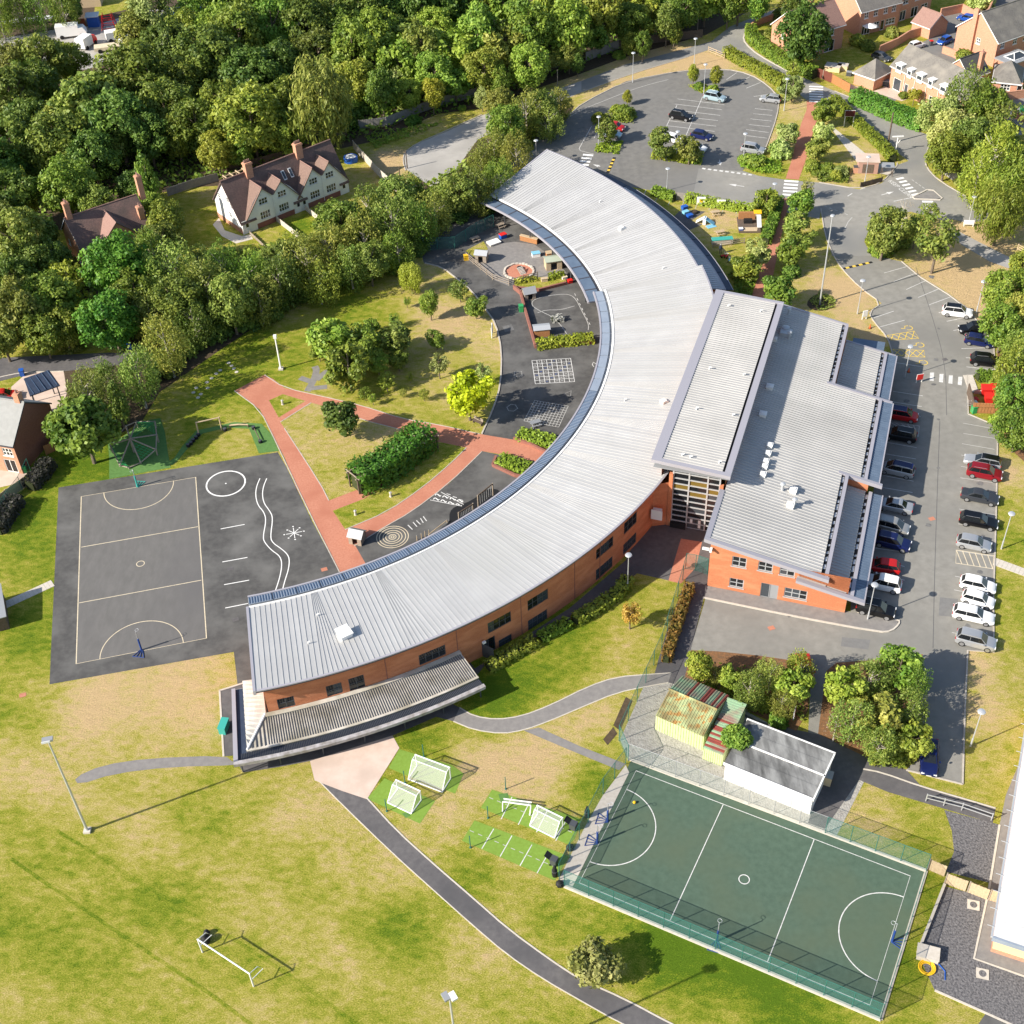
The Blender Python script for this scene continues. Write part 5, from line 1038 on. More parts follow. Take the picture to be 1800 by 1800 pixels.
t,P,L_=house("coach_house","long coach house with six white box dormers along its grey tiled eaves",a,b,7.5,4.6,7.6,M_BRICKH,M_TILEG,wins=[('f',1,3,.02,2.4,1),('f',4,5,.02,2.2,1),('f',6,8,.8,2.2,2),('f',L0*.55,L0*.55+2,.8,2.2,2),('f',L0*.72,L0*.72+1,.02,2.2,1),('f',L0-3.4,L0-1.4,.8,2.2,2)])
for i,f in enumerate((.07,.23,.36,.52,.68,.84)):
    x=f*L_;ww=1.5 if i%2==0 else 1.1
    mb=MB();mb.box(x,x+ww,-.3,1.6,3.7,5.3);d_=mb.build("dormer",M_WHITE,t);mb=MB();mb.box(x-.12,x+ww+.12,-.5,1.9,5.3,5.42);mb.build("dormer_roof",M_WHITE,d_);mb=MB();mb.box(x+.15,x+ww-.15,-.33,-.305,4.2,5.0);mb.build("pane",M_GLASSB,d_)
for f in(.2,.34,.5,.66,.8):mb=MB();mb.tube([(f*L_,-.12,4.4),(f*L_,-.12,.1)],.05,6);mb.build("downpipe",M_WHITE,t)
a,b=flat(G(1745,118)),flat(G(1823,90));L0=(b-a).length
house("gabled_house","large brick house with a grey roof and an external chimney on its sunlit gable",a,b,10.5,5.2,9.4,M_BRICKH,M_TILEG,wins=[('f',1,2.2,3.4,4.8),('f',4.6,5.8,3.4,4.8),('f',7.6,8.8,3.4,4.8),('f',5,6.6,.8,2.2),('l',5.2,6.2,3.2,4.4)],chim=[(-.25,6.3,0,9.9,.55,1.0,0)])
e=empty("conservatory",flat(G(1742,125)),ang(a,b),"flat roofed garden room with a white glazed roof lantern","garden room")
mb=MB();mb.box(0,6.6,-4.5,-.3,0,2.7);mb.build("wall",M_BRICKH,e);mb=MB();mb.box(-.2,6.8,-4.7,-.2,2.7,2.9);r_=mb.build("roof",M_GREY,e)
mb=MB();mb.add([(1.6,-3.7,2.91),(5.6,-3.7,2.91),(5.6,-1.1,2.91),(1.6,-1.1,2.91),(2.8,-2.4,3.7),(4.4,-2.4,3.7)],[(0,1,5,4),(1,2,5),(2,3,4,5),(3,0,4)]);mb.build("roof_lantern",M_GLASSB,r_)
mb=MB()
for q in(((1.6,-3.7,2.95),(2.8,-2.4,3.74)),((5.6,-3.7,2.95),(4.4,-2.4,3.74)),((5.6,-1.1,2.95),(4.4,-2.4,3.74)),((1.6,-1.1,2.95),(2.8,-2.4,3.74)),((2.8,-2.4,3.74),(4.4,-2.4,3.74)),((1.6,-3.7,2.95),(5.6,-3.7,2.95)),((1.6,-3.7,2.95),(1.6,-1.1,2.95)),((5.6,-3.7,2.95),(5.6,-1.1,2.95)),((1.6,-1.1,2.95),(5.6,-1.1,2.95))):mb.tube(q,.09,5)
mb.build("lantern_bar",M_WHITE,r_)
house("hipped_cottage","low brick building with a hipped grey roof at the right edge",flat(G(1742,165)),flat(G(1788,170)),7.5,2.8,5.4,M_BRICKH,M_TILEG,cat="outbuilding",hip=True,wins=[('f',1.4,3.2,1.0,2.2,3),('f',4.4,5.4,.02,2.2,1)])
house("link_roof_building","low dark roofed link with a tall brick chimney next to the coach house",flat(G(1700,158)),flat(G(1733,146)),6,2.6,5.2,M_BRICKH,M_TILED,cat="outbuilding",chim=[(3.2,.6,2.6,6.6,.9,.7,1)])
M_CORR=mat("pale_green_corrugated",(.56,.62,.32),.7,(.46,.53,.27),1.5,6)
M_CRUST=mat("rusted_green_sheet",(.38,.44,.22),.8,(.42,.2,.05),1.6,9,lo=.5,hi=.62,c3=(.2,.16,.07),scale3=.5)
M_CMINT=mat("mint_green_sheet",(.3,.45,.28),.7,(.26,.4,.25),2,6,c3=(.3,.2,.16),scale3=.6);M_CRED=mat("oxide_red_sheet",(.3,.07,.05),.75,(.24,.06,.05),2,6)
a,b=G(1152,1282),G(1235,1319);L0=(b-a).length
sh=empty("corrugated_shed",a,ang(a,b),"pale green corrugated iron shed with rust streaked pitched roof","shed")
dp,hh,hr_=6.0,2.5,3.5
n=18
for i in range(n):
    x0,x1=L0*i/n,L0*(i+1)/n;mb=MB();mb.box(x0,x0+(x1-x0)*.55,-.05,.05,0,hh);mb.box(x0+(x1-x0)*.55,x1,.0,.05,0,hh);mb.build("wall_sheet",M_CORR,sh)
    for f in(0,1):
        y0,y1=(-.2,dp/2)if f==0 else(dp+.2,dp/2);m=M_CRUST if f==0 else(M_CRED if i in(6,11,12)or(i>14 and i%2)else M_CMINT)
        mb=MB();mb.slab([(x0,y0,hh),(x1-.02,y0,hh),(x1-.02,y1,hr_),(x0,y1,hr_)],.05);mb.slab([(x0+.05,y0,hh+.06),(x0+(x1-x0)*.5,y0,hh+.06),(x0+(x1-x0)*.5,y1,hr_+.06),(x0+.05,y1,hr_+.06)],.06);mb.build("roof_sheet",m,sh)
mb=MB();mb.tube([(-.1,dp/2,hr_+.03),(L0,dp/2,hr_+.03)],.12,6);mb.build("ridge",M_CRUST,sh)
for x in(.03,L0-.03):mb=MB();mb.add([(x,0,0),(x,dp,0),(x,dp,hh),(x,dp/2,hr_-.02),(x,0,hh)],[(0,1,2,3,4)]);mb.build("gable_wall",M_CORR,sh)
mb=MB();mb.box(0,L0,dp-.05,dp+.05,0,hh);mb.build("wall",M_CORR,sh)
a2,b2=G(1235,1334),G(1269,1347);L2=(b2-a2).length;s2=empty("lean_to_shed",a2,ang(a2,b2),"narrow green and red striped lean-to shed under an overgrowing bush","shed")
d2=6.6
for i in range(9):
    x0,x1=L2*i/9,L2*(i+1)/9;mb=MB();mb.box(x0,x0+(x1-x0)*.55,-.05,.05,0,2.0);mb.box(x0+(x1-x0)*.55,x1,.0,.05,0,2.0);mb.build("wall_sheet",M_CORR,s2)
for i in range(22):
    y0,y1=-.15+(d2+.3)*i/22,-.15+(d2+.3)*(i+1)/22;mb=MB();zf=lambda y:2.05+.1*y;mb.slab([(0,y0,zf(y0)),(L2,y0,zf(y0)),(L2,y1-.02,zf(y1)),(0,y1-.02,zf(y1))],.05);mb.slab([(0,y0+.04,zf(y0)+.05),(L2,y0+.04,zf(y0)+.05),(L2,y0+.16,zf(y0)+.06),(0,y0+.16,zf(y0)+.06)],.05);mb.build("roof_sheet",M_CRED if i in(1,3,4,6,8,9,12)else M_CMINT,s2)
mb=MB();mb.box(0.02,L2-.02,.05,d2,0,2.0);mb.build("wall",M_CORR,s2)
M_FELT=mat("weathered_felt_roof",(.17,.17,.165),.9,(.3,.3,.29),.8,8,.1,10,c3=(.07,.07,.068),scale3=.5,stretch=(1.6,.5,1,R(30)))
a,b=G(1272,1370),G(1423,1432);L0=(b-a).length;fs=empty("white_store",a,ang(a,b),"white walled flat roofed store with blotchy grey felt behind the green court","shed")
db=(G(1462,1325,2.7)-G(1425,1402,2.7)).length;hh=2.7
mb=MB();mb.box(0,L0,0,db,0,hh);mb.build("wall",M_WHITE,fs)
for i,(y0,y1,z)in enumerate(((0,db*.48,hh),(db*.52,db,hh+.05))):
    for k in range(4):ya,yb=y0+(y1-y0)*k/4,y0+(y1-y0)*(k+1)/4;mb=MB();mb.slab([(-.1,ya,z+.1+.02*(k%2)),(L0+.1,ya,z+.1+.02*(k%2)),(L0+.1,yb+.03,z+.13+.02*(k%2)),(-.1,yb+.03,z+.13+.02*(k%2))],.06);mb.build("felt_strip",M_FELT,fs)
for q in((-.18,L0+.18,db*.485,db*.515),(-.18,L0+.18,db+.02,db+.2),(L0+.05,L0+.2,-.1,db+.1),(-.18,L0+.18,-.22,-.1)):mb=MB();mb.box(*q,hh-.1,hh+.22);mb.build("roof_kerb",M_WHITE,fs)
c=G(1452,1375);e=empty("yellow_cabinet",c,R(-25),"small pale yellow cabinet with a grey lid beside the white store","cabinet");mb=MB();mb.box(-.5,.5,-.45,.45,0,1.3);mb.build("body",M_CREAM,e);mb=MB();mb.box(-.56,.56,-.5,.5,1.3,1.4);mb.build("lid",M_GREY,e)
a=G(1742,1672);b=G(1812,1695);u_=(b-a).normalized();v_=Vector((-u_.y,u_.x,0))
rb=empty("cream_building",a,ang(a,b),"cream single storey building with a white roof and rooflights at right edge","building")
mb=MB();mb.box(0,14,0,30,.5,2.75);mb.build("wall",M_CREAM,rb);mb=MB();mb.box(-.05,14,-.05,30,0,.5);mb.build("brick_plinth",M_BRICKH,rb)
for i in range(17):mb=MB();mb.slab([(-.35,-.4+i*1.8,2.95),(14,-.4+i*1.8,3.9),(14,1.38+i*1.8,3.9),(-.35,1.38+i*1.8,2.95)],.12);mb.build("roof_panel",M_WROOF,rb)
mb=MB();mb.box(-.4,14,-.6,-.42,2.5,3.05);mb.build("fascia",M_BLUEL,rb);mb=MB();mb.box(-.55,-.37,-.4,30,2.7,2.92);mb.build("gutter",M_GALV,rb)
for i in range(15):mb=MB();mb.tube([(-.36,.6+i*1.9,2.98),(-1.0,.6+i*1.9,2.98)],.03,5);mb.build("roof_bracket",M_GALV,rb)
for i in range(5):mb=MB();y=4+i*4.2;mb.box(2.6,4.6,y,y+1.0,3.1,3.42);l_=mb.build("rooflight",M_GALV,rb);mb=MB();mb.box(2.75,4.45,y+.12,y+.88,3.42,3.45);mb.build("pane",M_BLUEL,l_)
window(rb,lambda s,z,d:(s,d-.12,z),3.6,4.6,1.0,1.7,2,1,M_DKGREY,M_GLASS,fw_=.06,depth=.05)
e=empty("dark_shed",G(-6,1085),R(20),"dark timber shed cut by the left edge","shed");mb=MB();mb.box(-3,1.3,-2.6,2.6,0,2.2);mb.build("wall",M_WOODD,e);mb=MB();mb.slab([(-3,-2.8,2.2),(1.5,-2.8,2.2),(1.5,2.8,2.6),(-3,2.8,2.6)],.1);mb.build("roof",M_GREY,e)
# ================================================================ VEHICLES
M_RUBBER=mat("tyre_rubber",(.012,.012,.012),.85);M_RIM=mat("alloy_rim",(.5,.5,.51),.3,metal=.7);M_LAMP=mat("headlight_glass",(.75,.76,.78),.15);M_TAIL=mat("tail_light_red",(.4,.01,.01),.25);M_PLATE=mat("number_plate",(.75,.73,.5),.5);M_TRIM=mat("black_trim",(.02,.02,.022),.5)
PAINT={}
def paint(n,c,metal=.25,rough=.28):
    if n not in PAINT:PAINT[n]=mat("paint_"+n,c,rough,metal=metal,coat=.25,spec=.4)
    return PAINT[n]
paint("black",(.005,.005,.006),0);paint("navy",(.008,.014,.075),.1);paint("darkgrey",(.05,.054,.062),.3);paint("silver",(.46,.47,.48),.5);paint("white",(.78,.78,.77),0);paint("red",(.5,.015,.015),.1);paint("darkred",(.26,.012,.02),.3);paint("blue",(.02,.09,.42),.3);paint("lightblue",(.4,.52,.56),.4);paint("champagne",(.42,.41,.38),.5);paint("midblue",(.05,.1,.22),.4)
CT=dict(hatch=(4.15,1.76,1.48,.92,.02,.13,.55,.74,.72),mini=(3.75,1.68,1.45,.92,.02,.12,.58,.76,.74),suv=(4.45,1.84,1.68,1.02,.02,.12,.58,.76,.88),estate=(4.7,1.82,1.5,.93,.01,.1,.53,.71,.72),saloon=(4.7,1.82,1.44,.92,.16,.31,.54,.72,.72),mpv=(4.5,1.82,1.66,.98,.01,.08,.62,.82,.82))
def car_proto(kind,col_,roofc=None):
    L_,W_,H_,belt,r0,r1,r2,r3,nose=CT[kind]
    root=bpy.data.objects.new("parked_car",None)
    col.objects.link(root);x=lambda f:-L_/2+f*L_;hw=W_/2
    mb=MB()
    st=[(0,.42,belt-.22,.80),(.015,.3,belt-.06,.93),(.07,.22,belt-(.02 if r0<.1 else.0),.99),(.3,.2,belt,1.0),(.55,.2,belt-.01,1.0),(r3,.2,belt-.03,1.0),(r3+(1-r3)*.5,.2,(belt+nose)/2-.01,.99),(.95,.24,nose-.02,.93),(.985,.3,nose-.12,.84),(1,.38,nose-.24,.72)]
    rings=[]
    for f,zb,zt,wf in st:
        h_=hw*wf;X=x(f);zm=zb+(zt-zb)*.55
        rings.append([(X,-h_*.9,zb),(X,-h_,zb+.12),(X,-h_,zm),(X,-h_*.93,zt-.06),(X,-h_*.84,zt),(X,h_*.84,zt),(X,h_*.93,zt-.06),(X,h_,zm),(X,h_,zb+.12),(X,h_*.9,zb)])
    o0=len(mb.v);n=10
    for r_ in rings:mb.v+=r_
    for i in range(len(rings)-1):
        for j in range(n):mb.f.append((o0+i*n+j,o0+i*n+(j+1)%n,o0+(i+1)*n+(j+1)%n,o0+(i+1)*n+j));mb.mi.append(0)
    mb.f.append(tuple(o0+j for j in range(n))[::-1]);mb.mi.append(0);mb.f.append(tuple(o0+(len(rings)-1)*n+j for j in range(n)));mb.mi.append(0)
    zb=belt-.03;b_=hw*.86;t_=hw*.68;zr=H_
    lo=[(x(r0)+.04,b_*.93,zb),(x(r1),b_,zb),(x(r2),b_,zb),(x(r3),b_*.93,zb-.02)];hi=[(x(r1)-.02,t_*.92,zr-.07),(x(r1)+.25,t_,zr-.01),(x(r2)-.2,t_,zr),(x(r2)+.06,t_*.92,zr-.05)]
    o1=len(mb.v)
    for P in lo+hi:mb.v.append((P[0],-P[1],P[2]));mb.v.append((P[0],P[1],P[2]))
    fa=[]
    for i in range(3):a,c=2*i,2*i+2;fa+=[(a,c,c+8,a+8),(a+1,a+9,c+9,c+1)]
    for i in range(3):a=8+2*i;fa.append((a,a+2,a+3,a+1))
    fa+=[(0,8,9,1),(6,7,15,14)]
    for f in fa:mb.f.append(tuple(o1+i for i in f));mb.mi.append(1 if roofc and set(f)<=set(range(8,16))else 0)
    body=mb.build("body",[col_,roofc or col_],root,smooth=False)
    for p in body.data.polygons:p.use_smooth=True
    try:body.data.set_sharp_from_angle(angle=R(32))
    except Exception:pass
    V=lambda q:Vector(q)
    def glass(name,q,ins,off):
        q=[V(p)for p in q];c=sum(q,Vector())/len(q);nn=(q[1]-q[0]).cross(q[2]-q[0]).normalized()
        if nn.dot(c-Vector((0,0,.8)))<0:nn=-nn
        m_=MB();m_.add([p.lerp(c,ins)+nn*off for p in q],[tuple(range(len(q)))]);m_.build(name,M_GLASS,root)
    L4=lambda s,i:(lo[i][0],s*lo[i][1],lo[i][2]);H4=lambda s,i:(hi[i][0],s*hi[i][1],hi[i][2])
    glass("windscreen",[L4(-1,3),L4(1,3),H4(1,3),H4(-1,3)],.09,.012);glass("rear_window",[L4(-1,0),L4(1,0),H4(1,0),H4(-1,0)],.14,.012)
    for s in(-1,1):
        for i0,i1,f0,f1 in((0,1,.12,.985),(1,2,.0,.49),(1,2,.51,1.0),(2,3,.015,.88)):
            A_,B_,C_,D_=V(L4(s,i0)),V(L4(s,i1)),V(H4(s,i1)),V(H4(s,i0));at_=lambda f,g_:A_.lerp(B_,f).lerp(D_.lerp(C_,f),g_)
            glass("side_window",[at_(f0,.08),at_(f1,.08),at_(f1,.88),at_(f0,.88)],.005,.015)
        m_=MB();m_.box(x(.965),x(.99),min(s*hw*.5,s*hw*.86),max(s*hw*.5,s*hw*.86),nose-.2,nose-.08);m_.build("headlight",M_LAMP,root)
        m_=MB();m_.box(x(.0)-.005,x(.03),min(s*hw*.52,s*hw*.88),max(s*hw*.52,s*hw*.88),belt-.24,belt-.08);m_.build("tail_light",M_TAIL,root)
        m_=MB();m_.box(x(r3)-.35,x(r3)-.18,min(s*hw,s*(hw+.16)),max(s*hw,s*(hw+.16)),belt-.02,belt+.12);m_.build("wing_mirror",col_,root)
        if kind in("suv","estate","mpv"):m_=MB();m_.tube([H4(s*.93,1),(0,s*t_*.93,H_+.04),H4(s*.93,2)],.025,5);m_.build("roof_rail",M_RIM,root)
    m_=MB();m_.box(x(1)-.02,x(1)+.012,-.26,.26,.42,.52);m_.build("number_plate",M_WHITE,root);m_=MB();m_.box(x(0)-.012,x(0)+.02,-.26,.26,.6,.7);m_.build("number_plate",M_PLATE,root)
    m_=MB();m_.box(x(.985),x(1)+.006,-hw*.45,hw*.45,nose-.3,nose-.2);m_.build("grille",M_TRIM,root)
    wr=.33 if kind not in("suv",)else.36
    for fx in(.185,.81):
        for s in(-1,1):
            m_=MB();y0=s*(hw-.2);y1=s*(hw+.015);ring=[]
            for(yy,rr)in((y0,wr*.8),(y0,wr),(y1,wr),(y1,wr*.72)):ring.append([(x(fx)+rr*math.cos(2*math.pi*k/16),yy,wr+rr*math.sin(2*math.pi*k/16))for k in range(16)])
            o2=len(m_.v)
            for r_ in ring:m_.v+=r_
            for i in range(3):
                for k in range(16):m_.f.append((o2+i*16+k,o2+i*16+(k+1)%16,o2+(i+1)*16+(k+1)%16,o2+(i+1)*16+k));m_.mi.append(0)
            wh=m_.build("wheel",M_RUBBER,root)
            m_=MB();m_.add([(x(fx)+wr*.72*math.cos(2*math.pi*k/16),y1-s*.01,wr+wr*.72*math.sin(2*math.pi*k/16))for k in range(16)],[tuple(range(16))])
            for k in range(5):t=2*math.pi*k/5;m_.add([(x(fx)+wr*.68*math.cos(t+d),y1+s*.006,wr+wr*.68*math.sin(t+d))for d in(-.14,.14)]+[(x(fx)+wr*.12*math.cos(t+d),y1+s*.006,wr+wr*.12*math.sin(t+d))for d in(.6,-.6)],[(0,1,2,3)])
            m_.build("rim",M_RIM,wh)
    return root
PROTO={}
def car(rear,front,kind,colr,label,roof=None,group="cars parked around the school",z=.016):
    a,b=G(*rear,.6),G(*front,.6);c=(a+b)/2;rz=math.atan2(b.y-a.y,b.x-a.x);key=(kind,colr,roof)
    if key not in PROTO:PROTO[key]=car_proto(kind,PAINT[colr],PAINT[roof]if roof else None);r=PROTO[key]
    else:r=copy_tree(PROTO[key],(0,0,0))
    r.location=(c.x,c.y,z);r.rotation_euler=(0,0,rz);tag(r,label,"car",group)
E_CARS=[((1659,545),(1707,551),"suv","white","white compact SUV with a black roof at top of the east row","black"),
 ((1736,578),(1689,579),"suv","black","black SUV parked above the navy car, half under trees",None),((1694,594),(1749,604),"hatch","navy","very dark navy car below the black SUV by trees",None),
 ((1708,631),(1759,637),"suv","black","black SUV parked beside the red bin store and zebra crossing",None),((1757,816),(1697,805),"estate","silver","silver estate with dark panoramic roof above the dark red SUV","black"),
 ((1701,825),(1761,837),"suv","darkred","dark red SUV with black roof rails in the east row",None),((1692,866),(1754,879),"saloon","darkgrey","dark grey saloon between dark red SUV and black estate",None),
 ((1689,909),(1753,922),"estate","black","long black estate parked above the silver hatchback",None),((1684,949),(1741,961),"hatch","silver","silver hatchback directly above the yellow hatched bay",None),
 ((1690,1021),(1749,1034),"hatch","white","uppermost white hatchback of the three white cars in a row",None),((1694,1046),(1746,1061),"mini","white","small white car in middle of three white cars",None),
 ((1679,1073),(1745,1088),"estate","white","lowest and longest of three white cars in a row",None),((1683,1117),(1749,1134),"suv","silver","silver SUV alone at the bottom of the east row",None),
 ((1635,1302),(1633,1360),"saloon","navy","dark navy saloon parked alone below the tree bed",None)]
W_CARS=[((1561,725),(1608,733),"mpv","red","red car with a dark roof beside the hall eaves","navy"),((1607,769),(1556,760),"suv","black","black SUV in the hatched bay beside the hall",None),
 ((1603,831),(1550,819),"mpv","silver","silver people carrier with navy roof beside the hall","navy"),((1600,894),(1543,882),"saloon","silver","silver saloon in shade beside the hall",None),
 ((1538,917),(1596,932),"mpv","champagne","silver grey people carrier above the navy car",None),((1537,945),(1601,961),"suv","navy","deep blue SUV below the silver people carrier",None),
 ((1577,999),(1525,991),"hatch","red","bright red hatchback beside hall above a white car",None),((1578,1031),(1524,1019),"suv","white","white SUV parked below the bright red hatchback",None),((1508,1063),(1572,1078),"suv","black","black SUV at the hall corner beside lamp post",None),
 ((1411,1156),(1418,1196),"hatch","red","red car mostly hidden between the two tree beds",None)]
N_CARS=[((1238,167),(1276,175),"suv","lightblue","pale blue SUV beside the planted island in north car park",None),((1374,176),(1335,171),"hatch","silver","silver hatchback at the far right of the north car park",None),
 ((1177,200),(1217,208),"suv","black","black car in the middle bays of the north car park",None),((1303,259),(1345,266),"suv","silver","silver SUV by the rounded shrub bed in north car park",None),((1216,234),(1252,242),"hatch","navy","navy hatchback behind the island trees",None),
 ((1170,240),(1200,248),"hatch","white","white car left of the navy hatchback behind island trees",None),((1206,256),(1243,263),"mini","white","white car half hidden by the right island tree",None),((1064,219),(1099,226),"mini","red","red car behind the western island tree",None),((1058,232),(1094,238),"mini","lightblue","light blue car tucked under the western island tree",None)]
H_CARS=[((1712,34),(1684,29),"mini","blue","bright blue car parked against the curved garden wall",None),((1672,66),(1648,77),"mini","blue","bright blue car on the drive behind the coach house",None),((1601,82),(1622,76),"mini","white","white car hidden behind the coach house chimney",None),((1540,97),(1560,103),"hatch","darkgrey","dark car squeezed behind the hipped outbuilding",None),((-8,697),(22,693),"hatch","red","red car cut off by the left edge on a pale drive",None)]
for L__ in(E_CARS,W_CARS,N_CARS):
    for c_ in L__:car(*c_)
for c_ in H_CARS:car(*c_[:5],c_[5],"cars by the houses")
# ================================================================ LAMPS, POLES
def lamp_proto(h=5.8,name="street_lamp"):
    r=bpy.data.objects.new(name,None);col.objects.link(r)
    mb=MB();mb.tube([(0,0,0),(0,0,1.3)],.1,8);mb.tube([(0,0,1.3),(0,0,h-.1)],[.065,.045],8);mb.build("post",M_GALV,r)
    mb=MB();mb.lathe((0,0,h-.25),[(.1,0),(.3,.1),(.42,.2),(.36,.3),(.1,.36)],14);mb.build("lamp_head",M_GALV,r)
    return r
LP=None
LAMPS=[((1507,552),(1517,493),"lamp post on the grass beside the accessible bays"),((1590,663),(1601,608),"lamp post in the small walkway gap by the hall"),((1525,1089),(1538,1028),"lamp post at the hall corner above the black SUV"),((1706,1312),(1727,1250),"lamp post on dry verge right of the tree bed"),((1716,551),(1729,495),"lamp post on dry grass above the white and black SUV"),
 ((1760,965),(1778,903),"lamp post on the verge right of the silver hatchback"),((1103,1036),(1105,975),"lamp post on the shaded lawn beside the curved facade"),((1220,115),(1222,68),"lamp post beside the lane above the north car park"),((1237,165),(1238,113),"lamp post in the northern planted island"),((1052,258),(1053,205),"lamp post beside the western island tree"),
 ((943,290),(942,247),"lamp post behind the far corner of the wing roof"),((1172,335),(1174,300),"lamp post behind the nursery hedge"),((1189,280),(1191,231),"lamp post in front of the island with two trees"),((1306,285),(1309,235),"lamp post in the rounded shrub bed"),((1112,145),(1114,93),"lamp post between the lane and north car park"),((1378,195),(1383,135),"lamp post near the far right silver hatchback"),((1520,320),(1529,275),"lamp post in front of the small brick kiosk"),((1358,362),(1361,332),"lamp post among the path trees at the road"),((1703,392),(1714,346),"lamp post at the junction's right kerb"),((1776,760),(1782,724),"lamp post rising out of the right edge trees")]
for b,t,lab in LAMPS:
    h=min(6.4,max(4.2,HT(b,t)));
    if LP is None:LP=lamp_proto(5.8);r=LP
    else:r=copy_tree(LP,(0,0,0))
    p=G(*b);r.location=(p.x,p.y,.0);r.scale=(1,1,h/5.8);tag(r,lab,"lamp post","round headed lamp posts")
def pole(name,b,t,label,cat,m,r0=.12,r1=.08,parts=None,base=None):
    p=G(*b);h=HT(b,t);e=empty(name,p,0,label,cat);mb=MB();mb.tube([(0,0,0),(0,0,h)],[r0,r1],8);mb.build("pole",m,e)
    if base:mb=MB();mb.box(-.35,.35,-.35,.35,0,.25);mb.build("base",M_CONC,e)
    return e,h
e,h=pole("camera_mast",(1441,535),(1456,381),"very tall galvanised mast on the grass beside the brick path trees","mast",M_GALV,.13,.08);mb=MB();mb.lathe((0,0,h),[(.1,0),(.35,.1),(.3,.25),(.05,.3)],10);mb.build("lamp_head",M_GALV,e)
e,h=pole("floodlight_mast",(154,1461),(80,1300),"tall floodlight mast on the playing field near the left edge","floodlight",M_GALV,.14,.08,base=True)
mb=MB();mb.obox((0,0),.2,1.0,.5,h-.1,h+.15);mb.build("floodlight",M_GREY,e);mb=MB();mb.obox((-.1,-.3),.2,.8,.06,h-.15,h+.1);mb.build("lamp_glass",M_LAMP,e)
pt_=G(790,1752,15);e=empty("floodlight_mast",(pt_.x,pt_.y,0),0,"floodlight head rising into view at the bottom edge","floodlight");mb=MB();mb.tube([(0,0,0),(0,0,15)],[.14,.08],8);mb.build("pole",M_GALV,e)
for s in(-1,1):mb=MB();mb.obox((s*.28,0),.5,.5,.75,14.95,15.15);mb.build("floodlight",M_GREY if s<0 else M_WHITE,e)
e,h=pole("camera_pole",(494,649),(487,594),"white security camera pole on the lawn edge by the shelter trees","camera pole",M_WHITE,.14,.1,base=True);mb=MB();mb.box(-.22,.22,-.2,.2,h,h+.5);mb.build("camera",M_WHITE,e)
e,h=pole("telegraph_pole",(1561,253),(1571,198),"dark wooden telegraph pole standing in the roadside hedge","telegraph pole",M_WOODD,.17,.13)
e,h=pole("camera_pole",(1574,268),(1578,241),"short white camera pole with crossbar by the hedge end","camera pole",M_WHITE,.1,.08);mb=MB();mb.box(-1.0,1.0,-.1,.1,h,h+.18);mb.build("crossbar",M_WHITE,e);mb=MB();mb.tube([(0,0,h*.5),(.5,0,h*.8)],.06,6);mb.build("bracket",M_WHITE,e)
pole("telegraph_pole",(980,150),(981,122),"wooden pole behind the lane side trees","telegraph pole",M_WOOD);pole("telegraph_pole",(1226,52),(1228,14),"pale pole in front of the far wood near the lane","telegraph pole",M_WOOD)
pole("gate_post",(716,296),(714,265),"dark post at the rim of the turning circle","post",M_WOODD);pole("gate_post",(703,312),(702,294),"short wooden post on dry grass by the turning circle","post",M_WOODD)
# ================================================================ FENCES
def mesh_fence(pts,h,label,gap=2.9,m=M_MESH,mp=M_GFENCE,rails=(1.0,),group="green mesh fences",r=.04,name="mesh_fence",z0=0):
    P=[flat(G(*p))for p in pts];e=empty(name,P[0],0,label,"fence",group)
    for i in range(len(P)-1):
        a,b=P[i]-P[0],P[i+1]-P[0];n=max(1,round((b-a).length/gap))
        for k in range(n):
            p,q=a.lerp(b,k/n),a.lerp(b,(k+1)/n);mb=MB();mb.tube([p,p+Vector((0,0,h))],r,6);mb.build("post",mp,e)
            mb=MB();o=Vector((0,0,z0));mb.add([p+o,q+o,q+Vector((0,0,h)),p+Vector((0,0,h))],[(0,1,2,3)]);mb.build("mesh_panel",m,e)
            for f in rails:mb=MB();mb.tube([p+Vector((0,0,h*f)),q+Vector((0,0,h*f))],r*.7,5);mb.build("rail",mp,e)
    mb=MB();p=P[-1]-P[0];mb.tube([p,p+Vector((0,0,h))],r,6);mb.build("post",mp,e);return e
mesh_fence([(992,1558),(1547,1793)],2.75,"green mesh fence with twin rails along the court's lower side",2.6,rails=(1.0,.55))
mesh_fence([(1547,1793),(1628,1531)],2.75,"green mesh fence on the court's right side",2.9)
mesh_fence([(1628,1531),(1450,1465)],2.75,"green mesh fence at the court's upper right in front of lawn",2.6)
mesh_fence([(1450,1465),(1272,1399),(1104,1336)],2.75,"thin mesh fence between the court and pale gravel yard",2.6,M_MESHL,M_GREY,r=.03)
mesh_fence([(983,1546),(1002,1508),(1034,1447),(1060,1396),(1100,1343)],2.75,"green mesh fence on the concrete strip left of court",2.7)
mesh_fence([(1104,1338),(1088,1302),(1135,1200),(1163,1140),(1200,1020)],2.6,"tall green mesh fence climbing from the court towards the atrium",2.6)
mesh_fence([(1200,1020),(1205,1000),(1222,1003),(1243,1010)],2.6,"green mesh gate screen between wing lawn and hall corner",1.6)
mesh_fence([(738,440),(800,437),(838,412),(868,398)],2.2,"dark green mesh fence round the nursery yard's top side",2.4,M_MESH)
mesh_fence([(55,830),(40,862),(15,895),(-15,935)],2.4,"green mesh fence beside the dark hedge at left edge",2.6)
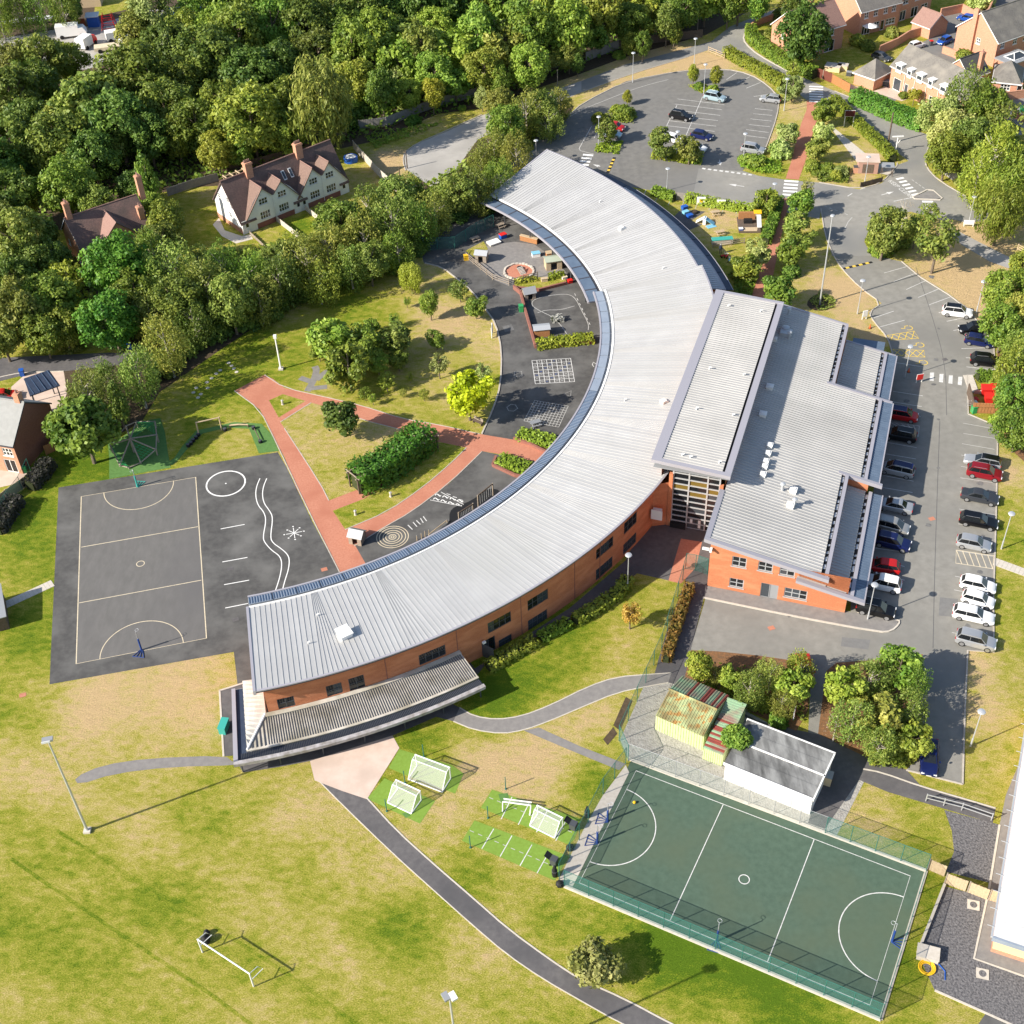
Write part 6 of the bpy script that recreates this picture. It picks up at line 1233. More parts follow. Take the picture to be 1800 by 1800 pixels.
def board_fence(pts,h,label,m=M_WOOD,bw=.3,group="timber fences",name="timber_fence",gap=2.4,thick=.05,posts=M_WOOD,cat="fence"):
    P=[flat(G(*p))for p in pts];e=empty(name,P[0],0,label,cat,group)
    for i in range(len(P)-1):
        a,b=P[i]-P[0],P[i+1]-P[0];n=max(1,round((b-a).length/gap));an=math.atan2(b.y-a.y,b.x-a.x)
        for k in range(n):
            p,q=a.lerp(b,k/n),a.lerp(b,(k+1)/n);L_=(q-p).length;mb=MB();mb.obox(p,an,.12,.12,0,h+.08);mb.build("post",posts,e)
            mb=MB();mb.obox((p+q)/2,an,L_*.96,.02,.05,h-.05);nb=max(3,int(L_/bw))
            for j in range(nb):mb.obox(p.lerp(q,(j+.5)/nb),an,L_/nb*.8,thick,.03,h-.03*(j%2))
            mb.build("fence_panel",m,e)
    return e
def rail_fence(pts,h,label,m=M_WOOD,group="post and rail fences",n_r=3,gap=2.2,r=.05,cat="fence",name="rail_fence"):
    P=[flat(G(*p))for p in pts];e=empty(name,P[0],0,label,cat,group)
    for i in range(len(P)-1):
        a,b=P[i]-P[0],P[i+1]-P[0];n=max(1,round((b-a).length/gap));an=math.atan2(b.y-a.y,b.x-a.x)
        for k in range(n+1):
            if k==n and i<len(P)-2:continue
            p=a.lerp(b,k/n);mb=MB();mb.obox(p,an,r*2.2,r*2.2,0,h+.08);mb.build("post",m,e)
        for j in range(n_r):z=h*(j+1)/n_r;mb=MB();mb.obox((a+b)/2,an,(b-a).length,r,z-.1,z);mb.build("rail",m,e)
    return e
M_PANEL=mat("grey_concrete_panel",(.24,.22,.2),.9,(.3,.28,.26),3,6)
board_fence([(632,228),(680,222),(735,200),(772,187),(838,170)],1.9,"grey panel fence below the wood beside the turning circle",M_PANEL,posts=M_PANEL);board_fence([(1030,108),(1055,98),(1088,86)],2.0,"grey panel fence behind the lane at the wood edge",M_PANEL,posts=M_PANEL);board_fence([(1088,86),(1150,76),(1235,66)],1.8,"dark panel fence along the far wood by lane bend",M_WOODD,posts=M_WOODD)
board_fence([(622,262),(640,282),(668,312),(700,340)],1.7,"pale timber fence right of the white cottages",M_CONC,posts=M_CONC);board_fence([(478,383),(526,420)],1.1,"pale low fence dividing the cottage front gardens",M_CONC,posts=M_CONC);board_fence([(530,364),(568,395)],1.1,"second pale garden fence nearer the right cottages",M_CONC,posts=M_CONC);board_fence([(440,412),(470,440),(505,438)],.6,"low edging fence in front of the left cottage lawn",M_WOOD)
board_fence([(296,345),(340,330),(385,318)],1.6,"grey timber fence behind the cottage side lawn",M_PANEL,posts=M_PANEL);board_fence([(400,302),(460,290),(560,262),(610,240)],1.6,"weathered fence behind the white cottages",M_WOODD,posts=M_WOODD)
board_fence([(1430,133),(1462,146)],1.9,"dark red brown timber gates beside the roadside hedge",mat("red_brown_gate",(.16,.05,.035),.7),.25);board_fence([(1462,146),(1493,163)],1.8,"orange brown timber fence panels right of the gates",M_WOODO,.25,posts=M_WOODO)
board_fence([(1634,282),(1650,300),(1690,328)],1.7,"weathered pale fence below the junction trees",M_PANEL,posts=M_PANEL);board_fence([(-20,905),(15,878),(48,855)],1.7,"light timber garden fence at the left edge",M_WOODP,posts=M_WOODP);board_fence([(82,800),(98,792),(112,780)],1.6,"orange timber fence under the big leafed tree at left",M_WOODO,posts=M_WOODO)
board_fence([(1187,351),(1215,355),(1260,362),(1310,372),(1330,380)],1.5,"grey slatted fence behind the nursery garden hedge",M_PANEL,.2,posts=M_PANEL)
board_fence([(114,50),(152,46)],1.8,"rust red timber fence behind the works yard",mat("rust_red_fence",(.36,.09,.035),.8),.5)
rail_fence([(820,455),(845,475),(866,492),(895,502)],1.1,"grey post and rail fence along the nursery yard front",M_WOOD);rail_fence([(895,502),(945,488)],1.1,"grey rail fence between the circle bed and raised grass bed",M_WOOD);rail_fence([(1253,436),(1285,431),(1308,428)],1.0,"grey rail fence across the nursery garden",M_WOOD)
rail_fence([(1245,92),(1273,104)],1.2,"short timber rail fence where lane meets road",M_WOODP);rail_fence([(1627,1408),(1690,1424),(1742,1442)],1.1,"long galvanised handrail beside the ramp path",M_GALV,n_r=2,r=.04,cat="handrail",name="handrail");rail_fence([(1512,318),(1516,326)],1.0,"tiny rail by kiosk path",M_GALV,n_r=2,r=.03)if False else None
rail_fence([(1788,440),(1810,452)],1.1,"short timber rail by the right edge path",M_WOODP)
board_fence([(1512,330),(1551,320)],1.0,"low dark slatted screen below the kiosk",M_WOODD,.3,posts=M_WOODD)
for(pts,lab)in(([(1630,1528),(1660,1541)],"weathered timber gate panel nearest the court corner"),([(1660,1553),(1697,1567)],"double timber gate leaf left of centre"),([(1700,1568),(1735,1582)],"slatted timber gate leaf in the middle"),([(1737,1582),(1765,1590)],"slatted timber gate leaf against the cream building")):
    board_fence(pts,1.7,lab,M_WOODP,.28,"timber gates by the cream building","timber_gate",gap=5,cat="gate",posts=M_WOOD)
def gwall(pts,h,label,m=M_BRICKH,wd=.25,cat="wall",group=None,name="brick_wall",cap=None):
    P=[flat(G(*p))for p in pts];e=empty(name,P[0],0,label,cat,group);q=[p-P[0]for p in P]
    mb=MB();ribbon(mb,q,wd,0,h=h);mb.build("brickwork",m,e);mb=MB();ribbon(mb,q,wd+.08,h,h=h+.07);mb.build("coping",cap or m,e);return e
gwall([(1652,30),(1690,22),(1722,40),(1735,30),(1747,5),(1748,-10)],1.8,"curved brick garden wall behind the bright blue car");gwall([(1545,95),(1575,82),(1597,68),(1628,60)],1.7,"brick garden wall beside the patio garden");gwall([(1656,93),(1675,100),(1690,108)],1.4,"low brick wall behind the coach house");gwall([(1320,52),(1330,45),(1358,35)],1.3,"curved brick wall at the road bend");gwall([(1752,178),(1800,172)],1.6,"brick wall in front of the hipped cottage");gwall([(1778,205),(1800,215)],1.2,"low brick wall at the far right drive")
gwall([(903,508),(915,518),(922,545),(932,580),(941,612)],.7,"red brick edge wall along the nursery playground",M_BRICKD);gwall([(941,612),(1046,604)],.45,"red brick planter front below the playground hedge",M_BRICKD);gwall([(941,612),(940,592)],.45,"short brick return of the playground planter",M_BRICKD);gwall([(903,508),(948,512),(995,500)],.45,"brick edge of the raised nursery grass bed",M_BRICKD)
gwall([(903,773),(930,782),(965,800)],.4,"brick edge of the planter above the terracotta path",M_BRICKD);gwall([(866,820),(905,838),(925,842)],.4,"brick edge of the planter below the terracotta path",M_BRICKD);gwall([(866,820),(872,805)],.4,"short brick end of the lower planter",M_BRICKD)
# ================================================================ SPORT AND PLAY
def tubes(e,name,segs,r,m,n=6):
    for s in segs:mb=MB();mb.tube(s,r,n);mb.build(name,m,e)
def goal(c_back,ang_,w_,h_,d_,label,lay=0,group="small white football goals"):
    p=c_back+Vector((-math.sin(ang_),math.cos(ang_),0))*d_;e=empty("football_goal",p,ang_+math.pi,label,"goal",group);x=w_/2;td=d_*.35
    tubes(e,"goal_post",[[(-x,0,0),(-x,0,h_)],[(x,0,0),(x,0,h_)]],.07,M_WHITE);tubes(e,"crossbar",[[(-x-.07,0,h_),(x+.07,0,h_)]],.07,M_WHITE)
    tubes(e,"base_bar",[[(-x,d_,.05),(x,d_,.05)],[(-x,0,.05),(-x,d_,.05)],[(x,0,.05),(x,d_,.05)]],.06,M_WHITE);tubes(e,"stay",[[(-x,0,h_),(-x,td,h_),(-x,d_,.05)],[(x,0,h_),(x,td,h_),(x,d_,.05)],[(-x,td,h_),(x,td,h_)]],.045,M_WHITE)
    mb=MB();mb.add([(-x,td,h_),(x,td,h_),(x,d_,.05),(-x,d_,.05),(-x,0,h_),(x,0,h_)],[(0,1,2,3),(4,5,1,0)]);mb.add([(-x,0,.03),(-x,0,h_),(-x,td,h_),(-x,d_,.05)],[(0,1,2,3)]);mb.add([(x,0,.03),(x,0,h_),(x,td,h_),(x,d_,.05)],[(0,1,2,3)]);mb.build("net",M_NET,e);return e
a,b=G(720,1371),G(775,1392);goal((a+b)/2,ang(a,b),4.0,1.9,1.9,"largest white goal on the upper turf strip by pink slab")
a,b=G(685,1413),G(719,1429);goal((a+b)/2,ang(a,b),2.9,1.6,1.9,"smaller white goal on the lower turf strip by pink slab")
a,b=G(934,1453),G(972,1472);goal((a+b)/2,ang(a,b),2.9,1.5,1.6,"white goal on the middle turf strip beside the court")
a,b=G(885,1427),G(930,1433);e=empty("football_goal",(a+b)/2,ang(a,b),"white goal tipped on its back beside the green mat","goal","small white football goals");tubes(e,"goal_post",[[(-1.4,0,0),(-1.45,.5,1.0)],[(1.4,0,0),(1.45,.5,1.0)]],.06,M_WHITE);tubes(e,"crossbar",[[(-1.45,.5,1.0),(1.45,.5,1.0)],[(-1.45,.95,.9),(1.45,.95,.9)]],.07,M_WHITE);mb=MB();mb.add([(-1.4,.5,1.0),(1.4,.5,1.0),(1.4,.95,.9),(-1.4,.95,.9)],[(0,1,2,3)]);mb.build("net",M_NET,e)
a,b=G(356,1674),G(446,1734);e=empty("pitch_goal",a,ang(a,b),"large white full size goal frame on the playing field","goal");L_=(b-a).length;hgt=2.3
tubes(e,"goal_post",[[(0,0,0),(0,0,hgt)],[(L_,0,0),(L_,0,hgt)]],.075,M_WHITE);tubes(e,"crossbar",[[(-.06,0,hgt),(L_+.06,0,hgt)]],.075,M_WHITE);tubes(e,"stay",[[(0,0,hgt),(0,1.0,hgt-.3),(0,1.5,.9),(0,0,1.2)],[(L_,0,hgt),(L_,1.0,hgt-.3),(L_,1.5,.9),(L_,0,1.2)]],.04,M_WHITE)
for(x,y,s,lab)in((364,1642,.55,"smaller black bag slung behind the pitch goal"),(362,1655,.8,"larger black bag hanging behind the pitch goal")):
    c=G(x,y);e=empty("kit_bag",c,.4,lab,"bag");mb=MB();mb.lathe((0,0,0),[(s*.5,0),(s*.6,s*.4),(s*.45,s*.9),(s*.15,s*1.1)],9);mb.build("bag_body",M_BLACK,e);mb=MB();mb.tube([(-.1,0,s*1.1),(0,0,s*1.4),(.1,0,s*1.1)],.03,5);mb.build("strap",M_DKGREY,e)
def netball(b,t,label,m,hoop_dir,base="fan"):
    p=G(*b);h=3.05;e=empty("netball_post",p,hoop_dir,label,"netball post","netball posts");mb=MB();mb.tube([(0,0,0),(0,0,1.9)],.11,8);mb.build("padded_post",m,e);mb=MB();mb.tube([(0,0,1.9),(0,0,h)],.045,6);mb.build("upper_post",M_GREY,e)
    mb=MB();R_=.2
    P=[(.35+R_*math.cos(2*math.pi*i/14),R_*math.sin(2*math.pi*i/14),h)for i in range(15)];mb.tube(P,.02,5,cap=False);mb.tube([(0,0,h),(.15,0,h)],.02,5);mb.build("hoop",M_GALV,e)
    for k in range(4):mb=MB();y=(-.45,-.15,.15,.45)[k];mb.tube([(.1,y*.2,.06),(-1.1,y*1.5,.06)],.04,5);mb.build("foot",m,e)
    mb=MB();mb.tube([(-1.1,-.7,.06),(-1.1,.7,.06)],.04,5);mb.build("weight_bar",m,e)
netball((249,1143),(241,1107),"blue padded netball post on the grey playground court's lower line",M_POST,R(80));netball((242,856),(238,827),"pink and blue netball post at the grey court's top line",M_TEAL,R(-100))
netball((1068,1444),(1069,1412),"blue netball post by the court fence, upper of two",M_POST,R(-20));netball((1050,1482),(1051,1452),"blue netball post by the court fence, lower of two",M_POST,R(-20));netball((1260,1655),(1262,1615),"blue netball post beside the court's lower fence",M_POST,R(70));netball((1568,1655),(1573,1630),"blue netball post on the court's right goal line",M_POST,R(160))
c=G(1115,1412);e=bpy.data.objects.new("ball",None);bpy.data.objects.remove(e);mb=MB();mb.lathe((0,0,0),[(.02,0),(.12,.04),(.17,.14),(.12,.26),(.02,.3)],12);o=mb.build("ball",M_YELP);o.location=(c.x,c.y,.02);tag(o,"small orange ball lying on the green court","ball")
for(b,t,lab,gp2)in(((745,1330),(742,1305),"slim green post above the largest goal",1),((712,1376),(709,1352),"slim green post between the two turf strips",1),((680,1426),(678,1399),"slim green post left of the smaller goal",1),((889,1387),(888,1362),"slim green post above the middle turf strip",1),((858,1438),(856,1414),"slim green post left of the middle turf strip",1),((827,1490),(825,1467),"slim green post left of the lowest turf strip",1)):
    p=G(*b);e=empty("net_post",p,0,lab,"post","green practice net posts");mb=MB();mb.tube([(0,0,0),(0,0,2.0)],.05,6);mb.build("post_shaft",M_GFENCE,e);mb=MB();mb.lathe((0,0,0),[(.12,0),(.12,.06),(.06,.08)],8);mb.build("post_base",M_GFENCE,e)
for(x,y,lab)in((1008,1457,"black wheelie bin standing on the middle turf strip"),(974,1519,"grey bin full of rubbish on lowest turf strip")):
    c=G(x,y);e=empty("wheelie_bin",c,R(60),lab,"bin");mb=MB();mb.add([(-.28,-.28,.08),(.28,-.28,.08),(.28,.28,.08),(-.28,.28,.08),(-.36,-.34,1.0),(.36,-.34,1.0),(.36,.34,1.0),(-.36,.34,1.0)],[(0,3,2,1),(0,1,5,4),(1,2,6,5),(2,3,7,6),(3,0,4,7),(4,5,6,7)]);mb.build("bin_body",M_DKGREY,e);mb=MB();mb.slab([(-.36,.34,1.02),(.36,.34,1.02),(.36,.9,1.3),(-.36,.9,1.3)],.05);mb.build("lid",M_BLACK,e)
    for s in(-1,1):mb=MB();mb.tube([(s*.3,.3,.1),(s*.36,.3,.1)],.1,8);mb.build("wheel",M_RUBBER,e)
for(x,y,lab)in((1032,1436,"dark person-sized black cover strapped to the fence, uppermost"),(1002,1492,"black cover hanging on the fence beside the lowest turf"),(975,1540,"black cover at the court's left corner post"),(984,1556,"low black bag at the court's left corner")):
    c=G(x,y);e=empty("black_cover",c,R(60),lab.replace("person-sized ","tall "),"cover");mb=MB();mb.lathe((0,0,0),[(.22,0),(.3,.5),(.24,1.1),(.12,1.7),(.03,1.8)]if "low" not in lab else[(.35,0),(.42,.3),(.2,.6),(.03,.65)],8);mb.build("cover_cloth",M_BLACK,e);mb=MB();mb.lathe((0,0,.42 if "low" in lab else.9),[(.32 if "low" in lab else.31,0),(.3,.06)],8);mb.build("cover_strap",M_DKGREY,e)
e=empty("climbing_frame",G(240,790),0,"weathered log climbing frame with green rope nets on safety surface","climbing frame");E0=flat(G(240,790))
def cf(px,py,z):q=G(px,py,z)-E0;return(q.x,q.y,q.z)
logs=[((238,803),(233,770)),]
TOP=cf(233,776,2.9)
nodes={'a':(198,796),'b':(211,820),'c':(227,824),'d':(248,815),'e':(277,800),'f':(279,777),'g':(275,752),'h':(243,752),'i':(226,764)}
hh_={'a':1.5,'b':.2,'c':.2,'d':.2,'e':1.1,'f':1.4,'g':1.2,'h':1.2,'i':1.6}
NP={}
for k,(x,y)in nodes.items():
    b=G(x,y)-E0;NP[k]=Vector((b.x,b.y,0));hz=max(.3,hh_[k]);mb=MB();mb.tube([NP[k],NP[k]+Vector((0,0,hz))],.11,7);mb.build("upright_log",M_WOOD,e);NP[k]=NP[k]+Vector((0,0,hz-.1))
ct=Vector(cf(236,795,0));ct.z=0;T=ct+Vector((0,0,2.6));mb=MB();mb.tube([ct,T],.14,8);mb.build("mast_log",M_WOOD,e)
for k in 'abdefhi':mb=MB();mb.tube([T-Vector((0,0,.2)),NP[k]],.1,7);mb.build("beam_log",M_WOOD,e)
for a_,b_ in(('a','b'),('b','c'),('c','d'),('d','e'),('e','f'),('f','g'),('g','h'),('h','i'),('i','a')):mb=MB();mb.tube([NP[a_],NP[b_]],.09,7);mb.build("beam_log",M_WOOD,e)
def rope(p,q,r_,name="rope_net"):
    mb=MB();n=7
    for i in range(n+1):f=i/n;mb.tube([p.lerp(q,f),p.lerp(r_,f)],.03,4);mb.tube([q.lerp(p,f),q.lerp(r_,f)],.03,4)
    mb.build(name,M_GREENP,e)
rope(T-Vector((0,0,.3)),NP['d'],NP['e']);rope(NP['h'],NP['g'],NP['f']);rope(NP['a'],NP['b'],NP['c']);rope(T-Vector((0,0,.3)),NP['h'],NP['g'])
e=empty("trim_trail_bar",G(350,765),0,"tall timber hanging bar frame on the green trim trail","play equipment");o0=flat(G(350,765));q=flat(G(390,756))-o0
for p in(Vector((0,0,0)),q):mb=MB();mb.tube([p,p+Vector((0,0,2.3))],.1,7);mb.build("upright",M_WOODP,e)
mb=MB();mb.tube([Vector((0,0,2.2)),q+Vector((0,0,2.2))],.09,7);mb.build("crossbar",M_WOODP,e)
e=empty("balance_beam",G(404,752),0,"timber balance beam at the top of the trim trail","play equipment");o0=flat(G(404,752));q=flat(G(437,751))-o0
mb=MB();mb.tube([Vector((0,0,.45)),q/2+Vector((0,0,.55)),q+Vector((0,0,.45))],.11,7);mb.build("beam",M_WOODP,e)
for p in(q*.02,q*.98):mb=MB();mb.tube([p,p+Vector((0,0,.45))],.09,6);mb.build("stub",M_WOODD,e)
for i,(x,y,lab)in enumerate(((331,785,"lowest black stepping log of the trim trail"),(336,781,"black stepping log second from bottom"),(340,776,"black stepping log third from bottom"),(345,771,"black stepping log fourth from bottom"),(349,766,"uppermost black stepping log beside the bar frame"),(446,754,"black stepping block at the beam end"),(458,778,"black stepping block near the brick path"),(396,757,"black stepping block between bar and beam"))):
    c=G(x,y);e=empty("stepping_log",c,0,lab,"stepping log","stepping logs of the trim trail");mb=MB();mb.lathe((0,0,0),[(.28,0),(.28,.4),(.24,.44)],10);mb.build("log",M_BLACK,e);mb=MB();mb.lathe((0,0,.44),[(.24,0),(.22,.015)],10);mb.build("log_top",M_DKGREY,e)
c0,c1=G(448,757),G(457,776);e=empty("rope_bridge_beam",c0,0,"low dark beam between blocks on trim trail's right side","play equipment");mb=MB();mb.tube([(0,0,.35),tuple((c1-c0)*.97+Vector((0,0,.35)))],.07,6);mb.build("beam",M_WOODD,e);mb=MB();mb.tube([(0,0,0),(0,0,.35)],.07,6);mb.build("stub",M_WOODD,e)
def frame_net(b0,b1,h,label,hang=6):
    a,b=flat(G(*b0)),flat(G(*b1));e=empty("climbing_wall_frame",a,0,label,"play equipment");q=b-a
    for p in(Vector((0,0,0)),q):mb=MB();mb.tube([p,p+Vector((0,0,h))],.09,7);mb.build("upright",M_WOOD,e)
    mb=MB();mb.tube([(0,0,h-.1),tuple(q+Vector((0,0,h-.1)))],.09,7);mb.build("crossbar",M_WOODD,e)
    for i in range(1,hang+1):p=q*i/(hang+1);mb=MB();mb.tube([p+Vector((0,0,h-.1)),p+Vector((0,0,.3))],.025,5);mb.build("hanging_rope",M_GALV,e)
    return e
frame_net((841,892),(867,871),2.1,"tall timber frame with hanging ropes by the canopy");e=frame_net((807,914),(832,898),1.3,"lower slatted timber frame on the dark soft surface",8)
e=empty("balance_rail",G(754,943),0,"pale balance rail bending along the dark soft surface","play equipment");o0=flat(G(754,943));q=flat(G(786,918))-o0;mb=MB();mb.tube([(0,0,.35),tuple(q+Vector((0,0,.35)))],.06,6);mb.build("rail",M_WOODP,e)
for p in(q*0,q):mb=MB();mb.tube([p,p+Vector((0,0,.35))],.06,6);mb.build("post",M_WOODP,e)
for i,(x,y)in enumerate(((734,958),(742,954),(748,950),(755,948))):
    c=G(x,y);e=empty("balance_post",c,0,"thin upright pale pole beside the wing canopy","pole","pale poles by the canopy");mb=MB();mb.tube([(0,0,0),(0,0,1.6)],.04,6);mb.build("pole_shaft",M_WOODP,e);mb=MB();mb.lathe((0,0,1.6),[(.05,0),(.03,.06)],6);mb.build("pole_cap",M_GREY,e)
def hut(b,rz,w_,d_,h,rh,label,wm,rm,cat="playhouse",name="playhouse",openf=True):
    e=empty(name,G(*b),R(rz),label,cat);mb=MB()
    P=lambda s,z,d:(s-w_/2,-d_/2+d,z)
    mb=wall_mesh(P,0,w_,lambda s:h,[(w_*.3,w_*.7,.02,h*.8)]if openf else[]);mb.build("front_wall",wm,e)
    mb=MB();mb.box(-w_/2,w_/2,d_/2-.05,d_/2,0,h);mb.build("back_wall",wm,e)
    for s in(-1,1):mb=MB();x=s*(w_/2-.03);mb.add([(x,-d_/2,0),(x,d_/2,0),(x,d_/2,h),(x,0,rh),(x,-d_/2,h)],[(0,1,2,3,4)]);mb.build("side_wall",wm,e)
    for s in(-1,1):mb=MB();mb.slab([(-w_/2-.15,s*(d_/2+.15),h-.05),(w_/2+.15,s*(d_/2+.15),h-.05),(w_/2+.15,0,rh+.05),(-w_/2-.15,0,rh+.05)],.06);mb.build("roof",rm,e)
    return e
hut((629,951),-20,1.7,1.6,1.3,1.9,"small grey playhouse on the brick path edge by the circles",M_WOOD,M_GREY);hut((847,458),-15,1.9,1.6,1.5,1.9,"grey playhouse with flat pale roof by the nursery fence",M_WOOD,M_GALV);hut((930,523),15,1.8,1.5,1.2,1.9,"wooden play shelter in front of raised grass bed",M_WOOD,M_GREY);hut((972,470),10,2.6,1.8,1.7,2.0,"green roofed wooden shelter under the wing canopy edge",M_WOODP,M_PATHG if False else mat("sage_roof",(.38,.42,.33),.7),"shelter");hut((952,588),5,2.3,1.5,1.4,1.6,"orange brown storage shed with a grey roof in the playground",M_WOODO,M_GALV,"shed","storage_shed",False)
e=empty("brick_circle_bed",G(912,478),0,"round brick fire circle ringed by pale stones in nursery yard","circle bed");mb=MB();mb.lathe((0,0,0),[(2.3,0),(2.3,.05)],28);mb.build("brick_floor",M_BPATH,e)
for i in range(26):t=2*math.pi*i/26;mb=MB();mb.obox((2.35*math.cos(t),2.35*math.sin(t)),t+math.pi/2,.48,.3,0,.2+.05*(i%3));mb.build("rim_stone",M_CONC,e)
mb=MB();mb.lathe((.2,.8,.05),[(.45,0),(.5,.3),(.35,.35)],10);mb.build("fire_pot",M_BLACK,e)
e=empty("wooden_pallet",G(917,480),R(30),"upright pale wooden pallet leaning over the brick circle","pallet")
for i in range(6):mb=MB();mb.slab([(-.5,-.6+i*.22,.1+i*.12),(.5,-.6+i*.22,.1+i*.12),(.5,-.45+i*.22,.18+i*.12),(-.5,-.45+i*.22,.18+i*.12)],.04);mb.build("slat",M_CONC,e)
for s_ in(-.42,0,.42):mb=MB();mb.slab([(s_-.05,-.6,.0),(s_+.05,-.6,.0),(s_+.05,.7,.72),(s_-.05,.7,.72)],.06);mb.build("bearer",M_WOOD,e)
def table(b,rz,label,m=M_WOODP,group="picnic tables",s=1.0):
    e=empty("picnic_table",G(*b),R(rz),label,"picnic table",group)
    for i in range(4):mb=MB();mb.box(-.75*s,.75*s,(-.36+i*.19)*s,(-.2+i*.19)*s,.66*s,.71*s);mb.build("table_plank",m,e)
    for y in(-.68,.52):mb=MB();mb.box(-.75*s,.75*s,y*s,(y+.18)*s,.38*s,.42*s);mb.build("bench_plank",m,e)
    for x in(-.5,.5):mb=MB();mb.tube([(x*s,-.62*s,0),(x*s,-.1*s,.66*s)],.04,5);mb.tube([(x*s,.62*s,0),(x*s,.1*s,.66*s)],.04,5);mb.tube([(x*s,-.65*s,.36*s),(x*s,.65*s,.36*s)],.04,5);mb.build("leg_frame",m,e)
table((941,748),20,"grey picnic table at the corner of the lower grid",M_GREY);table((1257,378),10,"pale picnic table on the nursery lawn near the fence");table((1265,413),15,"pale picnic table on nursery lawn nearer the roof");table((835,424),30,"grey picnic table beside the blue tray in nursery yard",M_WOOD);table((880,400),30,"wooden picnic table under the wing canopy",M_WOOD)
def box_item(b,rz,dims,m,label,cat,name,parts=None,top=None):
    e=empty(name,G(*b),R(rz),label,cat);w_,d_,h=dims;mb=MB();mb.box(-w_/2,w_/2,-d_/2,d_/2,.0,h);mb.build("body",m,e)
    if top:mb=MB();mb.box(-w_/2-.05,w_/2+.05,-d_/2-.05,d_/2+.05,h,h+.07);mb.build("lid",top,e)
    return e
box_item((916,547),5,(.65,.7,1.05),M_GREENP,"bright green wheelie bin beside the playground edge wall","bin","wheelie_bin",top=M_GREENP);box_item((395,1282),80,(1.5,.75,1.0),M_TEAL,"teal grit bin at the edge of the left pavement","bin","grit_bin",top=M_TEAL)
e=box_item((820,457),10,(.8,.5,.9),M_YELP,"yellow plastic slide panel on the nursery fence","slide","yellow_slide",top=M_YELP);e=box_item((884,418),30,(1.1,.8,.7),M_BLUEP,"blue play tray under the wing canopy","play tray","play_tray",top=M_RED)
e=box_item((942,450),10,(1.3,.9,.6),M_WHITE,"round white sand table with a blue lid in nursery yard","sand table","sand_table",top=M_LBLUE);box_item((930,425),-30,(3.2,.5,.9),M_WOODO,"orange wooden counter under the wing canopy","counter","mud_kitchen",top=M_WOODP);box_item((868,428),30,(2.0,1.4,.3),M_CONC,"pale raised sandpit beside the nursery fence","sandpit","sandpit",top=M_WHITE)
box_item((965,455),10,(.9,.9,1.2),M_WOODO,"small orange play cabinet beside the green roofed shelter","cabinet","play_cabinet",top=M_WOODP);box_item((1002,497),20,(.7,.6,.5),M_RED,"red toy box near the canopy edge","toy box","toy_box",top=M_RED);box_item((957,497),10,(1.0,.5,.8),M_WOODP,"pale wooden bench beside the rail fence in nursery yard","bench","wooden_bench",top=M_WOODP);box_item((992,492),20,(.8,.6,.6),M_WHITE,"white crate of toys by canopy edge","crate","toy_crate",top=M_LINEY)
area("nursery_bed",[(903,506),(905,500),(945,490),(990,488),(996,498),(948,510)],.3,M_GRASS)
area("dark_patio",[(1180,385),(1198,368),(1240,372),(1215,388),(1235,395),(1210,405)],.02,M_PATH)
for(b,m,lab)in(((1203,367),M_BLUEP,"blue play tub nearest the slatted fence"),((1205,376),M_LBLUE,"turquoise play tub in the middle of three"),((1212,382),M_BLUEP,"blue play tub nearest the lawn")):
    e=empty("play_tub",G(*b),.5,lab,"tub","blue play tubs");mb=MB();mb.box(-.5,.5,-.35,.35,0,.5);mb.build("tub",m,e);mb=MB();mb.box(-.55,.55,-.4,.4,.5,.56);mb.build("rim",m,e)
e=empty("tyre",G(1221,374),0,"black tyre lying on the dark play patio","tyre");mb=MB();mb.lathe((0,0,0),[(.38,0),(.6,.05),(.62,.2),(.55,.32),(.38,.3)],16);mb.build("tread",M_BLACK,e);mb=MB();mb.lathe((0,0,.305),[(.38,0),(.37,.01)],14);mb.build("tyre_inside",M_SOIL,e)
e=empty("toddler_slide",G(1240,393),R(-20),"white and turquoise toddler slide on nursery lawn","slide");mb=MB();mb.slab([(-1.6,-.5,.2),(-.2,-.5,1.2),(-.2,.5,1.2),(-1.6,.5,.2)],.06);mb.build("ladder_board",M_WHITE,e);mb=MB();mb.slab([(-.2,-.5,1.2),(1.5,-.5,.15),(1.5,.5,.15),(-.2,.5,1.2)],.06);mb.build("chute",M_LBLUE,e);mb=MB();mb.box(-.4,.1,-.5,.5,0,1.1);mb.build("frame",M_WHITE,e)
e=empty("blue_mat",G(1250,398),R(20),"flat blue mat at the foot of the slide","mat");mb=MB();mb.box(-.8,.8,-.5,.5,.0,.06);mb.build("mat_foam",M_LBLUE,e);mb=MB();mb.box(-.8,.8,-.02,.02,.06,.065);mb.build("mat_seam",M_BLUEP,e)
for(b,lab,m2)in(((1232,362),"white framed picture board with yellow sun on the fence",M_YELP),((1267,367),"white framed picture board with dark drawing",M_DKGREY)):
    e=empty("picture_board",G(*b),R(-8),lab,"board");mb=MB();mb.box(-.75,.75,-.05,.05,.3,1.7);mb.build("frame",M_WHITE,e);mb=MB();mb.box(-.3,.3,-.075,-.055,.7,1.3);mb.build("picture",m2,e)
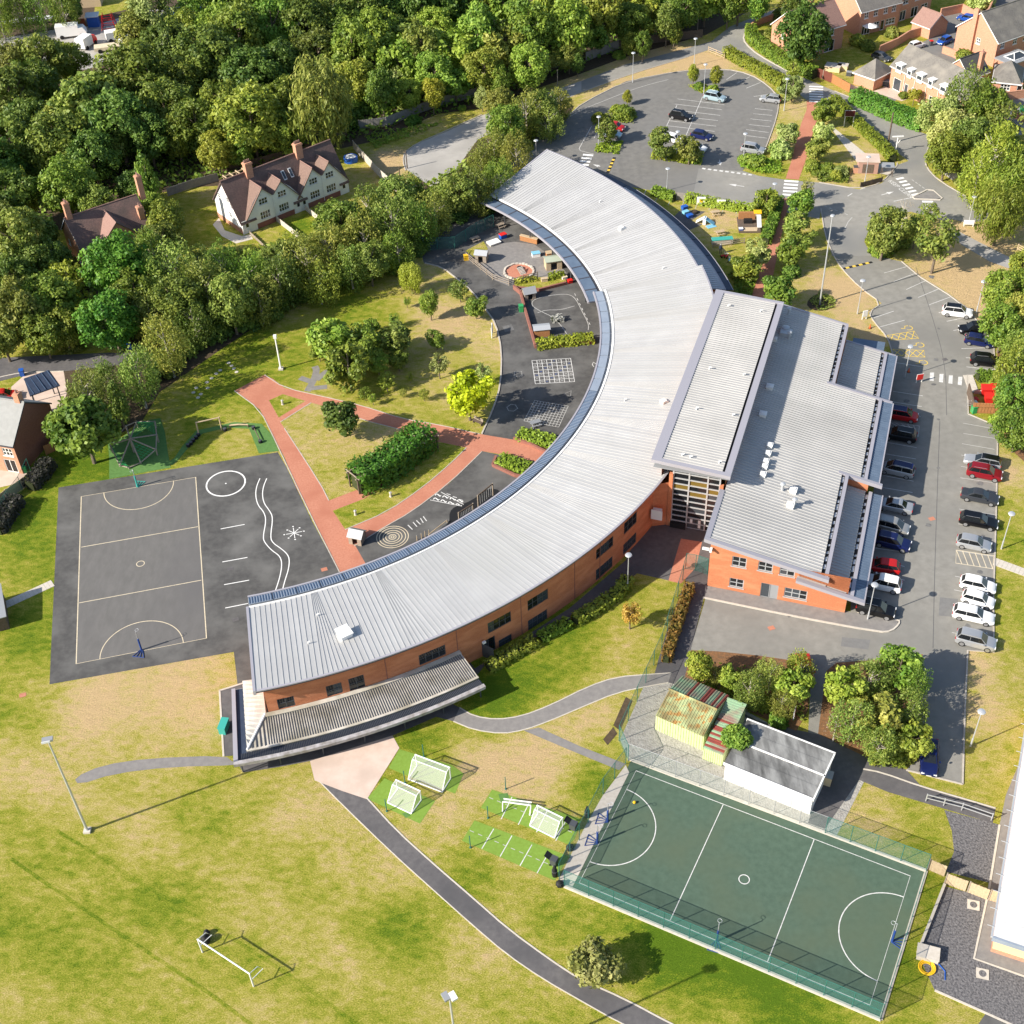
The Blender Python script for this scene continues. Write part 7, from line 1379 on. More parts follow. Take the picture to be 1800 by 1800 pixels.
e=empty("play_deck",G(1318,398),R(-5),"dark timber play deck with shelves and canopy in nursery corner","play deck");mb=MB();mb.box(-2.0,1.6,-2.2,2.6,0,.35);mb.build("deck",M_WOODD,e);mb=MB();mb.box(-1.8,1.0,1.8,2.2,.35,1.6);mb.build("shelf_unit",M_WOODO,e);mb=MB();mb.slab([(.6,.9,1.9),(1.9,.9,1.9),(1.9,2.0,2.0),(.6,2.0,2.0)],.05);mb.build("awning",M_YELP,e);mb=MB();mb.slab([(1.1,-1.2,.5),(1.8,-1.2,.5),(1.8,1.2,1.6),(1.1,1.2,1.6)],.05);mb.build("slide_panel",M_WHITE,e);mb=MB();mb.slab([(-1.2,-2.2,.4),(1.0,-2.2,.4),(1.2,-1.0,.42),(-1.0,-1.0,.42)],.04);mb.build("table_top",M_WOODP,e);mb=MB();mb.box(-1.0,.4,.3,1.1,.35,.95);mb.build("dark_box",M_BLACK,e)
box_item((1302,407),0,(.6,.5,.6),M_BLUEP,"small blue stool on the play deck edge","stool","play_stool",top=M_WHITE);box_item((1269,427),3,(3.4,1.0,.8),M_CONC,"long pale green bench box in front of the rail fence","bench","storage_bench",top=M_TEAL)
def person(b,label,top,legs,rz):
    me=bpy.data.meshes.new("person_body");V=[(0,0,.92),(0,0,1.2),(0,0,1.42),(0,0,1.5),(0,0,1.62),(.0,.0,1.74),(.2,0,1.4),(.27,.05,1.12),(.24,.16,.9),(-.2,0,1.4),(-.27,.03,1.12),(-.26,.1,.88),(.1,0,.88),(.11,.03,.48),(.11,-.02,.06),(.11,.14,.04),(-.1,0,.88),(-.12,-.06,.48),(-.12,-.14,.06),(-.12,.02,.04)]
    E__=[(0,1),(1,2),(2,3),(3,4),(4,5),(2,6),(6,7),(7,8),(2,9),(9,10),(10,11),(0,12),(12,13),(13,14),(14,15),(0,16),(16,17),(17,18),(18,19)];RD=[.15,.16,.15,.06,.1,.08,.07,.05,.04,.07,.05,.04,.1,.065,.05,.04,.1,.065,.05,.04]
    me.from_pydata(V,E__,[]);o=link("body",me);sk=o.modifiers.new("skin",'SKIN');sv=me.skin_vertices[0].data
    for i,r_ in enumerate(RD):sv[i].radius=(r_,r_*.85);sv[i].use_root=i==0
    ss=o.modifiers.new("sub",'SUBSURF');ss.levels=2;ss.render_levels=2
    me.materials.append(mat("dark_clothes",(.03,.035,.05),.9));e=empty("person",G(*b),rz,label,"person");o.parent=e
    mb=MB();mb.lathe((0,0,1.72),[(.115,-.08),(.125,0),(.08,.1),(.02,.12)],12);mb.build("headscarf",M_GREY,e);mb=MB();mb.lathe((0,0,.95),[(.2,0),(.22,.25),(.18,.5),(.08,.52)],12);mb.build("coat",top,e)
person((1266,446),"person in dark clothes with grey head covering in the garden shade",mat("navy_coat",(.02,.03,.06),.9),None,R(150))
for(b,m,lab)in(((1271,452),M_RED,"red toy tricycle beside the person"),((1277,453),M_RED,"pinkish toy tricycle right of the red one"),((1282,460),M_LBLUE,"turquoise ride-on toy near the lawn edge")):
    e=empty("toy_trike",G(*b),random.random()*3,lab,"toy","toys in the nursery garden");mb=MB();mb.box(-.35,.35,-.12,.12,.25,.4);mb.build("frame",m,e)
    for(x,y,r_)in((.35,0,.2),(-.3,.22,.14),(-.3,-.22,.14)):mb=MB();mb.tube([(x,y-.04,r_),(x,y+.04,r_)],r_,8);mb.build("wheel",M_BLACK,e)
    mb=MB();mb.tube([(.3,-.2,.65),(.3,.2,.65)],.03,5);mb.tube([(.3,0,.3),(.3,0,.65)],.03,5);mb.build("handlebar",M_GREY,e)
pa,pb=G(624,862),G(762,785);e=empty("path_pergola",pa,ang(pa,pb),"timber pergola over the brick path smothered in climbers","pergola");Lp=(pb-pa).length
for i in range(6):
    for y in(-1.0,1.0):mb=MB();x=Lp*i/5;mb.box(x-.08,x+.08,y-.08,y+.08,0,2.5);mb.build("post",M_WOODD,e)
for y in(-1.0,1.0):mb=MB();mb.box(-.3,Lp+.3,y-.07,y+.07,2.5,2.66);mb.build("beam",M_WOOD,e)
for i in range(12):mb=MB();x=Lp*i/11;mb.box(x-.05,x+.05,-1.5,1.5,2.66,2.78);mb.build("rafter",M_WOOD,e)
PERG=(pa,pb)
for(x,y,rz,lab)in((703,790,60,"wooden bench beneath the pergola climbers"),(840,745,-40,"dark curved bench at the courtyard kerb")):
    e=empty("garden_bench",G(x,y),R(rz),lab,"bench","garden benches");mb=MB();mb.box(-.8,.8,-.25,.2,.4,.46);mb.build("seat",M_WOODD,e);mb=MB();mb.box(-.8,.8,.2,.26,.5,.95);mb.build("backrest",M_WOOD,e)
    for s in(-.7,.7):mb=MB();mb.box(s-.05,s+.05,-.2,.2,0,.4);mb.build("leg",M_WOODD,e)
for(x,y,lab)in((625,905,"small grey stone marker on the lower lawn"),(687,873,"small stone marker on the lawn below pergola"),(497,711,"grey sundial post in the triangular lawn")):
    e=empty("stone_marker",G(x,y),0,lab,"stone marker");mb=MB();mb.lathe((0,0,0),[(.22,0),(.16,.1),(.13,.6),(.2,.65),(.2,.72)],8);mb.build("pillar",M_CONC,e);mb=MB();mb.lathe((0,0,.72),[(.14,0),(.02,.1)],8);mb.build("cap",M_GREY,e)
def sign(b,rz,w_,h0,h1,label,panel,text=None,post=M_WHITE,tc=None,ts=.3):
    e=empty("notice_sign",G(*b),R(rz),label,"sign")
    for s in(-1,1):mb=MB();x=s*w_/2*.9;mb.box(x-.06,x+.06,-.06,.06,0,h1);mb.build("post",post,e)
    mb=MB();mb.box(-w_/2,w_/2,-.1,-.06,h0,h1);mb.build("panel",panel,e);mb=MB();mb.box(-w_/2-.06,w_/2+.06,-.055,-.02,h0-.06,h1+.06);mb.build("backing_frame",M_WHITE,e)
    if text:
        cu=bpy.data.curves.new("text",'FONT');cu.body=text;cu.size=ts;cu.align_x='CENTER';cu.align_y='CENTER';cu.materials.append(tc or M_WHITE);o=bpy.data.objects.new("lettering",cu);col.objects.link(o);o.parent=e;o.location=(0,-.105,(h0+h1)/2);o.rotation_euler=(R(90),0,0)
sign((1491,222),-8,1.8,2.0,3.1,"maroon school sign on tall white legs at the hedge",mat("maroon_panel",(.07,.01,.014),.5),None)
sign((1519,561),10,.7,.5,1.5,"red topped white notice near the accessible bays",M_WHITE);sign((1615,672),10,.9,.5,1.4,"red topped notice board beside the zebra crossing",M_RED);sign((1395,1262),70,.6,.4,1.6,"red and white sign beside the tree bed",M_RED);sign((865,590),85,1.5,.5,1.8,"white notice board on the courtyard kerb",M_WHITE);sign((1320,292),0,.6,.4,1.0,"small red and white sign in the shrub bed",M_WHITE)
sign((1702,398),-10,1.6,.4,1.1,"white board on legs by the junction verge",M_WHITE)
e=empty("brick_kiosk",G(1524,300),R(-10),"small pinkish brick kiosk with pale flat roof by the entrance path","kiosk");mb=MB();mb.box(-1.7,1.7,-1.2,1.4,0,2.2);mb.build("wall",mat("kiosk_brick",(.4,.24,.19),.9),e);mb=MB();mb.box(-2.2,1.9,-1.3,2.0,2.2,2.32);mb.build("roof",M_PINK,e);mb=MB();mb.box(-1.0,.9,-1.26,-1.2,.2,1.8);mb.build("door",M_WOODD,e)
box_item((1504,303),-10,(.9,.8,1.1),M_BRICKH,"small brick cabinet left of the kiosk","cabinet","brick_cabinet",top=M_DKGREY);e=empty("cycle_shelter",G(1558,308),R(-8),"dark rail bicycle shelter frame beside the kiosk","shelter")
for x in(-.9,.9):
    for y in(-.6,.6):mb=MB();mb.tube([(x,y,0),(x,y,1.9)],.05,6);mb.build("post",M_WOODD,e)
mb=MB();mb.slab([(-1.1,-.8,1.9),(1.1,-.8,1.9),(1.1,.8,2.05),(-1.1,.8,2.05)],.06);mb.build("roof",M_GREY,e)
for z in(.5,1.0,1.5):mb=MB();mb.tube([(-.9,-.6,z),(.9,-.6,z)],.03,5);mb.build("rail",M_WOODD,e)
e=empty("grey_statue",G(1540,292),0,"small grey statue beside the kiosk roof","statue");mb=MB();mb.lathe((0,0,0),[(.3,0),(.25,.3),(.18,.9),(.26,1.3),(.12,1.55),(.17,1.7),(.1,1.9)],8);mb.build("figure",M_GREY,e);mb=MB();mb.box(-.4,.4,-.4,.4,0,.15);mb.build("plinth",M_CONC,e)
c=G(1738,712);bs=empty("bin_store",c,R(-8),"timber fenced bin store at the east edge of the car park","bin store");
for(x0,x1,y0,y1)in((-2.6,2.4,-2.0,-1.85),(-2.6,-2.45,-1.85,2.6)):
    n=12
    for i in range(n):mb=MB();xa,xb=(x0+(x1-x0)*i/n,x0+(x1-x0)*(i+.9)/n)if x1-x0>1 else(x0,x1);ya,yb=(y0+(y1-y0)*i/n,y0+(y1-y0)*(i+.9)/n)if y1-y0>1 else(y0,y1);mb.box(xa,xb,ya,yb,.05,1.7);mb.build("fence_board",M_WOODO if x1-x0>1 else M_WOODD,bs)
mb=MB();mb.box(-2.5,2.4,-2.1,-2.0,1.2,1.32);mb.build("rail",M_WOODO,bs);mb=MB();mb.box(-1.6,1.6,2.5,2.58,0,.6);mb.build("board",M_CONC,bs)
for i,(x,y,lab)in enumerate(((1732,693,"red lidded large bin at upper left of bin store"),(1749,692,"red lidded large bin at upper right of bin store"),(1738,708,"red lidded large bin at lower left of bin store"),(1753,705,"red lidded large bin at lower right of bin store"))):
    e=empty("large_bin",G(x,y),R(-8),lab,"bin","red bins in the store");mb=MB();mb.add([(-.6,-.5,.1),(.6,-.5,.1),(.6,.5,.1),(-.6,.5,.1),(-.7,-.58,1.15),(.7,-.58,1.15),(.7,.58,1.15),(-.7,.58,1.15)],[(0,3,2,1),(0,1,5,4),(1,2,6,5),(2,3,7,6),(3,0,4,7),(4,5,6,7)]);mb.build("bin_body",M_RED,e);mb=MB();mb.slab([(-.75,-.62,1.17),(.75,-.62,1.17),(.75,.62,1.33),(-.75,.62,1.33)],.07);mb.build("lid",M_RED,e)
    for s in(-.5,.5):mb=MB();mb.tube([(s-.04,-.4,.1),(s+.04,-.4,.1)],.1,8);mb.build("wheel",M_RUBBER,e)
for(x,y,m,lab)in((1711,725,M_GREENP,"green wheelie bin in front of the bin store"),(1712,711,M_RED,"red and white wheelie bin left of bin store"),(1711,717,M_WHITE,"pale wheelie bin between the red and green ones"),(44,829,M_GREENP,"green wheelie bin against the left house"),(46,826,M_RED,"red lidded wheelie bin by the left house"),(197,610,M_RED,"red lidded bin at the wood edge"),(218,610,M_GREENP,"dark green bin at the wood edge"),(229,613,M_BLUEP,"blue bin at the wood edge"),(40,660,M_BLUEP,"small blue bin at the block drive corner"),(1682,55,M_RED,"red lidded bin by the far drive"),(1636,80,M_RED,"red topped bin behind the coach house"),(1796,196,M_GREENP,"green bin at the far right edge")):
    box_item((x,y),10,(.6,.65,1.0),m if "lidded" not in lab and "topped" not in lab else M_DKGREY,lab,"bin","wheelie_bin",top=m)
e=empty("scooter_rack",G(1704,717),R(80),"small metal rack left of the bin store","rack")
for i in range(3):mb=MB();mb.tube([(-.5+i*.5,-.4,0),(-.5+i*.5,-.4,.8),(-.5+i*.5,.4,.8),(-.5+i*.5,.4,0)],.03,5);mb.build("rack_hoop",M_GREY,e)
e=empty("grit_bay",G(1706,675),R(-5),"pale paved corner pad beside the bin store hedge","paved pad");mb=MB();mb.box(-.6,.7,-1.9,2.0,0,.1);mb.build("pad",M_CONC,e);mb=MB();mb.box(-.6,2.0,-2.1,-1.9,0,.14);mb.build("pad_kerb",M_KERB,e)
for(x,y,lab)in((1597,654,"orange traffic cone by the hall walkway"),(1529,577,"orange traffic cone on the grass verge")):
    e=empty("traffic_cone",G(x,y),0,lab,"traffic cone");mb=MB();mb.lathe((0,0,.04),[(.17,0),(.03,.7)],10);mb.build("cone",mat("cone_orange",(.7,.12,.03),.6),e);mb=MB();mb.box(-.22,.22,-.22,.22,0,.04);mb.build("cone_base",M_BLACK,e)
e=empty("hose_coil",G(1629,1702),0,"coiled yellow hose lying on the grass by the gravel","hose")
for k in range(3):mb=MB();r_=.5+.12*k;mb.tube([(r_*math.cos(2*math.pi*i/20),r_*math.sin(2*math.pi*i/20),.06+.05*k)for i in range(21)],.06,5,cap=False);mb.build("coil_loop",M_YELP,e)
mb=MB();a=G(1642,1695)-G(1629,1702);b=G(1661,1723)-G(1629,1702);mb.tube([(.5,.3,.05),tuple(a.lerp(b,.2)+Vector((.3,.3,.05))),tuple(a.lerp(b,.6)+Vector((.45,.2,.05))),tuple(b+Vector((0,0,.05)))],.05,5);mb.build("hose_tail",M_BLUEP,e)
e=box_item((1630,1680),-20,(1.9,1.3,.6),M_CONC,"pale concrete trough box at the gravel edge","trough","trough",top=M_CONC)
e=empty("patio_umbrella",G(1527,62),0,"white patio parasol in the garden of the semi-detached pair","parasol");mb=MB();mb.tube([(0,0,0),(0,0,2.3)],.04,6);mb.build("pole",M_GREY,e);mb=MB();mb.lathe((0,0,2.0),[(1.6,0),(1.5,.06),(.1,.55)],8);mb.build("canopy",M_WHITE,e)
for(x,y,w_,d_,lab)in((1464,123,3.0,2.2,"pale box hut with cream lid behind the gates"),(1481,122,2.0,1.6,"silver garden chest beside pale hut"),(1492,133,1.0,.7,"dark barbecue on the outbuilding patio"),(1556,150,1.8,1.2,"dark rattan garden sofa on the coach house patio"),(1523,142,.6,.5,"grey garden box under the outbuilding eaves")):
    box_item((x,y),-25,(w_,d_,1.0 if w_>1.5 else.8),M_CREAM if "pale" in lab else(M_GALV if "silver" in lab else M_DKGREY),lab,"garden box","garden_box",top=M_CONC if "pale" in lab else M_GREY)
area("patio",[(1480,142),(1500,150),(1536,160),(1560,150),(1580,158),(1600,172),(1585,178),(1545,165),(1500,165)],.012,M_PINK)
def boat(px,py,L_,rz,label):
    e=empty("covered_boat",G(px,py),R(rz),label,"boat","covered boats in the works yard");st=[(-.5,.5,.9),(-.3,.9,1.0),(.1,.95,1.05),(.35,.6,1.15),(.5,.05,1.2)];mb=MB()
    for f,w_,z in st:mb.v+=[(f*L_,-w_,z),(f*L_,0,z+.5*w_),(f*L_,w_,z),(f*L_,w_*.5,.25),(f*L_,-w_*.5,.25)]
    for i in range(4):
        for j in range(5):mb.f.append((i*5+j,i*5+(j+1)%5,(i+1)*5+(j+1)%5,(i+1)*5+j));mb.mi.append(0)
    mb.f.append((0,1,2,3,4));mb.mi.append(0);mb.build("hull",M_GALV,e);mb=MB();mb.slab([(-.4*L_,-.6,1.42),(.3*L_,-.5,1.45),(.3*L_,.5,1.45),(-.4*L_,.6,1.42)],.05);mb.build("boat_cover",M_WHITE,e)
    for f in(-.3,.2):mb=MB();mb.box(f*L_-.1,f*L_+.1,-.5,.5,0,.3);mb.build("cradle",M_DKGREY,e)
boat(20,47,7.5,8,"grey covered boat hull nearest the left edge");boat(72,41,8.5,8,"longer grey covered boat behind the works yard trees")
def truck(px,py,L_,w_,h,rz,m,label,cabm):
    e=empty("parked_van",G(px,py),R(rz),label,"van","vehicles in the works yard");mb=MB();mb.box(-L_/2,L_/2-1.6,-w_/2,w_/2,.5,h);mb.build("box_body",m,e);mb=MB();mb.add([(L_/2-1.6,-w_/2,.5),(L_/2,-w_/2,.5),(L_/2,w_/2,.5),(L_/2-1.6,w_/2,.5),(L_/2-1.6,-w_/2,2.1),(L_/2-.6,-w_/2,2.1),(L_/2-.6,w_/2,2.1),(L_/2-1.6,w_/2,2.1),(L_/2,-w_/2,1.2),(L_/2,w_/2,1.2)],[(0,1,8,5,4),(2,3,7,6,9),(4,5,6,7),(5,8,9,6),(1,2,9,8),(0,3,2,1)]);mb.build("cab",cabm,e)
    for x in(-L_/3,L_/3):
        for s in(-1,1):mb=MB();mb.tube([(x,s*w_/2-.12,.45),(x,s*w_/2+.02,.45)],.45,10);mb.build("wheel",M_RUBBER,e)
truck(128,64,6.5,2.4,2.8,10,M_WHITE,"white van at the yard beside the red fence",M_WHITE);truck(154,82,5,2.2,2.6,70,M_WHITE,"white box van with red cab by the yard trees",M_RED);truck(196,88,7,2.4,1.2,12,M_LINEY,"flatbed trailer truck with pale deck in yard",M_WHITE);truck(208,70,5,2.2,2.2,20,M_WHITE,"blue and white vehicle at the yard's right side",M_BLUEP);truck(335,38,9,2.5,3.0,5,M_BLUEP,"blue trailer partly hidden behind the pale tree",M_WHITE)
e=empty("yard_shelter",G(166,46),R(5),"small blue and grey shelter beside red yard frame","shelter");mb=MB();mb.box(-1.2,1.2,-.8,1.2,0,2.2);mb.build("wall",M_BLUEP,e);mb=MB();mb.slab([(-1.5,-1.0,2.4),(1.5,-1.0,2.4),(1.5,1.4,2.7),(-1.5,1.4,2.7)],.1);mb.build("roof",M_GALV,e)
e=empty("red_lifting_frame",G(193,50),R(5),"red steel lifting frame in the works yard","frame")
for x in(-1.6,1.6):
    for y in(-1.2,1.2):mb=MB();mb.tube([(x,y,0),(x*.6,y*.6,3.4)],.09,6);mb.build("leg",M_RED,e)
for z in(.3,1.5,2.6):f=1-.4*z/3.4;mb=MB();ribbon(mb,[(-1.6*f,-1.2*f),(1.6*f,-1.2*f),(1.6*f,1.2*f),(-1.6*f,1.2*f)],.14,z,h=z+.14,closed=True);mb.build("brace",M_RED,e)
hut((163,8),5,4.5,3.6,2.4,3.2,"grey garden shed at the top edge above yard",M_WOODP,M_GREY,"shed","garden_shed",False)
# ================================================================ TREES AND PLANTS
leafmat("leaf_dark",(0.07,0.135,0.02),(0.21,0.295,0.045));leafmat("leaf_mid",(0.11,0.195,0.022),(0.285,0.37,0.05));leafmat("leaf_light",(0.175,0.26,0.026),(0.36,0.42,0.06))
leafmat("leaf_olive",(.135,.195,.028),(.34,.38,.075));leafmat("leaf_pale",(.24,.31,.06),(.5,.55,.2));leafmat("leaf_gold",(.36,.41,.008),(.6,.62,.02),varv=.05);leafmat("leaf_orange",(.38,.2,.03),(.5,.33,.08))
leafmat("leaf_bright",(0.09,0.21,0.02),(0.22,0.37,0.04));leafmat("leaf_yellow",(0.26,0.29,0.022),(0.46,0.46,0.06));leafmat("leaf_blackish",(.02,.025,.018),(.06,.055,.045));leafmat("leaf_autumn",(.2,.2,.03),(.42,.27,.06));leafmat("leaf_bare",(.3,.22,.15),(.42,.33,.25));leafmat("leaf_hedge",(0.16,0.25,0.022),(0.32,0.41,0.04));leafmat("leaf_silver",(.3,.3,.26),(.5,.5,.46))
def leaf_mesh(name,C,Nn,size,tint,m,aspect=.6,jit=.9,hang=0.0,seed=0):
    r_=np.random.default_rng(seed+5);n=len(C)
    d=Nn+r_.normal(0,jit,(n,3));d/=np.linalg.norm(d,axis=1)[:,None]+1e-9
    t=r_.normal(0,1,(n,3));t[:,2]-=hang*2.5
    t-=(t*d).sum(1)[:,None]*d;t/=np.linalg.norm(t,axis=1)[:,None]+1e-9
    b=np.cross(d,t);s=(size*r_.uniform(.6,1.35,n))[:,None]
    a_,c_=t*s,b*s*aspect
    V=np.stack([C-a_,C-a_*.15+c_+d*s*.12,C+a_,C-a_*.15-c_+d*s*.12],1).reshape(-1,3)
    me=bpy.data.meshes.new(name);me.vertices.add(4*n);me.vertices.foreach_set("co",V.ravel().astype(np.float32));me.loops.add(4*n);me.loops.foreach_set("vertex_index",np.arange(4*n,dtype=np.int32))
    me.polygons.add(n);me.polygons.foreach_set("loop_start",np.arange(0,4*n,4,dtype=np.int32));me.update()
    at=me.attributes.new("tint",'FLOAT','POINT');at.data.foreach_set("value",np.repeat(np.clip(tint,0,1),4).astype(np.float32));me.materials.append(m);return me
def crown(seed,nb,per,rb=(.2,.36),shape="round",leaf=.075,aspect=.6,hang=0.,jit=.6):
    r_=np.random.default_rng(seed);C=[];N_=[];T=[];LD=r_.normal(0,1,(7,3));LD/=np.linalg.norm(LD,axis=1)[:,None];LA=r_.uniform(-.32,.3,7)
    for i in range(nb):
        while True:
            p=r_.uniform(-1,1,3);q=np.linalg.norm(p)
            if.15<q<1:break
        u_=p/q;p=u_*q**.45*(.96+(LA*np.maximum(0,LD@u_)**3).sum());z01=(p[2]+1)/2
        if shape=="cone":f=(1-z01)*.95+.08;p[:2]*=f
        elif shape=="egg":p[:2]*=.62+.5*math.sin(math.pi*min(1,max(0,.25+.65*(1-z01))))*.8
        elif shape=="flat":p[2]=abs(p[2])
        R0=r_.uniform(*rb);p=p*(1-R0*.75)
        if shape=="cone":R0*=.35+.65*(1-z01)
        k=int(per*(R0/.28)**2)
        d=r_.normal(0,1,(k,3));d[:,2]=np.abs(d[:,2])*np.where(r_.random(k)<.75,1,-1)if hang==0 else d[:,2];d/=np.linalg.norm(d,axis=1)[:,None]
        rad=R0*r_.uniform(.55,1.12,k)[:,None]
        if hang:d[:,2]=d[:,2]*1.3-.25
        C.append(p+d*rad*[1,1,.85 if not hang else 1.3]);out=d+p/(np.linalg.norm(p)+.1)*.5+np.array([0,0,.55]);N_.append(out/np.linalg.norm(out,axis=1)[:,None]);T.append(np.clip(r_.normal(.42,.26)+r_.normal(0,.24,k),0,1))
    C=np.concatenate(C);N_=np.concatenate(N_);T=np.concatenate(T)
    return leaf_mesh("crown",C,N_,leaf,T,MATS["leaf_mid"],aspect,jit,hang,seed)
def trunk_mesh(seed,m,nl=5,multi=1,droop=0):
    r_=random.Random(seed);mb=MB()
    for k in range(multi):
        ox,oy=(0,0)if multi==1 else(r_.uniform(-.2,.2),r_.uniform(-.2,.2))
        mb.tube([(ox*.3,oy*.3,0),(ox*.6+r_.uniform(-.03,.03),oy*.6,.5),(ox,oy,1.1),(ox*1.3,oy*1.3,1.5)],[.075,.058,.04,.012]if multi==1 else[.045,.035,.025,.01],7)
        for i in range(nl):
            z=r_.uniform(.5,1.15);t=r_.uniform(0,6.28);L_=r_.uniform(.4,.75);p0=Vector((ox*.8,oy*.8,z));mb.tube([p0,p0+Vector((math.cos(t)*L_*.5,math.sin(t)*L_*.5,.18)),p0+Vector((math.cos(t)*L_,math.sin(t)*L_,.4-droop))],[.032,.02,.006],5)
    return mb.mesh("trunk",m)
KIND={}
def kind(n,metas,a,zc,trunk,m):KIND[n]=(metas,a,zc,trunk,MATS[m])
cr_broad=[crown(s,95,125,(.1,.33),leaf=.055)for s in(1,2,3)];cr_feath=[crown(s,95,80,(.12,.27),leaf=.055,aspect=.42,hang=.5,jit=.9)for s in(11,12,13)];cr_cone=[crown(s,110,70,(.16,.3),"cone",.06,.5)for s in(21,22)];cr_will=[crown(s,90,95,(.16,.3),leaf=.075,aspect=.28,hang=1.0,jit=.5)for s in(31,32)]
cr_small=[crown(s,42,70,(.2,.36),leaf=.095)for s in(41,42,43)];cr_loose=[crown(s,46,42,(.16,.3),leaf=.085,aspect=.5)for s in(51,52)];cr_egg=[crown(s,75,95,(.17,.3),"egg",.06)for s in(61,62)];cr_bush=[crown(s,34,80,(.24,.42),"flat",.1)for s in(71,72,73)];cr_bare=[crown(81,60,14,(.12,.25),leaf=.045,aspect=.3)];cr_big=[crown(s,75,120,(.16,.32),leaf=.07,aspect=.7)for s in(91,92)]
tr=[trunk_mesh(s,M_BARK)for s in(1,2)];trb=[trunk_mesh(s,M_BIRCH,6,1)for s in(3,4)];trm=[trunk_mesh(s,M_BARK,3,4)for s in(5,6)];trbm=[trunk_mesh(8,M_BIRCH,3,3)]
for n,a_,zc_,ms,t_ in(("broad",1.08,1.35,cr_broad,tr),("feath",1.3,1.5,cr_feath,trb),("cone",2.6,2.75,cr_cone,tr),("will",1.25,1.4,cr_will,tr),("small",.95,1.25,cr_small,tr),("loose",1.1,1.45,cr_loose,tr),("egg",1.35,1.6,cr_egg,tr),("bush",.95,.12,cr_bush,trm),("bare",1.15,1.6,cr_bare,trb),("big",.95,1.2,cr_big,tr),("birch",1.35,1.75,cr_feath,trb),("multi",1.15,1.25,cr_feath,trbm)):KIND[n]=(ms,a_,zc_,t_)
cnt=0
def tree(cx,cy,rp,kd,lf,label,group=None,cat="tree",name=None,a=None,zc=None):
    global cnt
    ms,a0,z0,tt=KIND[kd];a=a or a0;r_=rp*MPP(cx,cy);zc=(zc or z0)*r_
    p=G(cx,cy,zc);r_=rp*((p-Vector((0,0,HGT))).length/FPX)
    nm=name or{"bush":"shrub","cone":"conifer","will":"willow_tree","birch":"birch_tree","feath":"birch_tree"}.get(kd,"broadleaf_tree")
    e=empty(nm,(p.x,p.y,0),random.uniform(0,6.28),label,"shrub" if kd=="bush" else cat,group)
    rx=r_*random.uniform(.9,1.12);ry=r_*random.uniform(.9,1.12)
    c=link("crown",ms[cnt%len(ms)],e);c.location=(0,0,zc);c.scale=(rx,ry,r_*a);c.material_slots[0].link='OBJECT';c.material_slots[0].material=MATS["leaf_"+lf]
    t=link("trunk" if kd!="bush" else "stems",tt[cnt%len(tt)],e);t.scale=(r_*.8,r_*.8,max(zc,.5*r_)if kd!="bush" else r_*.5);cnt+=1
    return e
CW=dict(dark="dark green",mid="mid green",light="light green",olive="olive",pale="pale",bright="bright green",yellow="yellow green")
def wood(rows,label,group,**kw):
    for q in rows:tree(*q,label,group,**kw)
wood([(72,108,40,"broad","olive"),(28,118,38,"broad","olive"),(116,108,28,"broad","light")],"olive yellow broadleaf tree in front of the works yard","trees screening the works yard")
wood([(30,16,26,"feath","mid"),(70,12,26,"feath","mid"),(108,10,28,"feath","mid"),(126,12,20,"broad","dark"),(-5,20,28,"feath","mid")],"dark green tree in the row behind the covered boats","tall hedge trees behind the yard")
wood([(20,170,50,"broad","dark"),(60,150,40,"broad","mid"),(235,140,55,"broad","mid"),(205,215,52,"broad","dark"),(20,255,48,"broad","dark"),(100,255,48,"broad","dark"),(60,220,42,"broad","dark"),(290,190,46,"broad","dark"),(260,240,40,"broad","dark"),(160,275,42,"broad","dark"),(300,95,46,"broad","dark"),(360,110,52,"broad","dark"),(420,62,52,"broad","mid"),(480,55,48,"broad","mid"),(540,45,50,"broad","dark"),(435,135,46,"broad","dark"),(335,150,40,"broad","mid"),(495,120,42,"broad","dark"),(385,50,40,"broad","mid"),(350,20,40,"broad","mid"),(420,5,40,"broad","mid"),(480,0,40,"broad","dark"),(540,-5,40,"broad","dark"),(330,60,36,"broad","mid"),(590,15,42,"broad","dark"),(640,20,46,"broad","dark"),(690,10,44,"broad","dark"),(740,22,40,"broad","dark"),(790,5,42,"broad","dark"),(850,0,38,"broad","mid"),(560,95,42,"broad","dark"),(610,60,40,"broad","mid"),(590,-20,40,"broad","mid"),(10,350,45,"broad","dark"),(-10,300,45,"broad","dark"),(240,330,30,"broad","dark"),(170,360,34,"broad","dark")],"dark green broadleaf tree deep in the wood","dark trees of the wood")
wood([(155,185,62,"big","olive"),(120,215,48,"big","olive"),(185,240,45,"big","olive")],"broad tree with large sunlit pale leaves in the wood","pale leaved trees in the left wood")
wood([(270,35,42,"broad","pale"),(238,62,34,"broad","olive")],"cream flowering tree in front of the works yard","pale flowering trees by the yard")
wood([(440,205,54,"broad","mid"),(395,195,48,"broad","mid"),(345,222,44,"broad","mid"),(310,240,36,"broad","mid"),(500,185,40,"broad","mid"),(500,235,36,"broad","mid"),(380,265,32,"broad","light"),(420,262,28,"broad","mid")],"full green tree behind the white cottages","trees behind the white cottages")
tree(568,178,62,"will","olive","big drooping willow like tree behind the cottages' right end")
tree(256,312,32,"cone","mid","tall dark conifer between the brick house and cottages",a=2.0,zc=2.0,name="conifer");tree(50,333,19,"cone","light","narrow cypress left of the round pale green tree",name="conifer");tree(116,330,46,"broad","light","round bright green tree above the brick house");tree(62,300,22,"egg","dark","small dark tree above the narrow cypress")
wood([(25,425,52,"broad","olive"),(-10,390,40,"broad","olive"),(70,415,36,"broad","dark"),(95,455,34,"broad","dark"),(60,470,36,"broad","dark"),(20,490,40,"broad","dark")],"olive tree at the left edge beside the brick house","trees left of the brick house")
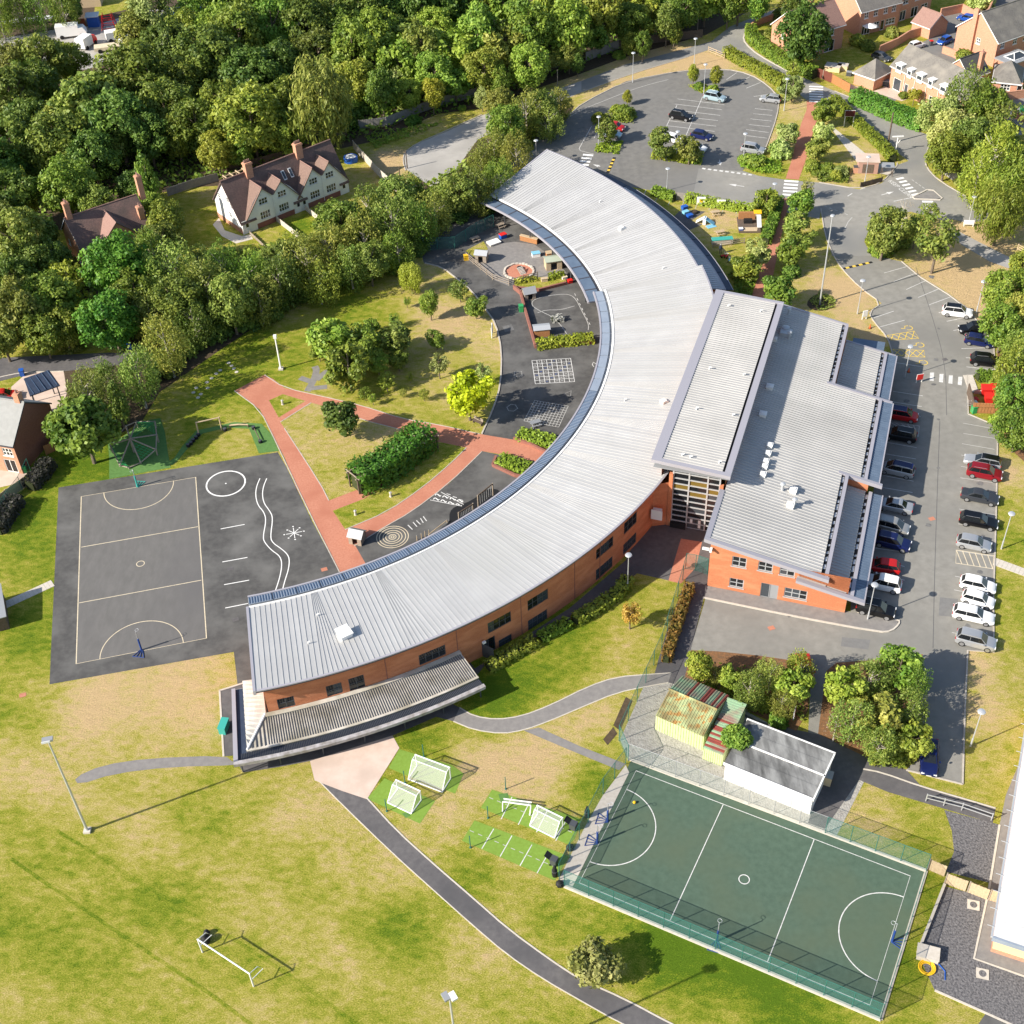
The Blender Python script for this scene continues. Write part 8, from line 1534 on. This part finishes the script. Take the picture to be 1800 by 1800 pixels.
wood([(35,550,52,"broad","olive"),(85,535,48,"broad","light"),(0,585,40,"broad","olive"),(75,585,36,"broad","mid"),(110,575,36,"broad","mid"),(130,610,22,"bush","olive")],"pale green bushy tree above the left lane","trees above the left lane")
tree(118,488,32,"loose","yellow","small yellowish tree below the brick house");tree(205,470,55,"broad","bright","bright green tree covering the brick house's front");tree(195,560,48,"broad","bright","bright green tree right above the bins at wood edge");tree(240,520,42,"broad","mid","mid green tree right of bright green pair");tree(290,390,34,"broad","mid","tree between the brick house and cottage lawn");tree(265,365,28,"broad","light","lighter tree above the cottage side lawn");tree(283,430,34,"broad","olive","pale tree below the cottage side lawn")
band=[(300,480,50),(270,450,42),(265,560,40),(310,540,46),(360,500,48),(340,570,40),(390,475,36),(405,535,46),(440,490,40),(455,530,38),(490,495,44),(495,467,34),(540,465,44),(530,447,34),(575,440,44),(600,400,42),(640,425,44),(650,375,42),(690,400,44),(700,355,38),(725,345,34),(765,380,34),(740,395,36),(800,345,34),(838,335,36),(845,285,26),(868,262,30),(890,225,34),(908,275,34),(875,315,34),(925,200,34),(952,196,30),(985,185,24),(965,215,28),(700,445,34),(650,465,34),(560,500,34),(615,470,36),(350,464,30),(880,190,28),(840,350,28)]
lfs=["olive","mid","olive","dark","olive","olive","mid"]
for i,(x,y,r_)in enumerate(band):
    k=["birch","feath","feath","broad"][i%4]
    tree(x,y-4,r_,k,lfs[i%7],CW[lfs[i%7]]+(" birch" if k!="broad" else " broadleaf tree")+" in the belt between cottages and school","tree belt above the school grounds",name="belt_tree",a=1.15 if k!="broad" else None,zc=1.25 if k!="broad" else None)
wood([(x,y,r_,"bush","dark")for(x,y,r_)in((330,610,30),(380,590,30),(430,570,30),(480,550,30),(530,520,28),(580,500,28),(700,470,26),(730,440,26),(640,485,26),(860,365,22),(800,385,24),(300,640,30),(280,660,26))],"dark undergrowth bush along the belt's lower edge","bushes along the belt edge")
tree(150,692,40,"feath","olive","pale birch above the dark leafed tree by the left house");tree(192,664,30,"feath","olive","pale birch at the lane end");tree(240,655,40,"birch","olive","birch standing over bare leaf litter near the lane");tree(205,705,36,"cone","dark","dark blue green conifer among the birches",a=1.5,zc=1.5);tree(146,752,60,"big","mid","large leafed dark tree beside the climbing frame");tree(290,600,40,"birch","olive","birch at the belt's left end");
yw=[(620,90,42),(660,60,40),(700,110,42),(742,90,38),(765,130,36),(802,95,42),(840,60,42),(852,120,36),(890,80,42),(930,55,42),(932,118,36),(968,80,34),(1000,50,40),(1000,95,24),(1040,60,30),(1060,28,36),(1100,38,30),(1140,28,32),(1172,40,24),(1200,15,30),(1240,5,30),(1280,12,22),(630,140,36),(590,130,36),(670,160,32),(720,165,26),(800,145,28),(880,145,22),(950,112,22),(900,20,36),(960,10,36),(1020,5,32),(1080,5,32),(1130,0,30),(1180,0,30),(1240,-10,32),(1300,-10,30),(760,50,34),(700,60,34),(1330,5,24),(820,10,34)]
for i,(x,y,r_)in enumerate(yw):tree(x,y,r_,["egg","broad","small"][i%3],["light","mid","light","olive","mid"][i%5],["spire shaped ","rounded ","small bushy "][i%3]+CW[["light","mid","light","olive","mid"][i%5]]+" young tree in the wood north of the lane","light young wood",name="young_tree")
wood([(760,165,22,"egg","yellow"),(735,105,22,"egg","yellow"),(895,70,20,"egg","yellow")],"yellow green sapling standing out in the young wood","yellow green saplings");wood([(698,145,26,"loose","pale"),(690,170,22,"bush","olive"),(720,190,20,"bush","olive"),(650,185,28,"bush","dark"),(620,195,28,"bush","dark"),(600,225,26,"bush","dark")],"greyish scrub bush below the young wood","scrub below the young wood")
wood([(1107,78,16,"egg","mid"),(1130,78,18,"egg","mid"),(1090,100,12,"bush","mid"),(1185,60,14,"egg","mid"),(847,172,15,"egg","pale"),(812,192,8,"bush","mid"),(1015,112,14,"egg","dark")],"small leafy laurel bush along the lane's far edge","laurels along the lane")
tree(727,216,14,"bush","bright","bright weedy bush on the bank by the turning circle");tree(1015,45,30,"egg","mid","spire shaped tree in the young wood")
tree(1417,60,46,"broad","dark","large round dark tree in front of the red roofed house",zc=1.15);tree(1395,15,22,"broad","dark","dark garden tree at the road bend");tree(1350,70,17,"bush","olive","olive garden shrub inside the road bend hedge");tree(1365,47,9,"bush","yellow","yellow topiary ball near the curved wall");tree(1370,30,14,"bush","dark","dark shrub by the curved brick wall");tree(1510,75,16,"bush","light","garden shrub with yellow top by the parasol");tree(1525,85,14,"bush","mid","dark green garden shrub right of the yellow topped one");tree(1568,62,14,"bush","olive","dry looking shrub in patio garden");tree(1720,8,24,"bush","pale","pale variegated shrub behind the curved wall");tree(1694,105,17,"bush","mid","green shrub at the gabled house's foot");tree(1608,165,10,"small","yellow","small lollipop tree in coach house garden",zc=1.9);tree(1735,170,14,"egg","mid","bright small tree beside the hipped cottage");tree(1588,170,9,"bush","mid","low shrub by the coach house lawn")
tree(1692,172,40,"feath","olive","tall dark feathery tree before the coach house's right end",zc=1.5);tree(1660,205,34,"broad","pale","white flowering tree at the hedge end");tree(1735,190,38,"broad","mid","dark evergreen right of the feathery tree");tree(1768,215,36,"loose","olive","yellowing tree near the right edge drive");tree(1670,235,36,"broad","pale","second white flowering tree lower at the junction");tree(1665,270,34,"broad","light","light green rounded tree at the junction corner");tree(1705,250,38,"broad","olive","olive tree behind the junction fence");tree(1750,270,42,"feath","light","broad drooping tree above the junction fence");tree(1720,305,38,"feath","light","light green tree over the pale fence");tree(1775,330,44,"will","light","weeping tree hanging over the right road edge");tree(1760,375,40,"will","light","weeping birch beside right edge path");tree(1795,285,34,"broad","dark","dark tree at the right edge above the weeping tree");tree(1700,325,20,"bush","olive","shrub at the pale fence's lower end")
tree(1557,405,40,"broad","olive","rounded olive tree on the roundabout island");tree(1650,418,42,"loose","olive","airy pale tree right of the island, on dry grass",zc=1.5);tree(1590,372,22,"bare","bare","pinkish leafless tree on the island");tree(1612,400,26,"loose","mid","small loose tree between island and airy tree");tree(1545,445,18,"bush","mid","low shrub on island's lower rim");tree(1575,430,22,"bush","olive","low olive shrub on the island");tree(1635,372,18,"loose","light","thin sapling by the lower zebra crossing")
wood([(1770,520,40,"broad","mid"),(1765,575,36,"broad","mid"),(1795,560,38,"broad","olive"),(1785,640,42,"feath","mid"),(1780,700,38,"broad","mid"),(1790,755,34,"broad","mid"),(1765,745,22,"bush","light"),(1760,670,22,"bush","light"),(1798,470,28,"broad","mid"),(1800,620,36,"broad","olive")],"dense green tree along the right edge of the car park","trees along the right edge")
for(x,y,r_,k,lf,lab)in((1411,355,24,"small","mid","topmost green tree right of the lower brick path"),(1402,398,27,"small","olive","second green tree down beside lower brick path"),(1392,440,27,"small","mid","third green tree down beside the lower brick path"),(1371,508,30,"small","mid","rounded green tree at the brick path's lower end"),(1388,480,18,"bush","dark","low dark bush beside the brick path trees"),(1335,445,22,"small","pale","pale leafed tree left of lower brick path"),(1312,468,25,"small","mid","bushy tree between roof corner and brick path"),(1348,352,22,"small","mid","dark tree at nursery hedge corner"),(1418,330,16,"loose","pale","pale small tree by the road at the path mouth"),(1298,485,16,"bush","mid","low bush by the lean-to roof corner"),
 (1394,152,20,"small","pale","pale silvery tree beside the upper zebra crossing"),(1451,195,22,"small","mid","green tree right of the upper brick path"),(1386,233,20,"small","pale","silvery tree left of the upper brick path"),(1447,232,18,"small","pale","silvery tree right of the upper brick path"),(1436,262,20,"small","olive","olive tree lower right of the upper brick path"),(1370,270,24,"bush","pale","wide silvery shrub at the rounded bed"),(1394,122,17,"loose","light","yellowish tree at the hedge gap by the road"),(1428,295,15,"bush","light","green shrub at the lower end of the path verge"),
 (1219,129,12,"egg","yellow","left yellow green tree on the northern island"),(1259,133,12,"egg","yellow","right yellow green tree on the northern island"),(1103,170,9,"egg","yellow","tiny yellow green tree on the western shrub bed"),(1068,228,20,"small","olive","olive tree on the western island"),(1162,248,26,"small","olive","left and larger tree on the central island"),(1212,262,22,"small","olive","right tree on central car park island")):tree(x,y,r_,k,lf,lab)
for(x,y,r_,lf,lab)in((1052,210,13,"mid","small shrub at western island's top left"),(1100,203,20,"light","largest shrub clump on the western island"),(1085,195,12,"light","shrub left of the largest western clump"),(1228,155,10,"light","shrub under the northern island trees"),(1252,158,10,"light","shrub beside pale blue SUV"),(1195,278,13,"light","low shrub at the middle of the central island"),(1220,283,12,"mid","low shrub right in the central island"),(1330,287,18,"mid","dark green shrub in the rounded bed"),(1308,283,12,"light","small green shrub at the rounded bed's left tip"),(1455,300,14,"light","shrub in the bed left of the kiosk"),(1480,305,14,"pale","pale flowering shrub in bed by the kiosk"),(1470,312,12,"light","low green shrub at the road edge bed")):tree(x,y,r_,"bush",lf,lab)
for(x,y,r_,k,lf,lab)in((722,487,23,"will","yellow","yellow weeping sapling at the top of the orchard"),(756,535,20,"egg","light","pointed green tree below the weeping sapling"),(836,540,19,"small","mid","dark round tree beside courtyard kerb"),(808,508,18,"loose","olive","pale loose sapling by the courtyard kerb"),(696,595,31,"small","olive","middle orchard tree with wide crown"),(767,597,17,"small","light","small round orchard sapling right of the middle tree"),(576,593,41,"small","light","large tree at the orchard's left edge by camera pole"),(612,640,43,"small","mid","tallest orchard tree beside the terracotta path"),(645,605,34,"small","mid","orchard tree between the tall and middle ones"),(700,632,19,"small","mid","low tree under the middle orchard tree"),(771,640,21,"loose","pale","silvery loose sapling in the orchard centre"),(679,668,17,"loose","light","thin sapling right of the tallest orchard tree"),(848,655,18,"loose","pale","silvery sapling behind the golden tree"),(745,692,11,"loose","light","tiny sapling left of golden tree"),(823,692,45,"small","gold","brilliant golden yellow tree beside courtyard"),(600,732,35,"small","dark","dark round tree on the lawn by the terracotta path"),(715,530,9,"loose","mid","tiny sapling under the weeping one")):tree(x,y,r_,k,lf,lab)
wood([(655,572,14,"small","light"),(692,562,12,"loose","light"),(640,690,12,"loose","light"),(664,640,18,"small","light"),(592,642,22,"small","mid"),(622,603,22,"small","light"),(560,618,16,"small","light"),(720,662,9,"loose","light"),(708,690,8,"loose","olive"),(655,700,10,"loose","light")],"small light green orchard sapling among the larger orchard trees","orchard saplings")
tree(1043,1690,42,"small","pale","round pale bush on the grass below the green court",zc=.85);tree(1108,1080,25,"loose","orange","orange autumn tree on the shaded wing lawn")
for(x,y,r_,k,lf,lab)in((1226,1172,28,"egg","light","yellow green tree at left end of the shrub bed"),(1258,1185,15,"birch","olive","thin birch stem left in the shrub bed"),(1283,1190,24,"small","light","bushy yellow green tree second from left in bed"),(1318,1212,31,"birch","olive","birch in the middle of the left tree bed"),(1355,1185,29,"birch","olive","taller olive birch behind the middle birch"),(1408,1172,28,"birch","light","tallest slim tree beside hidden red car"),(1395,1205,35,"small","light","broad green tree beside the red white sign"),(1375,1235,22,"birch","olive","thin birch in front of the broad green tree"),(1340,1240,20,"bush","light","low yellow bush at left bed's front"),(1247,1207,11,"bush","light","small round yellow bush by the green shed"),(1276,1218,14,"bush","light","second small bush along the shed"),(1370,1268,19,"bush","bright","bright round bush by the red white sign")):tree(x,y,r_,k,lf,lab)
for(x,y,r_,k,lf,lab)in((1484,1205,37,"small","light","dense green tree at the right bed's upper left"),(1528,1200,37,"multi","olive","many stemmed tree in the right bed's centre"),(1583,1172,40,"small","mid","highest tree of the right bed beside the car park"),(1610,1195,29,"birch","mid","tree leaning over the car park lane"),(1500,1262,35,"birch","olive","birch over leaf litter in right bed"),(1550,1262,42,"small","olive","large olive tree amid the right bed"),(1597,1250,40,"multi","olive","spreading birch at right side of right bed"),(1470,1275,26,"bare","bare","nearly bare birch at the right bed's left edge"),(1545,1305,37,"multi","olive","airy birch at the front of the right bed"),(1605,1300,33,"small","light","yellow green tree beside the navy saloon"),(1560,1330,33,"bush","light","bright ground bush at right bed's lower tip"),(1590,1320,24,"bush","light","second bright bush near the navy saloon")):tree(x,y,r_,k,lf,lab)
tree(1294,1300,26,"bush","mid","climbing bush swallowing the lean-to shed roof",name="climber",zc=1.75)
def hedge(pts,wd,h,lf,label,dens=38,name="hedge",leaf=.2,cat="hedge",group=None,rough=.22):
    P=smooth_line([flat(G(*p))for p in pts],1);o0=P[0];r_=np.random.default_rng(abs(hash(label))%9999 if False else len(label)*37+int(pts[0][0]))
    C=[];N_=[];T=[]
    for i in range(len(P)-1):
        a,b=P[i]-o0,P[i+1]-o0;L_=(b-a).length;d=(b-a)/L_;n=Vector((-d.y,d.x));k=int(L_*(2*h+wd)*dens)
        for _ in range(k):
            f=r_.random();u_=r_.random()*(2*h+wd);bump_=rough*math.sin(f*L_*2.1+i)*math.cos(f*L_*.9)
            if u_<h:off,z,nn=-wd/2,u_,(-n.x,-n.y,.3)
            elif u_<h+wd:off,z,nn=u_-h-wd/2,h+bump_*.6,(0,0,1)
            else:off,z,nn=wd/2,u_-h-wd,(n.x,n.y,.3)
            j=r_.normal(0,.09 if rough<.6 else.24,3);q=a+d*(f*L_)+n*(off+bump_*.3);C.append((q.x+j[0],q.y+j[1],max(.05,z+j[2])));N_.append(nn);T.append(.42+.25*math.sin(f*L_*1.3+z)+r_.normal(0,.22))
    me=leaf_mesh("foliage",np.array(C),np.array(N_,float),leaf,np.array(T),MATS["leaf_"+lf],.6,.4,0,3)
    e=empty(name,(o0.x,o0.y,0),0,label,cat,group);link("foliage",me,e);mb=MB();ribbon(mb,[p-o0 for p in P],wd*.6,.0,h=h*.8);mb.build("stems",mat("hedge_core",(.03,.04,.015),.95,(.05,.06,.02),3),e);return e
hedge([(1276,97),(1300,112),(1340,132),(1378,155)],1.8,1.9,"hedge","clipped hedge between the road and north car park");hedge([(1318,58),(1322,75),(1345,92),(1385,120),(1432,138)],2.2,2.0,"bright","tall hedge curving inside the road bend");hedge([(1500,178),(1535,193),(1575,212),(1622,228)],3.0,2.6,"bright","big vivid green hedge in front of coach house",leaf=.2)
hedge([(1463,180),(1485,200),(1520,235),(1550,262),(1570,285)],1.6,1.5,"hedge","long clipped hedge beside the road and telegraph pole");hedge([(1147,342),(1170,348),(1186,353)],1.4,1.4,"hedge","short hedge left of the nursery gap");hedge([(1205,354),(1250,362),(1295,370),(1326,376)],1.3,1.4,"hedge","longer hedge along the nursery garden and parking bays")
hedge([(1368,355),(1358,395),(1345,430)],1.6,1.3,"mid","hedge along the left side of lower brick path");hedge([(1104,1020),(1090,1045),(1060,1065),(1010,1095)],1.5,.9,"mid","low dark hedge at the facade near the lamp post");hedge([(1000,1098),(975,1110),(950,1125)],1.3,.8,"bright","middle bright stretch of low facade hedge");hedge([(940,1130),(900,1152),(858,1178)],1.5,.9,"mid","lowest stretch of the facade hedge by the open door")
hedge([(1212,1035),(1197,1080),(1180,1130),(1170,1165)],1.0,1.1,"autumn","reddish autumn hedge behind the green mesh fence");hedge([(943,612),(975,606),(1043,599)],1.8,1.0,"hedge","planter hedge below the nursery playground");hedge([(912,768),(945,775),(975,782)],2.0,.9,"hedge","planter hedge beside the picnic table");hedge([(878,812),(905,822),(930,828)],2.0,.9,"hedge","planter hedge below the terracotta path")
hedge([(88,820),(72,845),(55,862)],2.0,1.6,"blackish","dark leafed hedge by the mesh fence near the left house");hedge([(30,885),(15,910),(-5,940)],2.2,1.6,"blackish","second dark leafed hedge cut by left edge");hedge([(1690,665),(1705,662)],1.6,1.2,"hedge","small hedge on the bin store corner")if False else hedge([(1716,668),(1728,666),(1744,668)],1.4,1.2,"bright","small bright hedge behind the bin store")
hedge([(628,862),(660,845),(695,822),(735,795),(752,782)],3.6,3.1,"bright","dense climbers covering the path pergola",name="climber",cat="climber",leaf=.24,rough=.75)
hedge([(905,500),(925,496),(945,492)],1.4,.5,"yellow","tufted grasses on the raised nursery bed");hedge([(965,492),(992,488)],1.2,.8,"hedge","shrubby planting on the raised nursery bed",leaf=.22);hedge([(970,565),(990,563)],1.0,.7,"silver","silvery shrub planter in the nursery playground",name="planter");
def cover(name,pts,n,h,lf,leaf=.22,seed=1,z=.05):
    P=[(p.x,p.y)for p in gp(pts)];r_=np.random.default_rng(seed);xs=[p[0]for p in P];ys=[p[1]for p in P];C=[];T=[]
    def inside(x,y):
        c=False;j=len(P)-1
        for i in range(len(P)):
            if(P[i][1]>y)!=(P[j][1]>y)and x<(P[j][0]-P[i][0])*(y-P[i][1])/(P[j][1]-P[i][1])+P[i][0]:c=not c
            j=i
        return c
    while len(C)<n:
        x,y=r_.uniform(min(xs),max(xs)),r_.uniform(min(ys),max(ys))
        if inside(x,y):w_=.5+.5*math.sin(x*1.7)*math.cos(y*1.3);C.append((x,y,z+h*w_*r_.random()));T.append(.25+.5*w_+r_.normal(0,.2))
    me=leaf_mesh(name,np.array(C),np.tile([0,0,1.],(n,1)),leaf,np.array(T),MATS["leaf_"+lf],.6,.7,0,seed);return tag(link(name,me),None,None,None,"stuff")
cover("island_ground_cover",[(1147,270),(1210,262),(1238,272),(1232,292),(1180,285),(1142,280)],1500,.9,"hedge",seed=2);cover("island_ground_cover",[(1048,253),(1095,248),(1088,272),(1046,268)],900,.8,"hedge",seed=3);cover("island_ground_cover",[(1042,210),(1060,200),(1118,196),(1113,218),(1075,215),(1042,222)],900,.9,"light",seed=4);cover("island_ground_cover",[(1210,152),(1235,150),(1265,158),(1262,168),(1235,165)],500,.8,"hedge",seed=5)
cover("shrub_bed",[(1295,280),(1320,272),(1372,282),(1376,305),(1333,306),(1302,295)],1400,.9,"hedge",seed=6);cover("shrub_bed",[(1425,290),(1495,298),(1490,322),(1440,320),(1425,310)],1300,.9,"mid",seed=7);cover("island_ground_cover",[(1520,420),(1560,395),(1600,400),(1600,430),(1560,455),(1525,445)],1500,.8,"hedge",seed=8);cover("shrub_bed",[(1290,470),(1330,480),(1320,525),(1290,520)],900,.8,"mid",seed=9)
for(pts,n,s_)in(([(0,130),(350,130),(560,90),(700,150),(690,230),(560,262),(480,300),(330,325),(0,400)],14000,11),([(560,80),(900,0),(1330,-40),(1320,10),(1100,85),(900,165),(690,225)],9000,12),([(0,430),(250,470),(520,425),(745,330),(930,220),(1005,200),(870,310),(740,430),(560,510),(380,600),(230,600),(0,600)],12000,13)):cover("woodland_undergrowth",pts,n,1.8,"mid",.42,s_)
cover("rough_bank_plants",[(640,240),(700,228),(780,215),(740,235),(690,250),(660,262)],700,.6,"bright",.25,14);cover("leaf_bed_plants",[(1215,1160),(1420,1185),(1410,1270),(1330,1250),(1215,1205)],900,.6,"light",.2,15)
for(x,y,rx,ry,nm)in((1522,1300,70,14,"x"),):pass
e=[area("plant_bed",[(1420,527),(1438,515),(1465,522),(1470,540),(1440,548),(1418,540)],.03,M_SOIL,sm=1),area("mulch_patch",[(1078,1275),(1100,1225),(1112,1232),(1090,1285)],.02,M_SOIL),area("mulch_patch",[(1060,1300),(1078,1278),(1085,1290),(1068,1310)],.02,M_SOIL)]
cover("bed_plants",[(1420,527),(1438,515),(1465,522),(1470,540),(1440,548)],350,.7,"olive",.2,16)
